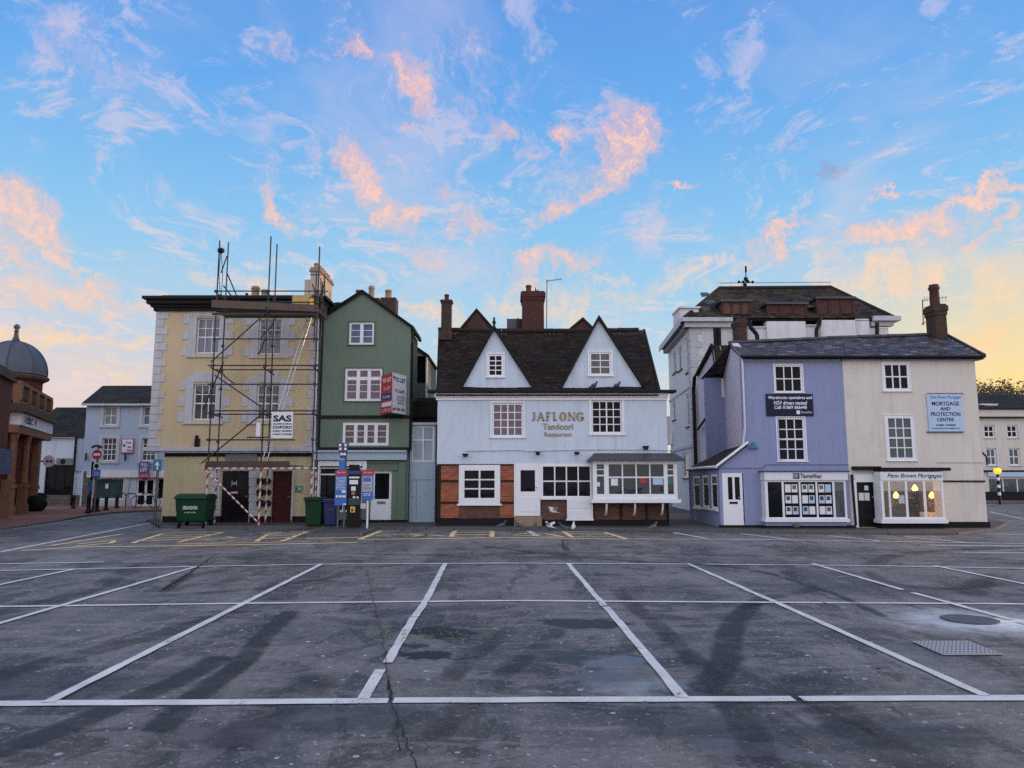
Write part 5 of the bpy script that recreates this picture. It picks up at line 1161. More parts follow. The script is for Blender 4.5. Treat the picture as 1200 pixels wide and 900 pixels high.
vp.path([FR.w(-.1, -.14, za_+.0), FR.w(-.5, -.15, za_-.6), FR.w(-.5, -.15, .5)], .09); vp.tube(FR.w(LR-.1, -.1, zb_), FR.w(LR-.1, -.1, .4), .06); vp.build('downpipe', MT('black paint'), RC)
MB(FR).path([FR.w(.5, -.15, hr_(829, 500)[1]), FR.w(LR*.5, -.15, hr_(838, 487)[1])], .06).build('handrail', MT('black paint'), RC)

# ---- the pale house
WC1, WC2 = (1034, 424.5, 1066.5, 458.5), (1038, 486.5, 1072, 540)
ax0, az0, ax1, az1 = rect(F, (1032, 561, 1106, 610)); dq = rect(F, (1005, 565, 1028.5, 618))
m_ = MB(F).wall([(pm+.002, 0), (pr, 0), (pr, pzE), (pm+.002, pzE)], [hole(F, WC1), hole(F, WC2), [(ax0+.05, az0+.1), (ax1-.05, az0+.1), (ax1-.05, az1), (ax0+.05, az1)], [(dq[0], .08), (dq[2], .08), (dq[2], dq[3]), (dq[0], dq[3])]], 0, .3)
m_.box(pr-.28, pr, .3, 5.2, 0, pzE).box(pm+.25, pr-.28, 5.0, 5.2, 0, pzE).build('wall', MT('warm grey render'), BC)
window(F, BC, WC1, 3, [.5], 'dark glass', d=-.01, fw=.10, bar=.045, surround=(.02, 'white paint', .03)); window(F, BC, WC2, 3, 4, 'teal glass', d=-.01, fw=.11, bar=.035, hr=(1,), hw=.055, surround=(.02, 'white paint', .03))
MB(F).box(W_(1100, 560)[0], pr+.02, -.03, .02, W_(1120, 565)[1], W_(1120, 563)[1]).build('string_course', MT('black paint'), BC); MB(F).box(W_(1098, 541)[0], pr+.015, -.02, .02, W_(1120, 542.5)[1], W_(1120, 541)[1]).build('string_course', MT('grey trim'), BC)
MB(F).box(W_(1030, 615)[0], pr+.04, -.07, .02, 0, W_(1120, 611.5)[1]).build('plinth', MT('black plinth'), BC)
MB(F).box(W_(998, 550)[0], W_(1030, 550)[0], -.16, .02, W_(1010, 551)[1], W_(1010, 546.5)[1]).box(W_(1030, 550)[0]-.2, W_(1103, 550)[0], -.55, .02, W_(1050, 552)[1], W_(1050, 548.2)[1]).build('shop_canopy', MT('black paint'), BC)
MB(F).pbox(1001.5, 563, 1005, 618, -.05, .1).pbox(1028.5, 556, 1032.5, 618, -.05, .1).pbox(1001.5, 556, 1032, 565, -.03, .0).build('door_frame', MT('white paint'), BC)
dd = door(F, BC, (1005, 565, 1028.5, 618), 'black gloss', d=.06, z0=.1, panels=[(1007.5, 590, 1015.5, 600), (1018, 590, 1026, 600), (1007.5, 603, 1015.5, 614), (1018, 603, 1026, 614)])
MB(F).pbox(1006.5, 577.5, 1012.3, 586.5, .045, .058).pbox(1013.2, 577.5, 1019, 586.5, .045, .058).pbox(1013, 569, 1017.5, 574.5, .045, .058).build('notice', MT('sign white'), dd)
# bay shop with a lit room
Gb = YF(24.5); hb = Gb.hit; x0, z0, x1, z1 = rect(Gb, (1033, 563, 1106.5, 608.5)); zf1 = hb(1060, 553)[1]
fsc = MB(Gb).box(x0, x1, -.02, .4, z1+.002, zf1).build('shop_fascia', MT('sign white'), BC)
textbox('Penn Brown Mortgages', Gb, (1040, 554.8, 1104, 561.3), 'lettering dark', fsc, d=-.03, shear=.35)
bay = MB(Gb).wall([(x0, z0), (x1, z0), (x1, z1), (x0, z1)], [hole(Gb, q) for q in ((1036, 564, 1042, 606), (1044, 564, 1061.5, 606), (1064, 564, 1083, 606), (1085.5, 564, 1104, 606))], 0, .05).box(x0, x0+.05, .05, .5, z0, z1).box(x1-.05, x1, .05, .5, z0, z1)
bo_ = bay.build('bay_window', MT('white paint'), BC)
MB(Gb).box(x0-.06, x1+.05, -.06, .5, z0-.13, z0-.002).build('bay_sill', MT('white paint'), bo_)
MB(Gb).box(x0+.02, x1-.02, .1, .5, 0, z0-.131).build('bay_base', MT('black plinth'), BC)
m3, t, p = newmat('clear glass'); t.n.clear(); gl_ = t.node('ShaderNodeBsdfGlossy', {'Roughness': .02, 'Color': (1, 1, 1)}); tr_ = t.node('ShaderNodeBsdfTransparent', {'Color': (.93, .95, .95)})
mx = t.node('ShaderNodeMixShader', {0: .09, 1: tr_.outputs[0], 2: gl_.outputs[0]}); t.l.new(mx.outputs[0], t.node('ShaderNodeOutputMaterial').inputs[0]); M['clear glass'] = m3
MB(Gb).box(x0+.03, x1-.03, .02, .026, z0+.02, z1-.01).build('pane', MT('clear glass'), bo_)
# the room behind
paint('room wall', (.28, .22, .18), .8, .2); paint('room orange wall', (.45, .15, .05), .8, .2); paint('room dark wall', (.05, .04, .045), .8, .2); paint('room teal wall', (.12, .17, .17), .8, .2)
rm = MB(F); rx0, rx1 = x0-.5, x1+.9; rm.box(rx0, rx1, 2.8, 2.9, 0, 3).box(rx0-.1, rx0, .3, 2.8, 0, 3).box(rx1, rx1+.1, .3, 2.8, 0, 3).box(rx0, rx1, .3, 2.8, z0-.5, z0-.4).box(rx0, rx1, .3, 2.8, z1+.2, z1+.3).build('room', MT('room wall'), BC)
MB(F).box(rx0, rx1, .32, 2.7, z1+.12, z1+.19).build('room_ceiling', MT('room orange wall'), BC)
u_ = lambda x: YF(27.7).hit(x, 585)[0]
MB(F).box(u_(1028), u_(1058), 2.7, 2.79, z0-.4, z1+.2).build('room_panel', MT('room teal wall'), BC); MB(F).box(u_(1061), u_(1086), 2.68, 2.79, z0-.4, z1-.1).build('room_doorway', MT('room dark wall'), BC); MB(F).box(u_(1088), u_(1130), 2.7, 2.79, z0-.4, z1+.2).build('room_panel', MT('room orange wall'), BC)
MB(F).box(u_(1056), u_(1076), .9, 1.5, z0-.4, z0+.15).build('room_desk', MT('sign white'), BC)
MB(Gb).pbox(1053, 580.5, 1060, 590, .03, .04).build('window_notice', MT('sign white'), bo_)
emit('lamp glow', (1, .62, .2), 3.5, (1, .50, .12))
for k, (px_, py_, yy) in enumerate(((1050, 580, 25.3), (1072, 571.5, 25.9), (1092, 580, 25.4))):
    q = at(px_, py_, yy); pd_ = MB().tube(q, (q.x, q.y, z1+.2), .008, 4).build('pendant_lamp', MT('black paint'), BC)
    MB().lathe((q.x, q.y, q.z-.13), [(.02, .02), (.08, .04), (.10, .09), (.08, .15), (.04, .21), (.02, .24)], 14).build('lamp_shade', MT('lamp glow'), pd_)
    ld = bpy.data.lights.new('bulb', 'POINT'); ld.energy = 13; ld.color = (1, .55, .25); ld.shadow_soft_size = .15; lo_ = bpy.data.objects.new('bulb', ld); S.collection.objects.link(lo_); lo_.location = (q.x, q.y+.25, q.z-.25)
# flat sign
s = MB(F).pbox(1087.5, 461, 1128.5, 506, -.05, -.002).build('sign_board', MT('sign pale blue'), BC, bevel=.004)
MB(F).pbox(1087, 460.6, 1129, 461.4, -.06, 0).pbox(1087, 505.6, 1129, 506.8, -.06, 0).build('sign_edge', MT('deep blue'), s)
textbox('Penn Brown Mortgages', F, (1090, 463.5, 1126, 468), 'sign teal blue', s, d=-.056, shear=.4)
for st_, q in (('MORTGAGE', (1092, 470.5, 1124, 475.2)), ('AND', (1102, 477, 1113.5, 481)), ('PROTECTION', (1091, 483, 1125.5, 487.5)), ('CENTRE', (1098, 489.5, 1118, 493.8)), ('01869 570603', (1097, 497, 1120, 499.3)), ('www.pennbrownmortgages.co.uk', (1092, 501, 1125, 503))):
    textbox(st_, F, q, 'lettering dark', s, d=-.056, bold=.015)
c1, i1 = stack(BC, (1096, 356, 1109.5, 396), 27.2, .62, 'sooty brick', corb=.06, cap=.42); pot(c1, YF(27.6).hit(1094.5, 340)[0], 27.6, i1[4]-.05, YF(27.6).hit(1095, 334)[1], .19, 'dark red brick', 14)
b = MB(); p0 = at(1082, 381, 27.2); p1_ = at(1081, 351, 27.2); b.tube(p0, p1_, .02, 5).tube(at(1081.5, 352, 27.2), at(1110, 348, 27.2), .012, 4).tube(at(1084, 378, 27.2), at(1080, 380, 27.2), .02, 4)
for x in (1083, 1086, 1089, 1104, 1108): b.tube(at(x, 347.5, 27.2), at(x+.5, 353.5, 27.2), .008, 4)
b.build('aerial', MT('dull steel'), BC)
MB(F).path([F.w(pr+.06, .1, W_(1143, 530)[1]), F.w(pr+.20, .1, W_(1143, 535)[1]), F.w(pr+.20, .1, W_(1143, 545)[1])], .03).build('bracket', MT('black paint'), BC)
MB(F).path([F.w(pm+.08, -.05, W_(990, 556)[1]), F.w(pm+.12, -.05, .15)], .035).build('downpipe', MT('black paint'), BC)

# ================================================================== BIG WHITE BUILDING WITH TILED HIP ROOF
F = YF(37); W_ = F.hit
B = bld('town_hall', F, (930, 590), 'large white hip-roofed building with weathervane towering behind the lilac house')
hl, hr2 = W_(809.5, 430)[0], W_(1041, 385)[0]; hzc = W_(820, 384)[1]
far = at(785.5, 500, 44.5); FS, LS = frame2((far.x, far.y), (hl, 37))
hz = W_(850, 472)[1]
MB(F).box(hl, hr2, 0.003, .3, 0, hzc).box(hr2-.3, hr2, .3, 8, 0, hzc).build('wall', MT('old white render'), B)
sw_ = [(788.5, 413, 793, 437), (794.5, 406, 799.5, 434), (803.5, 395, 806.5, 437), (788, 470, 792, 492), (804, 461, 807.5, 500), (800, 531, 807, 560)]
MB(FS).wall([(0, 0), (LS, 0), (LS, hzc), (0, hzc)], [hole(FS, q) for q in sw_], 0, .3).build('side_wall', MT('old white render'), B)
for q in sw_: window(FS, B, q, 1, [.5], 'sash glass', d=.05, fw=.10, sill='dull steel')
q = MB(F); n = 27; hh = hzc/n
for i in range(n):
    wd = .62 if i % 2 == 0 else .42
    q.box(hl-.03, hl+wd, -.03, .0, i*hh+.015, (i+1)*hh-.015)
q.build('quoin', MT('white stone'), B, bevel=.01)
q = MB(FS)
for i in range(n):
    wd = .6 if i % 2 else .42
    q.box(LS-wd, LS+.03, -.03, .0, i*hh+.015, (i+1)*hh-.015)
q.build('quoin', MT('white stone'), B, bevel=.01)
zc1 = W_(820, 378)[1]
MB(F).box(hl-.45, W_(856, 380)[0], -.45, .2, zc1-.02, zc1+.18).box(hl-.3, W_(857, 380)[0], -.25, .2, zc1-.28, zc1-.021).box(W_(1019, 375)[0], hr2+.45, -.45, .2, zc1+.02, zc1+.26).box(W_(1019, 380)[0], hr2+.2, -.2, .2, zc1-.20, zc1+.019).build('cornice', MT('white stone'), B)
MB(FS).box(-.4, LS+.3, -.50, .1, zc1-.02, zc1+.18).box(-.3, LS+.2, -.26, .1, zc1-.28, zc1-.021).build('cornice', MT('white stone'), B)
MB(FS).box(-.4, LS+.3, -.52, -.501, zc1-.16, zc1+.05).box(-.1, LS, -.04, .01, W_(810, 452)[1]-.06, W_(810, 452)[1]+.06).box(-.1, LS, -.06, .01, W_(810, 522)[1]-.08, W_(810, 522)[1]+.08).build('string_course', MT('grey trim'), B)
# roof
rzb = zc1+.19; Yr = 41.0; r0, r1 = at(843, 338, Yr), at(974, 336, Yr); zr2 = r0.z
e0, e1 = Vector((hl-.3, 36.7, rzb)), Vector((hr2+.2, 36.7, rzb)); e2, e3 = Vector((hr2+.2, 45, rzb)), Vector((far.x-.3, 45, rzb)); r0 = Vector((r0.x, Yr, zr2)); r1 = Vector((r1.x, Yr, zr2+.05))
dd_ = Vector((0, 0, -.14)); rb_ = MB().add([e0+dd_, e1+dd_, r1+dd_, r0+dd_, e2+dd_, e3+dd_], [(0, 1, 2, 3), (1, 4, 2), (5, 0, 3), (4, 5, 3, 2)]).build('roof', MT('ridge tile'), B)
t_ = MB().tiles(e0, e1, r1, r0, .16, .24, .018, .008, .05); t_.tiles(e3, e0, r0, r0+Vector((.01, .01, 0)), .16, .24, .018, .008); t_.build('roof_tiles', MT('mossy tile'), rb_)
b = MB(); b.tube(r0, r1, .13, 8).tube(r0, e0, .11, 8).tube(r1, e1, .11, 8); b.build('ridge_tiles', MT('ridge tile'), rb_)
b = MB(); b.tube(r0+Vector((0, 0, .32)), r1+Vector((0, 0, .32)), .025, 5)
for k in range(11): c = r0.lerp(r1, k/10); b.tube(c, c+Vector((0, 0, .32)), .022, 5)
b.build('ridge_rail', MT('aluminium'), rb_)
# brick dormers and white parapet blocks
for q, pq in (((847, 354, 879, 378), (862, 378, 871.5, 408)), ((900, 357, 944.5, 376.5), (899, 376.5, 944.5, 404)), ((958, 350.5, 1000, 374.5), (962, 375, 1003, 402))):
    Gd = YF(37.25); u0, v0, u1, v1 = rect(Gd, q); dmr = MB(Gd).box(u0, u1, 0, 3.0, v0-.4, v1).build('dormer', MT('mauve brick' if q[0] > 850 else 'brown brick'), B)
    MB(Gd).box(u0-.12, u1+.12, -.14, 3.1, v1+.001, v1+.11).build('dormer_roof', MT('lead'), dmr)
    nb_ = 3; pb2 = MB(Gd)
    for i in range(nb_+1): c = u0+(u1-u0)*i/nb_; pb2.box(c-.05, c+.05, -.05, 0.02, v0, v1)
    pb2.build('brick_rib', MT('dark red brick'), dmr)
    Gp = YF(36.6); MB(Gp).pbox(*pq, 0, .5, 0).build('parapet', MT('old white render'), B)
Gp = YF(36.75)
MB(Gp).pbox(877, 384, 900, 408, 0, .3, 0).pbox(944, 382, 962, 408, 0, .3, 0).pbox(1003, 373.5, 1019, 402, -.02, .3, 0).build('parapet', MT('old white render'), B)
MB(Gp).pbox(876, 382.6, 900, 384.3, -.08, .3, 0).pbox(944, 380.5, 962, 382.2, -.08, .3, 0).build('coping', MT('white stone'), B)
for pts in ([(879, 376), (879, 383), (887, 392), (888, 402)], [(961, 372), (960, 381), (957, 386), (957, 400)], [(1028, 378), (1028, 402)], [(838, 384), (839, 408)], [(842.5, 384), (843, 408)]):
    MB().path([at(a, c, 36.35) for a, c in pts], .10).build('downpipe', MT('black paint'), B)
MB(YF(37.4)).pbox(797, 361, 819, 379.5, 0, 1.6).pbox(796, 359, 821, 361, -.1, 1.7).build('roof_housing', MT('old white render'), B)
for a, c in ((827, 346.5), (833, 355), (828, 363), (868, 357), (951, 359), (884, 366)): p = at(a, c, 37.6); MB().slab([p+Vector((-.2, 0, 0)), p+Vector((.2, -.1, .05)), p+Vector((.25, .5, .3)), p+Vector((-.15, .5, .3))], .08).build('roof_vent', MT('lead'), B)
vx = at(874, 337, Yr)
b = MB(); b.tube(vx, at(874, 318, Yr), .03, 5).tube(at(865, 330.5, Yr), at(884, 330.5, Yr), .02, 4)
for dx in (-8, -3, 3, 8): b.ball(at(874+dx, 330.5, Yr), .09, 6, 4)
b.tube(at(874, 319, Yr), at(874, 312, Yr), .06, 5).ball(at(874, 327, Yr), .13, 8, 5).ball(at(873, 334, Yr), .12, 8, 5).ball(at(875.5, 329, Yr), .1, 6, 4)
vo_ = b.build('weathervane', MT('black paint'), B); b = MB(); Gv = YF(Yr); b.prism([Gv.hit(*q_) for q_ in ((868.5, 323), (870, 318.5), (872, 321), (875, 317), (874, 314.5), (877, 313.5), (879, 316), (877, 321), (874, 324), (871, 324))], -.02, .02)
b.build('cockerel', MT('black paint'), vo_)
# flue / extractor on side wall
p = at(790, 511, 36); MB().add([], []).build
ac = MB(FS); c = FS.hit(787, 511); ac.box(c[0]-.5, c[0]+.5, -.45, -.1, c[1]-.4, c[1]+.35).box(c[0]-.55, c[0]-.45, -.5, 0, c[1]-.5, c[1]-.4); ac.build('air_conditioner', MT('grey trim'), B, bevel=.02)

# ================================================================== FAR SHOPS ON THE RIGHT
F = YF(57); W_ = F.hit
B = bld('white_terrace', F, (1175, 585), 'long white terrace across the street beyond the pale house, with dark shopfront')
fx0, fx1 = W_(1118, 500)[0], W_(1290, 500)[0]; ztp = W_(1170, 480)[1]
wq = [(1153, 498, 1166, 513), (1180, 498, 1193, 513), (1156, 525, 1168, 545.5), (1182.5, 525, 1195.5, 545.5), (1207, 498, 1220, 513), (1210, 525, 1223, 545.5), (1234, 498, 1247, 513), (1238, 525, 1250, 545.5), (1128, 498, 1141, 513)]
MB(F).wall([(fx0, 0), (fx1, 0), (fx1, ztp), (fx0, ztp)], [hole(F, q) for q in wq]+[hole(F, (1159, 560, 1228, 581))], 0, .3).box(fx0, fx0+.3, .3, 9, 0, ztp).build('wall', MT('warm grey render'), B)
for k, q in enumerate(wq): window(F, B, q, 2, 2, 'dark glass' if k in (0, 1, 4, 6) else 'teal glass', d=.1, fw=.11, bar=.07, sill='white stone')
window(F, B, (1159, 560, 1228, 581), 4, 1, 'teal glass', d=.1, fw=.08, bar=.08, name='shop_window')
MB(F).box(fx0, fx1, -.3, .1, W_(1170, 490)[1], W_(1170, 488.5)[1]).box(fx0, fx1, -.14, .1, W_(1170, 553)[1], W_(1170, 551)[1]).box(fx0, fx1, -.12, .05, 0, .75).build('string_course', MT('black paint'), B)
MB(F).pbox(1158, 553.2, 1232, 558.5, -.12, .02).build('shop_fascia', MT('sign pale blue'), B)
rz1 = W_(1170, 463)[1]
rr2 = MB().tiles((fx0, 56.8, ztp+.05), (fx1, 56.8, ztp+.05), (fx1, 61, at(1170, 462.5, 61).z), (fx0, 61, at(1170, 462.5, 61).z), .3, .4, .02, .008)
rr2.add([(fx0, 56.9, ztp), (fx1, 56.9, ztp), (fx1, 61, at(1170, 463, 61).z), (fx0, 61, at(1170, 463, 61).z)], [(0, 1, 2, 3)]); rr2.build('roof', MT('dark tile'), B)
o = MB(YF(57.6)).pbox(1154, 474, 1169, 480, 0, 2).pbox(1150, 473, 1169.5, 474.5, -.1, 2).build('dormer', MT('old white render'), B)
window(YF(57.6), o, (1157, 474.8, 1168, 479), 2, 1, 'dark glass', d=-.03, fw=.1)
# grey road island lit by the sky
TRB = (1155, 1210)
# belisha beacon
bp = at(1172, 590, 50); bc = thing('belisha_beacon', (bp.x, 50, 0), 'black and white banded crossing beacon with a lit amber globe, on the far right kerb', 'beacon')
zt2 = at(1172, 555, 50).z
pole = MB().tube((bp.x, 50, 0), (bp.x, 50, zt2), .085, 10).build('pole', MT('black paint'), bc)
bw = MB(); H_ = zt2
for k in range(3): z = H_*(.30+k*.24); bw.tube((bp.x, 50, z), (bp.x, 50, z+H_*.10), .09, 10)
bw.build('white_band', MT('white paint'), bc)
emit('amber lamp', (.9, .5, .02), .9, (1, .55, .02)); MB().lathe((bp.x, 50, zt2-.05), [(.06, 0), (.14, .04), (.22, .14), (.24, .24), (.21, .33), (.14, .40), (.04, .43)], 18).build('globe', MT('amber lamp'), bc)
# ---- trees behind
def leafmat(name, c1, c2):
    m, t, p = newmat(name); r = t.node('ShaderNodeAttribute', attribute_name='rnd').outputs['Fac']; setp(t, p, Base_Color=t.mix(r, c1, c2), Roughness=.7); M[name] = m
leafmat('autumn leaves', (.035, .026, .012), (.10, .055, .022)); paint('bark', (.06, .045, .035), .9, .4)
def tree(x, y, h, r, seed, label, group=None, n=2600):
    rr = random.Random(seed); o = thing('tree', (x, y, 0), label, 'tree', group); tk = MB(); top = Vector((x, y, h)); tk.tube((x, y, 0), top, .35, 8, .2); tips = []
    for i in range(11):
        an = rr.uniform(0, 6.28); el_ = rr.uniform(.3, 1.3); L = r*rr.uniform(.7, 1.05); e = top+Vector((math.cos(an)*math.cos(el_), math.sin(an)*math.cos(el_), math.sin(el_)))*L; s = top-Vector((0, 0, rr.uniform(0, h*.12))); tk.tube(s, e, .12, 6, .03)
        for j in range(5): an2 = rr.uniform(0, 6.28); c = s.lerp(e, rr.uniform(.5, 1)); f = c+Vector((math.cos(an2), math.sin(an2), rr.uniform(.0, 1)))*L*.38; tk.tube(c, f, .05, 5, .015); tips.append(f)
    tk.build('trunk', MT('bark'), o); cr = MB()
    for i in range(n):
        t0 = rr.choice(tips); c = t0+Vector((rr.gauss(0, 1), rr.gauss(0, 1), rr.gauss(0, .8)))*r*.16; a = Vector((rr.uniform(-1, 1), rr.uniform(-1, 1), rr.uniform(-1, 1))).normalized(); b_ = a.orthogonal().normalized(); s = rr.uniform(.10, .24)
        cr.add([c-a*s, c+b_*s*.6, c+a*s, c-b_*s*.6], [(0, 1, 2, 3)], False, rr.random())
    cr.build('crown', MT('autumn leaves'), o)
tp = at(1158, 444, 78); tree(tp.x, 78, tp.z-3.9, 3.0, 1, 'bushy autumn tree rising behind the dark roof, nearest the pale house', 'trees behind the white terrace'); tp = at(1180, 447, 80); tree(tp.x, 80, tp.z-3.6, 2.8, 2, 'rounder autumn tree behind the roof, second from the pale house', 'trees behind the white terrace'); tp = at(1203, 453, 79); tree(tp.x, 79, tp.z-3.7, 2.8, 3, 'lower autumn tree behind the roof at the right edge', 'trees behind the white terrace')
# ================================================================== LEFT: BLUE HOUSE, DARK-ROOFED SHOP, BANK
F = YF(45); W_ = F.hit
B = bld('pale_blue_building', F, (150, 590), 'pale blue building with a slate hip roof and empty shop, beyond the side street')
x0, x1 = W_(97, 540)[0], -14.6; ze_ = W_(140, 473.5)[1]; zf = W_(140, 551)[1]
WL = [(122, 476.5, 137, 498), (167.5, 476.5, 182, 498), (119.5, 513.5, 136, 540), (166, 513.5, 182, 540), (205, 476.5, 220, 498), (205, 513.5, 220, 540)]
MB(F).wall([(x0, zf), (x1, zf), (x1, ze_), (x0, ze_)], [hole(F, q) for q in WL], 0, .3).box(x0, x0+.3, .3, 8, 0, ze_).build('wall', MT('blue grey render'), B)
for q in WL: window(F, B, q, 2 if q[1] < 500 else 3, [.5] if q[1] < 500 else [.26, .5, .76], 'sash glass' if q[1] < 500 else 'grey glass', d=.08, fw=.06, bar=.04, surround=(.2, 'white stone', .04))
gzz = W_(140, 559.5)[1]
MB(F).box(x0+.4, x1, -.18, .2, gzz, zf-.002).build('shop_fascia', MT('sign white'), B)
MB(F).wall([(x0+.4, 0), (x1, 0), (x1, gzz), (x0+.4, gzz)], [hole(F, (109, 560.5, 144.5, 585)), hole(F, (159, 560.5, 181, 594)), hole(F, (184, 560.5, 225, 585))], 0, .3).box(x0, x0+.4, -.02, .3, 0, zf).build('shopfront_wall', MT('white render'), B)
window(F, B, (109, 560.5, 144.5, 585), 1, 1, 'teal glass', d=.05, name='shop_window'); window(F, B, (184, 560.5, 225, 585), 1, 1, 'dark glass', d=.05, name='shop_window')
window(F, B, (159, 560.5, 181, 593.6), 2, [.42], 'dark glass', d=.05, fw=.12, bar=.14, name='door', hr=(0,), hw=.14)
MB(F).pbox(102, 560, 109, 594, -.06, .02).pbox(144.8, 560, 150, 594, -.08, .02).build('pilaster', MT('white stone'), B)
MB(F).pbox(96.5, 552, 105, 593.5, -.1, -.03).build('stone_pier', MT('stone rubble'), B)
st_ = W_(130, 586)[1]; MB(F).box(W_(109, 590)[0], W_(144, 590)[0], -.06, .02, 0, st_).build('stall_riser', MT('white stone'), B)
e0, e1 = Vector((x0-.15, 44.7, ze_)), Vector((x1+.2, 44.7, ze_)); r0 = at(120.5, 452.5, 48.5); r1 = Vector((x1+.2, 48.5, r0.z))
rb_ = MB().add([e0, e1, r1, r0, Vector((e0.x, 52.5, ze_))], [(0, 1, 2, 3), (4, 0, 3)]).build('roof', MT('dark tile'), B)
MB().tiles(e0+Vector((0, 0, .03)), e1+Vector((0, 0, .03)), r1+Vector((0, 0, .03)), r0+Vector((0, 0, .03)), .25, .35, .015, .005).build('roof_slates', MT('dark tile'), rb_)
MB(F).box(x0-.15, x1, -.35, -.2, ze_-.12, ze_+.0).build('gutter', MT('white stone'), B)
s = MB(F).pbox(142, 514, 156.5, 531.5, -.08, -.002).build('sign_board', MT('sign magenta'), B); MB(F).pbox(143, 515, 155.5, 530, -.09, -.08).build('sign_face', MT('sign white'), s)
textbox('Style', F, (147, 517, 154, 520.5), 'lettering dark', s, d=-.1); textbox('Hair\nStudio', F, (148.5, 522.5, 154.5, 529), 'lettering dark', s, d=-.1)
p = [W_(*q) for q in ((144.5, 518), (146, 522), (148.5, 520.5), (147, 524), (145, 522.5))]; MB(F).prism(p, -.1, -.09).build('emblem', MT('lettering dark'), s)
MB(F).pbox(123.5, 567, 127, 572.5, .03, .04).build('notice', MT('lettering white'), B)
for x in (102, 148): c = W_(x, 536); MB(F).tube(F.w(c[0], -.12, c[1]-.2), F.w(c[0], -.12, c[1]+.25), .05, 6).tube(F.w(c[0], -.12, c[1]), F.w(c[0], 0, c[1]), .03, 5).build('wall_lamp', MT('black paint'), B)
lb = MB(F).pbox(162.5, 541, 174.5, 555, -.45, -.40).build('letting_board', MT('sign violet')); tag(lb, 'small violet and magenta TO LET board over the empty shop', 'sign')
MB(F).pbox(162.3, 555, 174.7, 560, -.46, -.40).build('lower_panel', MT('sign magenta'), lb); textbox('TO\nLET', F, (164.5, 543, 173, 552.5), 'lettering white', lb, d=-.47, bold=.03); textbox('01865 253', F, (163.5, 556.5, 173.5, 558.5), 'lettering white', lb, d=-.47)
MB(F).pbox(167.5, 541, 169, 562, -.40, .0).build('bracket', MT('dull steel'), lb)

F2 = YF(45.6); h = F2.hit
B = bld('dark_roofed_shop', F2, (70, 590), 'low white shop with a steep dark roof between the bank and the pale blue building')
a0, a1 = h(20, 550)[0], W_(96.5, 540)[0]; zz = h(70, 513)[1]
MB(F2).wall([(a0, 0), (a1, 0), (a1, zz), (a0, zz)], [hole(F2, (52, 544, 86, 581))], 0, .3).build('wall', MT('white render'), B)
MB(F2).box(h(86.5, 550)[0], a1, -.1, .0, h(90, 552)[1], h(90, 513)[1]).build('blue_bay', MT('blue grey render'), B)
window(F2, B, (52, 544, 86, 581), 3, [.72], 'dark glass', d=.1, frame='black paint', name='shop_window')
MB(F2).box(a0, a1, -.08, .02, 0, h(60, 580)[1]).build('stall_riser', MT('stone rubble'), B)
MB(F2).pbox(66, 537, 86, 545, -.2, 0).build('air_conditioner', MT('grey board'), B)
MB(F2).tube(F2.w(h(76, 541)[0], -.22, h(76, 541)[1]), F2.w(h(76, 541)[0], -.2, h(76, 541)[1]), .16, 12).build('fan_grille', MT('black paint'), B)
r_ = MB(); e0, e1 = Vector((a0, 45.4, zz)), Vector((a1+.2, 45.4, zz)); r0, r1 = Vector((a0, 49, at(60, 478, 49).z)), Vector((a1+1.0, 49, at(60, 478, 49).z)); r_.add([e0, e1, r1, r0], [(0, 1, 2, 3)]).tiles(e0+Vector((0, 0, .03)), e1+Vector((0, 0, .03)), r1+Vector((0, 0, .03)), r0+Vector((0, 0, .03)), .2, .3, .015); r_.build('roof', MT('dark tile'), B)
MB(YF(46)).pbox(88, 512, 96, 520, 0, .8).build('chimney', MT('grey board'), B)
MB(F2).tube(F2.w(h(88, 550)[0], -.15, zz), F2.w(h(88, 550)[0], -.15, 0), .06).build('downpipe', MT('black paint'), B)

# the bank: brick corner building with a giant order of sandstone columns and a lead dome
P0 = gnd(16, 606.5); P1 = gnd(50, 599.5)
FB2, LB2 = frame2(P0, P1); c0 = FB2.w(-.9, 0, 0)
B = thing('bank', (c0.x, c0.y, 0), 'red brick bank with sandstone columns, white name band and a grey lead dome', 'building')
h = FB2.hit
zb0 = h(30, 484)[1]; zb1 = h(30, 476)[1]; zcol1 = h(30, 492)[1]
zE = h(12, 470)[1]
L2 = LB2+.35; u0_ = -.75
MB(FB2).box(u0_, L2, .40, .7, 0, zE+.2).box(L2-.3, L2, .7, 6, 0, zE+.2).build('wall', MT('bank brick'), B)
# near brick flank facing the square
FN = Fr(FB2.w(u0_, .0, 0).x, FB2.w(u0_, .0, 0).y, math.degrees(math.atan2(FB2.D.y, FB2.D.x))+180)
Lf = 12
uf = h(12.5, 450)[0]; zf1 = h(6, 445)[1]
MB(FB2).box(uf-14, uf, -.06, .9, 1.0, zf1).build('pavilion_wall', MT('bank brick'), B)
MB(FB2).box(uf-14, uf+.05, -.12, .9, 0, .999).box(h(0, 590)[0]-.4, h(6, 590)[0], -.16, .9, 0, h(3, 562)[1]).build('pavilion_base', MT('sandstone'), B)
zT1 = h(12, 484)[1]; zT0 = zT1-.38
en = MB(FB2).box(u0_-.05, L2+.1, -.05, .5, zT0-.35, zT0).build('architrave', MT('sandstone'), B)
nbnd = MB(FB2).box(u0_+.15, L2+.08, -.09, .5, zT0+.003, zT0+.55).build('name_band', MT('sign white'), B)
tx('HSBC', FB2, .1, 1.9, zT0+.12, zT0+.44, 'lettering dark', nbnd, d=-.096, bold=.03)
hx = MB(FB2); uc, zc2, r = 2.5, zT0+.28, .15
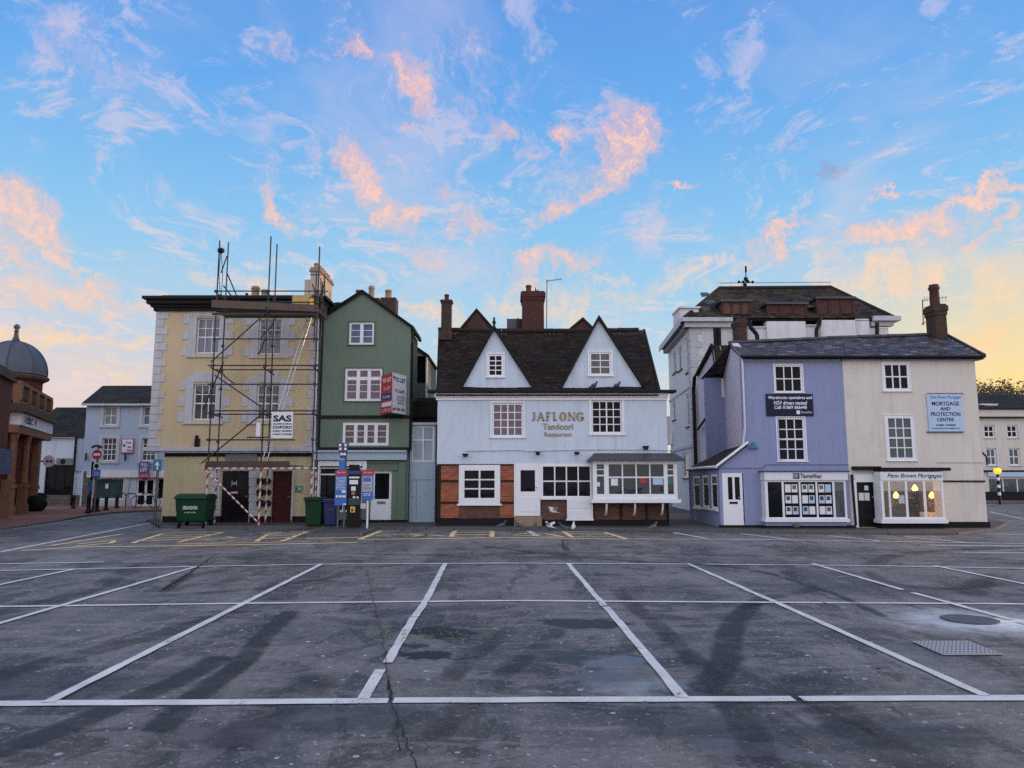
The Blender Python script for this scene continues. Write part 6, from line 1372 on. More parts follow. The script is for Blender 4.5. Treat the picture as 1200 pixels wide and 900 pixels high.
hx.prism([(uc-r, zc2-r), (uc, zc2), (uc-r, zc2+r)], -.1, -.09).prism([(uc+r, zc2-r), (uc+r, zc2+r), (uc, zc2)], -.1, -.09).prism([(uc-r, zc2+r), (uc, zc2), (uc+r, zc2+r)], -.1, -.09).build('emblem', MT('sign red'), nbnd)
MB(FB2).box(u0_-.3, L2+.25, -.3, .9, zT0+.553, zT0+.80).box(u0_-.15, L2+.2, -.15, .9, zT0+.801, zT0+.95).build('cornice', MT('dark sandstone'), B)
bz = zT0+.95
bal = MB(FB2).box(u0_, L2+.1, .0, .25, bz+.85, bz+1.0).box(u0_, L2+.1, .0, .25, bz+.001, bz+.14)
for k in range(5): u = u0_+.2+k*(L2-u0_-.4)/4; bal.box(u-.18, u+.18, -.04, .3, bz+.14, bz+.85)
bal.build('balustrade', MT('sandstone'), B); bb = MB(FB2)
k = u0_+.5
while k < L2-.2: bb.lathe(FB2.w(k, .12, bz+.14), [(.05, 0), (.09, .2), (.05, .4), (.06, .7)], 8); k += .26
bb.build('baluster', MT('dark sandstone'), B)
MB(FB2).box(uf-14, uf+.12, -.22, .9, zf1+.001, zf1+.14).box(uf-14, uf+.05, -.12, .9, zf1+.141, zf1+.42).build('cornice', MT('dark sandstone'), B)
# columns and responds
for k, px_ in enumerate((16.5, 31.5)):
    u = h(px_, 570)[0]; zc0 = h(px_, 567)[1]
    co_ = MB().lathe(FB2.w(u, .15, zc0), [(.19, 0), (.19, .08), (.16, .16), (.155, .3), (.145, zT0-.45-zc0-.4), (.13, zT0-.4-zc0-.3), (.16, zT0-zc0-.62), (.2, zT0-zc0-.42), (.2, zT0-zc0-.352)], 18).build('column', MT('sandstone'), B)
    MB(FB2).box(u-.26, u+.26, -.09, .39, 0, .5).box(u-.2, u+.2, -.03, .35, .5, zc0-.18).box(u-.24, u+.24, -.07, .37, zc0-.179, zc0-.01).build('pedestal', MT('sandstone'), co_)
for u, w in ((h(46.5, 570)[0], .3),):
    MB(FB2).box(u-w, u+w, .1, .39, .5, zT0-.352).box(u-w-.07, u+w+.07, .02, .39, 0, .5).box(u-w-.05, u+w+.05, .05, .39, h(16, 570)[1]-.18, h(16, 570)[1]).build('pilaster', MT('sandstone'), B)
for k, (a, c) in enumerate(((19, 27), (34, 43))):
    ua, ub = h(a, 570)[0], h(c, 570)[0]; MB(FB2).box(ua, ub, .37, .41, .9, zT0-.9).build('window_recess', MT('dark glass'), B)
MB(FB2).box(uf-9, h(8, 540)[0], -.2, -.061, h(4, 556)[1], h(4, 527)[1]).build('blue_awning', MT('deep blue'), B)
# drum and dome
dc = at(15, 440, 37.5); zd = dc.z; RD = (at(51, 440, 37.5).x-dc.x)
dr = MB().lathe((dc.x, 37.5, bz-1), [(RD*.86, 0), (RD*.86, zd-bz+.7)], 8, False).build('drum', MT('bank brick'), B)
MB().lathe((dc.x, 37.5, zd-.35), [(RD*.88, 0), (RD*1.02, .12), (RD*1.05, .24), (RD*.98, .34), (RD*.95, .38)], 8, False).build('drum_cornice', MT('dark sandstone'), B)
Hd = at(15, 402, 37.5).z-zd; pr_ = [(RD*1.0, 0), (RD*.985, .06)]+[(RD*.97*math.cos(a), .06+Hd*math.sin(a)) for a in [i/12*math.pi/2 for i in range(12)]]+[(.12, Hd+.06)]
dm = MB().lathe((dc.x, 37.5, zd+.03), pr_, 8, False).build('dome', MT('dome lead'), B)
rbs = MB()
for i in range(8):
    an = 2*math.pi*(i+.5)/8; rbs.path([Vector((dc.x+r*math.cos(an), 37.5+r*math.sin(an), zd+.03+z)) for r, z in pr_[1:]], .035, 5)
rbs.build('dome_rib', MT('lead'), dm)
MB().lathe((dc.x, 37.5, zd+Hd), [(.26, 0), (.2, .1), (.12, .3), (.09, .6), (.13, .64), (.06, .68), (.14, .78), (.15, .88), (.06, .98)], 12).build('finial', MT('lead'), dm)
# round projecting bank sign
sg = thing('projecting_sign', (*at(57, 541, 40).xy, at(57, 541, 40).z), 'round white projecting bank sign with a red emblem, beside the columns', 'sign')
q = at(57.5, 540.5, 40); rr_s = (at(64.5, 540, 40).x-q.x)
MB().tube(q+Vector((0, -.04, 0)), q+Vector((0, .04, 0)), rr_s, 28, None, False).build('disc', MT('sign white'), sg)
Fq = YF(39.95); uc, zc2 = Fq.hit(57.5, 540.5); r = rr_s*.30; e_ = MB(Fq)
e_.prism([(uc-r, zc2-r), (uc, zc2), (uc-r, zc2+r)], -.0, .005).prism([(uc+r, zc2-r), (uc+r, zc2+r), (uc, zc2)], -.0, .005).prism([(uc-r*1.0, zc2+r), (uc-r*2, zc2), (uc-r, zc2-r)], 0, .005).prism([(uc+r, zc2+r), (uc+r, zc2-r), (uc+2*r, zc2)], 0, .005).build('emblem', MT('sign red'), sg)
MB().tube(q+Vector((-rr_s, 0, 0)), q+Vector((-rr_s-.4, .1, 0)), .04).build('bracket', MT('black paint'), sg)
o = MB().ball(Vector((*gnd(41, 601), .45)), .55, 10, 7, (1, .8, .8)).ball(Vector((*gnd(45, 600), .75)), .35, 9, 6, (1.1, .8, .7)).ball(Vector((*gnd(37, 601), .3)), .35, 9, 6).build('refuse_sacks', MT('rubber')); tag(o, 'black refuse sacks heaped at the foot of the bank pilaster', 'rubbish bags')

# street posts, bollards
def bollard(px, py, top, label):
    x, y = gnd(px, py, .08); hgt = at(px, top, y).z-.08; b = MB().lathe((x, y, .08), [(.13, 0), (.13, hgt*.12), (.085, hgt*.16), (.075, hgt*.76), (.10, hgt*.78), (.10, hgt*.83), (.07, hgt*.86), (.09, hgt*.94), (.03, hgt)], 12).build('bollard', MT('black paint')); tag(b, label, 'bollard', 'bollards along the side street')
for px, py, tp_, lab in ((86, 596, 580, 'black bollard standing alone nearest the bank'), (103, 601.5, 579, 'black bollard left of the no entry sign'), (109.5, 600, 582.5, 'black bollard just left of the sign pole foot'), (113.5, 599.5, 583, 'black bollard just right of the sign pole foot'), (124, 598, 581.5, 'black bollard in front of the wide shop window'), (137, 595.5, 580, 'black bollard at the right end of the wide shop window')):
    bollard(px, py, tp_, lab)
# cycle hoops
for px in (141, 153): 
    x, y = gnd(px, 595, .08); b = MB(); pts = [Vector((x-.3, y, .08)), Vector((x-.3, y, .75)), Vector((x-.2, y, .87)), Vector((x+.2, y, .87)), Vector((x+.3, y, .75)), Vector((x+.3, y, .08))]; b.path(pts, .03); tag(b.build('cycle_stand', MT('dull steel')), 'steel cycle hoop in front of the pale blue building, %s' % ('left one' if px == 141 else 'right one'), 'cycle stand', 'cycle stands')
# two people's shapes read as parked bicycle by the door
bx, by = gnd(170, 595.5, .08); bi = thing('bicycle', (bx, by, .08), 'dark bicycle parked before the empty shop door', 'bicycle'); fr2 = MB(); wz = .08+.34
for dx in (-.5, .5):
    wm = MB(); pts = [Vector((bx+dx+.33*math.cos(a), by, wz+.33*math.sin(a))) for a in [i*math.pi/9 for i in range(19)]]; wm.path(pts, .022, 5)
    for a in range(6): wm.tube((bx+dx, by, wz), (bx+dx+.33*math.cos(a*1.047), by, wz+.33*math.sin(a*1.047)), .004, 3)
    wm.build('wheel', MT('rubber'), bi)
V3 = lambda x, z, y=0: Vector((bx+x, by+y, .08+z))
fr2.path([V3(-.5, .34), V3(-.15, .85), V3(-.05, .30), V3(.35, .82), V3(-.15, .78)], .02).path([V3(-.5, .34), V3(-.05, .30)], .02).path([V3(.5, .34), V3(.34, .95)], .02).build('frame', MT('black paint'), bi); MB().tube(V3(.34, .95, -.25), V3(.34, .95, .25), .015).build('handlebar', MT('dull steel'), bi); MB().ball(V3(-.17, .9), .09, 8, 6, (1.5, .8, .5)).build('saddle', MT('rubber'), bi)

# no entry sign assembly
x, y = gnd(110, 601, .08); sg = thing('no_entry_sign', (x, y, .08), 'round red no entry sign on a post above a blue plate, by the bollards', 'road sign'); 
MB().tube((x, y, .08), (x, y, at(110, 521, y).z), .05).build('pole', MT('galvanised steel'), sg)
def disc(px, py, rpx, mat, y, parent, name, t=.02):
    q = at(px, py, y); r = at(px+rpx, py, y).x-q.x; return MB().tube(q, q+Vector((0, t, 0)), r, 24, None, False).build(name, MT(mat), parent), q, r
d0, q, r = disc(113.5, 532.5, 6.2, 'sign white', y-.1, sg, 'disc'); d1, q, r = disc(113.5, 532.5, 5.7, 'sign red', y-.12, sg, 'red_face'); MB(YF(y-.13)).pbox(109.7, 531.3, 117.3, 533.9, 0, .01).build('white_bar', MT('lettering white'), d1)
pq = []
for i in range(9): a = math.pi*i/8; pq.append(at(113.5+5*math.cos(a)*1.1, 525-2.5*math.sin(a), y)); 
MB().path(pq, .05).build('lamp_hood', MT('black paint'), sg)
d0, q, r = disc(113, 546, 3.6, 'sign white', y-.1, sg, 'small_disc'); disc(113, 546, 2.6, 'black paint', y-.12, sg, 'centre', .01)
MB(YF(y-.1)).pbox(107.5, 550.5, 117.5, 559.5, 0, .02).build('blue_plate', MT('sign blue'), sg); textbox('Parking\nat any time', YF(y-.1), (108.5, 552.5, 116.5, 557.5), 'lettering white', sg, d=-.01)
x, y = gnd(104.5, 601, .08); sg = thing('parking_notice', (x, y, .08), 'narrow post with blue and green notice plates left of the no entry sign', 'road sign'); MB().tube((x, y, .08), (x, y, at(105, 541, y).z), .055).build('pole', MT('black paint'), sg)
MB(YF(y-.08)).pbox(103, 563, 107, 576, 0, .02).build('blue_plate', MT('sign blue'), sg); MB(YF(y-.08)).pbox(103, 564, 108.6, 567.5, -.01, 0).build('green_plate', MT('sign green'), sg); MB(YF(y-.08)).pbox(101.5, 549.5, 104.5, 557.5, 0, .02).build('white_plate', MT('sign white'), sg)
# one way sign
x, y = gnd(181, 617, 0); sg = thing('one_way_sign', (x, y, 0), 'square blue one way arrow sign on a grey post at the stuccoed corner', 'road sign'); MB().tube((x, y, 0), (x, y, at(183, 540, y).z), .045).build('pole', MT('galvanised steel'), sg)
Fs = YF(y-.06); pn = MB(Fs).pbox(179.5, 538.5, 189, 552, 0, .02).build('plate', MT('sign teal blue'), sg); a = MB(Fs).pbox(183.5, 543.5, 185.2, 550.5, -.008, -.002); a.prism([Fs.hit(*q) for q in ((181.5, 545), (184.3, 540.5), (187.2, 545))], -.009, -.003); a.build('arrow', MT('lettering white'), pn)

# ================================================================== SCAFFOLDING
YO, YI = 25.9, 27.3
sc_ = thing('scaffolding', (*gnd(240, 618), 0), 'tall tubular steel scaffold with plank decks in front of the stuccoed house', 'scaffolding')
def tb_(a, c, ya, yc=None, r=.024, mat='dull steel', name='standard'):
    return MB().tube(at(*a, ya), at(*c, yc or ya), r, 8).build(name, MT(mat), sc_)
def vert(px, py, top, Y, name='standard'):
    x = at(px, py, Y).x; z = (EYE+ray(px, top)*1).z
    k = 0
    # top height measured where the tube ends in the photograph
    lo_, hi_ = 0, 30
    zt3 = at(px, top, Y).z; o = MB().tube((x, Y, .03), (x, Y, zt3), .026, 8).build(name, MT('dull steel'), sc_); MB().box(x-.09, x+.09, Y-.09, Y+.09, 0, .035).build('base_plate', MT('galvanised steel'), o)
    return x, zt3
VS = [vert(240, 618, 282, YO), vert(251, 615, 284, YI), vert(303, 616, 277, YO), vert(311, 613, 286, YI), vert(364, 600, 289, YO), vert(369, 600, 330, YI)]
def led(py, xa, xb, Y, name='ledger', r=.024):
    z = at(300, py, Y).z; return MB().tube((at(xa, py, Y).x, Y-.05, z), (at(xb, py, Y).x, Y-.05, z), r, 8).build(name, MT('dull steel'), sc_)
for py, xa, xb, Y in ((341.5, 255, 381, YO), (354.5, 253, 368, YO), (397.5, 255, 374, YO), (428.5, 244, 376, YO), (433.5, 250, 376, YI), (450.5, 244, 373, YO), (481.5, 250, 373, YO), (485.5, 252, 374, YI), (515.5, 242, 346, YO), (512.5, 290, 322, YO)):
    led(py, xa, xb, Y)
for k, (i, j) in enumerate(((0, 1), (2, 3), (4, 5))):
    for py in (341.5, 360, 430, 483, 546):
        z = at(300, py, YO).z; MB().tube((VS[i][0], YO-.25, z-.05), (VS[j][0]+.0, YI+.25, z-.05), .024, 8).build('transom', MT('dull steel'), sc_)
for a, c, ya, yc in (((247, 424.5), (317, 362), YO-.08, YO-.08), ((252, 440), (305, 476), YI, YO), ((236, 543), (312, 481), YO-.09, YO-.09), ((266, 320), (284, 362), YO, YI), ((266, 300), (259, 320), YO, YO), ((305, 397), (320, 380), YO, YI), ((262, 335), (281, 359), YO+.3, YI), ((258, 345), (275, 360), YO+.3, YI), ((303, 415), (312, 395), YO, YI), ((262, 440), (275, 450), YI, YI), ((238, 480), (262, 424), YO+.5, YO)):
    tb_(a, c, ya, yc, name='brace')
for x, z in VS[:4]:
    pass
for a, c, ya, yc in (((368, 400), (371, 318), YO+.5, YO+.5), ((377, 395), (376, 326), YI+.6, YI+.6), ((366, 333), (381, 372), YO+.6, YI+.8), ((381, 330), (367, 372), YO+.7, YI+.7), ((363, 349), (384, 341), YO, YI+.6), ((364, 322), (376, 322), YO+.2, YI+.6), ((382, 402), (380, 322), YI+.9, YI+.9), ((366, 382), (383, 350), YO+.2, YI+.8), ((357, 363), (371, 340), YO-.05, YO+.6)):
    tb_(a, c, ya, yc, name='brace')
MB(YF(YI+.5)).pbox(367, 358, 383, 372, 0, .04).build('toe_board', MT('dark scaffold board'), sc_)
cp = []
for i, (x, zt3) in enumerate(VS):
    Y = YO if i % 2 == 0 else YI
    for py in (341.5, 354.5, 397.5, 428.5, 450.5, 481.5, 515.5):
        z = at(300, py, YO).z
        if z < zt3: cp.append((x, Y-.03, z))
for x, y, z in cp: MB(Fr(x, y)).box(-.045, .045, -.05, .04, z-.045, z+.045).build('coupler', MT('dull steel'), sc_)
# plank decks
z = at(300, 364, YO).z; xa, xb = at(249, 360, YO).x, at(373, 360, YO).x
for i in range(5): MB(Fr(0, YO+.06+i*.26)).box(xa+rl.uniform(-.1, .1), xb+rl.uniform(-.15, .1), 0, .225, z+.02, z+.06).build('deck_board', MT('scaffold board'), sc_)
MB(Fr(0, YO-.10)).prism([(xa, at(300, 361, YO).z), (xb, at(300, 366, YO).z), (xb, at(300, 358, YO).z), (xa, at(300, 352, YO).z)], 0, .04).build('toe_board', MT('scaffold board'), sc_)
MB(Fr(0, YO-.02)).box(xa, xb, 0, .05, z-.16, z-.08).build('deck_beam', MT('dull steel'), sc_)
z = at(300, 547.5, YO).z; xa, xb = at(242, 545, YO).x, at(340, 545, YO).x
for i in range(5): MB(Fr(0, YO+.06+i*.26)).box(xa+rl.uniform(-.1, .1), xb+rl.uniform(-.1, .1), 0, .225, z+.04, z+.08).build('deck_board', MT('dark scaffold board'), sc_)
MB(Fr(0, YO-.10)).box(xa, xb, 0, .04, z-.02, at(300, 540.5, YO).z).build('toe_board', MT('dark scaffold board'), sc_)
def taped(a, c, r=.035, n=9, name='taped_tube'):
    a = Vector(a); c = Vector(c); MB().tube(a, c, r, 8).build(name, MT('striped tape'), sc_)
z5 = at(300, 549, YO).z
taped((VS[0][0]-.1, YO-.08, z5), (VS[4][0]+.2, YO-.08, z5), .035, 14)
for i in (0, 1, 2, 3, 4, 5): x = VS[i][0]; Y = YO if i % 2 == 0 else YI; taped((x, Y, .1), (x, Y, z5-.1), .036, 7)
taped(at(238, 548, YO-.12), at(302, 612, YO-.12), .03, 9)
# things hanging on or resting on the scaffold
o = MB(YF(YO-.06)).pbox(318, 482.5, 343, 513.5, -.02, 0).build('scaffold_sign', MT('sign white'), bevel=.003); tag(o, "white 'SAS Oxford' board hanging on the scaffold", 'sign')
Fs = YF(YO-.085)
textbox('SAS', Fs, (320, 486.5, 341.5, 494), 'lettering dark', o, d=-.004, bold=.035); textbox('SCAFFOLDING', Fs, (320, 495.8, 341.5, 497.6), 'lettering dark', o, d=-.004, bold=.02); textbox('OXFORD', Fs, (319.5, 499, 342, 502.3), 'lettering dark', o, d=-.004, bold=.03)
textbox('01865 452800', Fs, (319.5, 504, 341.5, 506), 'lettering dark', o, d=-.004, bold=.02); textbox('01869 320388', Fs, (319.5, 507.8, 341.5, 509.8), 'lettering dark', o, d=-.004, bold=.02)
o = MB(YF(YO-.02)).pbox(300, 495, 305, 513, -.02, 0).build('notice_board', MT('sign white')); tag(o, 'narrow white notice tied to the scaffold left of the large board', 'sign')
ld = thing('ladder', tuple(at(310, 540, YO+.5)), 'long aluminium ladder leaning up through the scaffold to the top deck', 'ladder')
la0, la1 = at(307, 541, YO+.35), at(362, 367, YO+1.1); lb0, lb1 = at(312.5, 541, YO+.35), at(366.5, 367, YO+1.1)
MB().tube(la0, la1, .022, 6).build('stile', MT('aluminium'), ld); MB().tube(lb0, lb1, .022, 6).build('stile', MT('aluminium'), ld); b = MB()
for i in range(26): k = (i+.5)/26; b.tube(la0.lerp(la1, k), lb0.lerp(lb1, k), .015, 5)
b.build('rung', MT('aluminium'), ld)
zd_ = at(300, 357, YO).z
o = MB(Fr(0, YO+.15)).box(at(340.5, 352, YO).x, at(362.5, 352, YO).x, 0, .5, at(350, 362, YO).z, at(350, 344.5, YO).z).build('insulation_pack', MT('yellow foam'), bevel=.04); tag(o, 'yellow pack lying on the top scaffold deck at the right', 'pack')
b = MB(); q = at(259, 293, YO-.06); b.lathe((q.x, q.y, q.z-.12), [(.04, 0), (.12, .05), (.12, .15), (.04, .2)], 10); b.path([q, at(256.5, 320, YO-.1), at(258, 345, YO-.1)], .012, 4).path([q, at(261, 322, YO-.1), at(259, 352, YO-.1)], .012, 4); tag(b.build('rope_pulley', MT('black paint')), 'rope and pulley wheel tied near the top of the left standard', 'pulley')

# ================================================================== BINS
def wheelie(px0, px1, ytop, ybot, Y, mat, label):
    F = YF(Y); u0, _, u1, _ = rect(F, (px0, 590, px1, 600)); zt3 = F.hit(px0, ytop)[1]; z0 = .075; o = thing('wheelie_bin', ((u0+u1)/2, Y, z0), label, 'bin', 'wheeled bins by the build-out')
    c = (u0+u1)/2; w = (u1-u0)/2; b = MB(F); T = zt3-.10; n = [(c-w*.76, .08, c+w*.76, .60, z0+.04), (c-w*.90, .0, c+w*.90, .68, T)]
    pts = []
    for (a, d0, e, d1, z) in n: pts += [F.w(a, d0, z), F.w(e, d0, z), F.w(e, d1, z), F.w(a, d1, z)]
    b.add(pts, [(0, 1, 5, 4), (1, 2, 6, 5), (2, 3, 7, 6), (3, 0, 4, 7), (3, 2, 1, 0), (4, 5, 6, 7)]); b.build('body', MT(mat), o, bevel=.03)
    MB(F).box(c-w, c+w, -.06, .70, T, T+.05).build('rim', MT(mat), o, bevel=.015)
    ld_ = MB(F); ld_.prism([(c-w*.98, T+.052), (c+w*.98, T+.052), (c+w*.9, T+.11), (c-w*.9, T+.11)], -.05, .7); ld_.build('lid', MT(mat), o, bevel=.02)
    MB(F).tube(F.w(c-w*.8, .78, T+.06), F.w(c+w*.8, .78, T+.06), .02).build('handle', MT(mat), o)
    for s_ in (-1, 1): MB(F).tube(F.w(c+s_*w*.82, .58, z0+.10), F.w(c+s_*w*.98, .58, z0+.10), .10, 14).build('wheel', MT('rubber'), o)
    return o, F, c, w, T
o, F_, c, w, T = wheelie(355.5, 378, 583, 619, 25.5, 'green plastic', 'green wheelie bin standing left of the blue one')
MB(F_).box(c-.03, c+.04, .03, .06, T-.28, T-.2).build('sticker', MT('sign white'), o); MB(F_).box(c-.14, c+.06, .035, .06, T-.5, T-.47).build('embossing', MT('green plastic'), o)
o, F_, c, w, T = wheelie(377.8, 395, 585, 619, 25.5, 'navy plastic', 'navy blue wheelie bin beside the parking notice board')
tx('cherwell', F_, c-.1, c+.1, T-.25, T-.2, 'lettering white', o, d=.025)
# four wheeled waste container
F = YF(25.6); u0, _, u1, _ = rect(F, (203.5, 590, 241.5, 600)); zt3 = F.hit(220, 580.5)[1]
o = thing('waste_container', ((u0+u1)/2, 25.6, 0), 'large green four-wheeled waste container against the stuccoed wall', 'bin')
c = (u0+u1)/2; w = (u1-u0)/2; T = zt3-.14; pts = []
for (a, d0, e, d1, z) in ((c-w*.88, .1, c+w*.88, .85, .22), (c-w*.97, 0, c+w*.97, .95, T)): pts += [F.w(a, d0, z), F.w(e, d0, z), F.w(e, d1, z), F.w(a, d1, z)]
MB(F).add(pts, [(0, 1, 5, 4), (1, 2, 6, 5), (2, 3, 7, 6), (3, 0, 4, 7), (3, 2, 1, 0), (4, 5, 6, 7)]).build('body', MT('green plastic'), o, bevel=.05)
MB(F).box(c-w, c+w, -.05, 1.0, T, T+.06).build('rim', MT('green plastic'), o, bevel=.02)
pr2 = [F.w(c, 0, 0)]; lidm = MB(Fr(c-w*.98, 25.6, 0)); Lb = MB()
arc = [(-.02+.98*(1-math.cos(a))/2, T+.062+.13*math.sin(a)) for a in [i*math.pi/8 for i in range(9)]]
P = [F.w(c-w*.98, d_, z_) for d_, z_ in arc]+[F.w(c+w*.98, d_, z_) for d_, z_ in arc]; Lb.add(P, [(i, i+9, i+10, i+1) for i in range(8)]+[tuple(range(9)), tuple(range(17, 8, -1))]); Lb.build('lid', MT('green plastic'), o)
tx('GRUNDON', F, c-w*.45, c+w*.45, T-.34, T-.22, 'lettering white', o, d=.008, bold=.02); tx('01869 000', F, c-w*.35, c+w*.35, T-.46, T-.42, 'lettering white', o, d=.016)
for s_ in (-.75, .75):
    for d_ in (.2, .8): MB(F).tube(F.w(c+w*s_-.03, d_, .10), F.w(c+w*s_+.03, d_, .10), .10, 14).box(c+w*s_-.04, c+w*s_+.04, d_-.04, d_+.04, .12, .24).build('caster', MT('rubber'), o)

# ================================================================== PARKING MACHINE AND ITS BOARDS
Yp = 24.7; F = YF(Yp); h = F.hit
x, _, _, _ = rect(F, (400, 590, 401, 600))
o = thing('parking_tariff_board', (h(401, 600)[0], Yp, .07), 'tall blue tariff board on two posts under a flared purple parking sign', 'sign')
bd = MB(F).pbox(392.5, 557, 406.5, 592.5, -.03, .03).build('board', MT('sign blue'), o, bevel=.01); hd = MB(F).pbox(392.8, 551, 407.3, 556.9, -.035, .03).build('header', MT('sign red'), o)
textbox('Pay here', F, (395, 552.5, 404.5, 555), 'lettering white', hd, d=-.04); squiggle(F, (394, 558.5, 405, 574), 'lettering white', bd, d=-.034, lines=9, seed=4)
for q in ((400.5, 574.5, 405, 577.5), (393.5, 580.5, 396.5, 582.8), (397.3, 580.5, 400.3, 582.8), (401.2, 580.5, 405, 582.8), (402, 590, 405.5, 591.6)): MB(F).pbox(*q, -.036, -.03).build('panel', MT('lettering white'), bd)
for px_ in (396.5, 398.9): pass
MB(F).tube(F.w(h(396, 600)[0], 0, .07), F.w(h(396, 600)[0], 0, h(396, 593)[1]), .035).build('post', MT('galvanised steel'), o); MB(F).tube(F.w(h(403, 600)[0], .06, .07), F.w(h(403, 600)[0], .06, h(402, 520)[1]), .04).build('post', MT('galvanised steel'), o)
MB(F).pbox(397, 539, 404, 551, -.02, .03).build('neck_plate', MT('sign blue'), o)
s_ = MB(F).prism([h(394.8, 519.3), h(409, 519.3), h(408, 523), h(404.5, 537), h(399, 537), h(396, 523)], -.06, .05).build('flared_sign', MT('deep blue'), o)
ic = MB(F)
for r_i, (yy, xa, xb) in enumerate(((521.5, 398.6, 405), (526, 398.9, 404.7), (532, 400.2, 403.8))):
    for xx in (xa, xb): ic.pbox(xx-1.5, yy-1.3, xx+1.4, yy+1.5, -.066, -.06)
for k_ in (0,): ic.build('pictogram', MT('lettering white'), s_)
o = thing('parking_machine', (h(415, 600)[0], Yp, .07), 'blue and black ticket machine between the two parking boards', 'parking machine')
MB(F).pbox(405.8, 593, 421.5, 617.5, .0, .35).build('pedestal', MT('black gloss'), o, bevel=.02); bdy = MB(F).pbox(407.5, 556, 421, 592.9, -.04, .35).build('body', MT('black gloss'), o, bevel=.03)
MB(F).pbox(407, 551.5, 423, 556.5, -.08, .38).build('cap', MT('deep blue'), o, bevel=.02)
for q, mt2 in (((409, 558.5, 421, 560.5), 'lettering white'), ((409.5, 562.5, 419.5, 567.5), 'sign white'), ((411.5, 570, 416.8, 575), 'sign white'), ((412, 576, 416, 580), 'stone buff'), ((408, 584, 421, 592), 'teal glass'), ((413.5, 581.5, 416, 585), 'sign white'), ((417.5, 582, 420.2, 585), 'sign white'), ((410.5, 593.5, 416, 600.5), 'sign yellow')):
    MB(F).pbox(*q, -.055, -.038, -.055).build('panel', MT(mt2), bdy)
MB(F).prism([h(411.6, 599), h(415, 599), h(413.3, 595)], -.06, -.056).build('warning_symbol', MT('lettering dark'), bdy); MB(F).pbox(409, 544.5, 420, 551, .1, .3).build('solar_box', MT('black paint'), o)
o = thing('information_board', (h(430, 600)[0], Yp, .07), 'blue information board with grey panel and red header, right of the ticket machine', 'sign')
bd = MB(F).pbox(424, 557, 437.2, 586, -.03, .03).build('board', MT('sign blue'), o, bevel=.01); hd = MB(F).pbox(423.8, 550.5, 438, 556.9, -.035, .03).build('header', MT('sign red'), o); textbox('How to pay', F, (426, 552.5, 436, 554.8), 'lettering white', hd, d=-.04)
pn = MB(F).pbox(425, 558.5, 436.2, 576, -.036, -.03).build('panel', MT('grey trim'), bd); MB(F).pbox(426, 559.5, 434.8, 564.5, -.04, -.036).build('blue_label', MT('sign blue'), pn); squiggle(F, (426, 567, 435, 575), 'lettering dark', pn, d=-.04, lines=5, seed=9); squiggle(F, (426, 577.5, 434, 581.5), 'lettering white', bd, d=-.036, lines=2, seed=3)
MB(F).tube(F.w(h(430.3, 600)[0], .05, .07), F.w(h(430.3, 600)[0], .05, h(430, 556)[1]), .035).build('post', MT('white paint'), o); MB(F).pbox(422.5, 590, 429, 596, .0, .12).build('ticket_box', MT('white stone'), o)

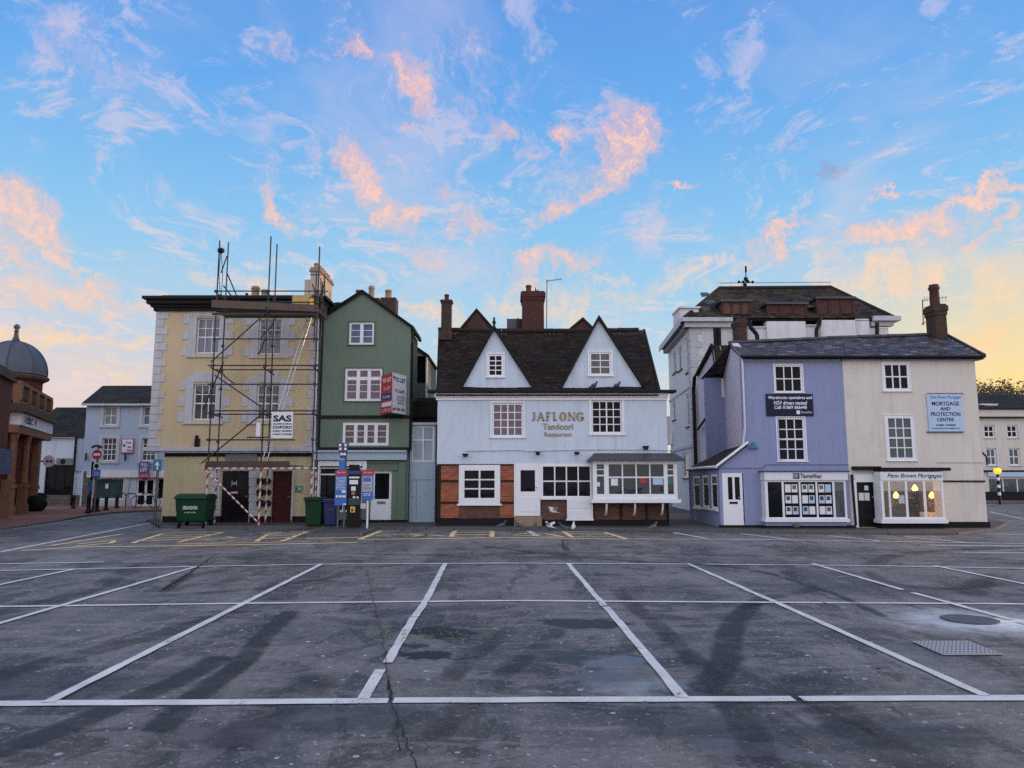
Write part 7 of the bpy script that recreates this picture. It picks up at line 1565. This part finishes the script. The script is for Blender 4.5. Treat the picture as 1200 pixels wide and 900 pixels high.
# ================================================================== PIGEONS
def pigeon(px, py, head, mat, label, y_=None, z=.09, wings=False):
    x, y = gnd(px, py, z); a = R(head); c, s = math.cos(a), math.sin(a)
    def T(p): return Vector((x+p[0]*c-p[1]*s, y+p[0]*s+p[1]*c, z+p[2]))
    rings = [(-.17, .005, .105), (-.13, .018, .11), (-.09, .038, .12), (-.03, .06, .135), (.03, .065, .15), (.07, .055, .175), (.095, .036, .205), (.105, .027, .235), (.118, .030, .262), (.138, .026, .272), (.155, .012, .268), (.175, .004, .258)]
    b = MB(); P = []; n = 10
    for i, (px_, r, pz) in enumerate(rings):
        j, k = rings[max(0, i-1)], rings[min(len(rings)-1, i+1)]; t = Vector((k[0]-j[0], 0, k[2]-j[2])).normalized(); u = Vector((-t.z, 0, t.x))
        for q in range(n): an = 2*math.pi*q/n; P.append(T((Vector((px_, 0, pz))+u*r*math.sin(an)+Vector((0, r*math.cos(an), 0)))))
    b.add(P, [(i*n+q, i*n+(q+1) % n, (i+1)*n+(q+1) % n, (i+1)*n+q) for i in range(len(rings)-1) for q in range(n)]+[tuple(range(n)), tuple(range((len(rings)-1)*n, len(rings)*n))[::-1]], True)
    # fanned tail joined to the rump
    b.add([T(v) for v in ((-.12, -.025, .112), (-.12, .025, .112), (-.25, .035, .085), (-.25, -.035, .085), (-.12, -.025, .10), (-.12, .025, .10), (-.25, .035, .078), (-.25, -.035, .078))], [(0, 1, 2, 3), (7, 6, 5, 4), (0, 3, 7, 4), (1, 5, 6, 2), (2, 6, 7, 3)])
    o = b.build('pigeon', MT(mat), origin=(x, y, z)); tag(o, label, 'pigeon', 'pigeons in front of the restaurant')
    for sg in (-1, 1):
        w = MB()
        if wings: w.add([T(v) for v in ((.06, sg*.05, .19), (-.07, sg*.05, .18), (-.12, sg*.15, .24), (-.04, sg*.22, .28), (.05, sg*.17, .25))]+[T(v) for v in ((.06, sg*.05, .18), (-.07, sg*.05, .17), (-.12, sg*.15, .232), (-.04, sg*.22, .272), (.05, sg*.17, .242))], [(0, 1, 2, 3, 4), (9, 8, 7, 6, 5), (0, 4, 9, 5), (4, 3, 8, 9), (3, 2, 7, 8), (2, 1, 6, 7)])
        else:
            w.add([T(v) for v in ((.05, sg*.05, .18), (.06, sg*.066, .15), (.0, sg*.074, .12), (-.12, sg*.05, .10), (-.2, sg*.02, .105), (-.1, sg*.045, .14), (-.02, sg*.06, .165))], [(0, 1, 2, 3, 4, 5, 6)])
        w.build('wing', MT('pigeon wing' if mat != 'pigeon white' else 'pigeon white'), o)
        l = MB(); l.tube(T((0, sg*.025, .11)), T((.01, sg*.025, .0)), .005, 5).tube(T((.01, sg*.025, .004)), T((.045, sg*.03, .003)), .004, 4).tube(T((.01, sg*.025, .004)), T((-.02, sg*.025, .003)), .004, 4); l.build('leg', MT('pigeon leg'), o)
    MB().tube(T((.170, 0, .262)), T((.20, 0, .250)), .007, 6, .002).build('beak', MT('pigeon leg'), o)
paint('pigeon grey', (.045, .05, .065), .6, .2); paint('pigeon white', (.7, .7, .7), .6, .2); paint('pigeon wing', (.09, .10, .13), .6, .3); paint('pigeon leg', (.2, .07, .06), .6, .2)
pigeon(662, 649, 110, 'pigeon grey', 'dark pigeon standing alone out on the road, nearest the camera', z=.005)
pigeon(588, 620.5, 10, 'pigeon grey', 'dark pigeon on the kerb left of all the others'); pigeon(608, 620.5, 170, 'pigeon grey', 'dark pigeon on the kerb below the restaurant door', )
pigeon(626, 623.5, 60, 'pigeon grey', 'grey pigeon beside the short white road mark', z=.005); pigeon(644, 621.5, 140, 'pigeon white', 'white pigeon with its wings half raised, centre of the flock', wings=True, z=.01)
pigeon(660, 622.5, 190, 'pigeon grey', 'dark pigeon left of the smaller white one', z=.02); pigeon(672, 622, 80, 'pigeon white', 'small white-breasted pigeon at the right of the flock', z=.02); pigeon(765, 622.5, 20, 'pigeon grey', 'lone grey pigeon on the kerb below the bay window')
xx, yy = gnd(648, 612, 0); 
pigeon(648, 604, 200, 'pigeon white', 'white and grey pigeon fluttering against the brick below the windows', z=.45, wings=True)
pigeon(697.5, 457.5, 30, 'pigeon grey', 'dark pigeon perched on the restaurant gutter below the right gable', z=at(697, 456.5, 25.75).z) if False else None
pz = at(697, 457.5, 25.8)
def perched(px, label):
    q = at(px, 457, 25.78); b = MB(); b.ball(q+Vector((0, 0, .16)), .075, 10, 7, (1.3, .8, 1)).ball(q+Vector((.10, 0, .27)), .04, 8, 6).tube(q+Vector((-.06, 0, .14)), q+Vector((-.2, 0, .06)), .04, 6, .02).tube(q+Vector((.06, 0, .2)), q+Vector((.1, 0, .27)), .045, 6, .035).tube(q+Vector((.13, 0, .27)), q+Vector((.17, 0, .26)), .01, 5, .003).tube(q+Vector((0, .02, .1)), q+Vector((0, .02, .03)), .006, 4)
    tag(b.build('pigeon', MT('pigeon grey')), label, 'pigeon', 'pigeons perched on the gutter')
perched(696, 'plump dark pigeon perched on the gutter below the right gable'); perched(723, 'smaller dark pigeon perched on the gutter, right of its plump neighbour')
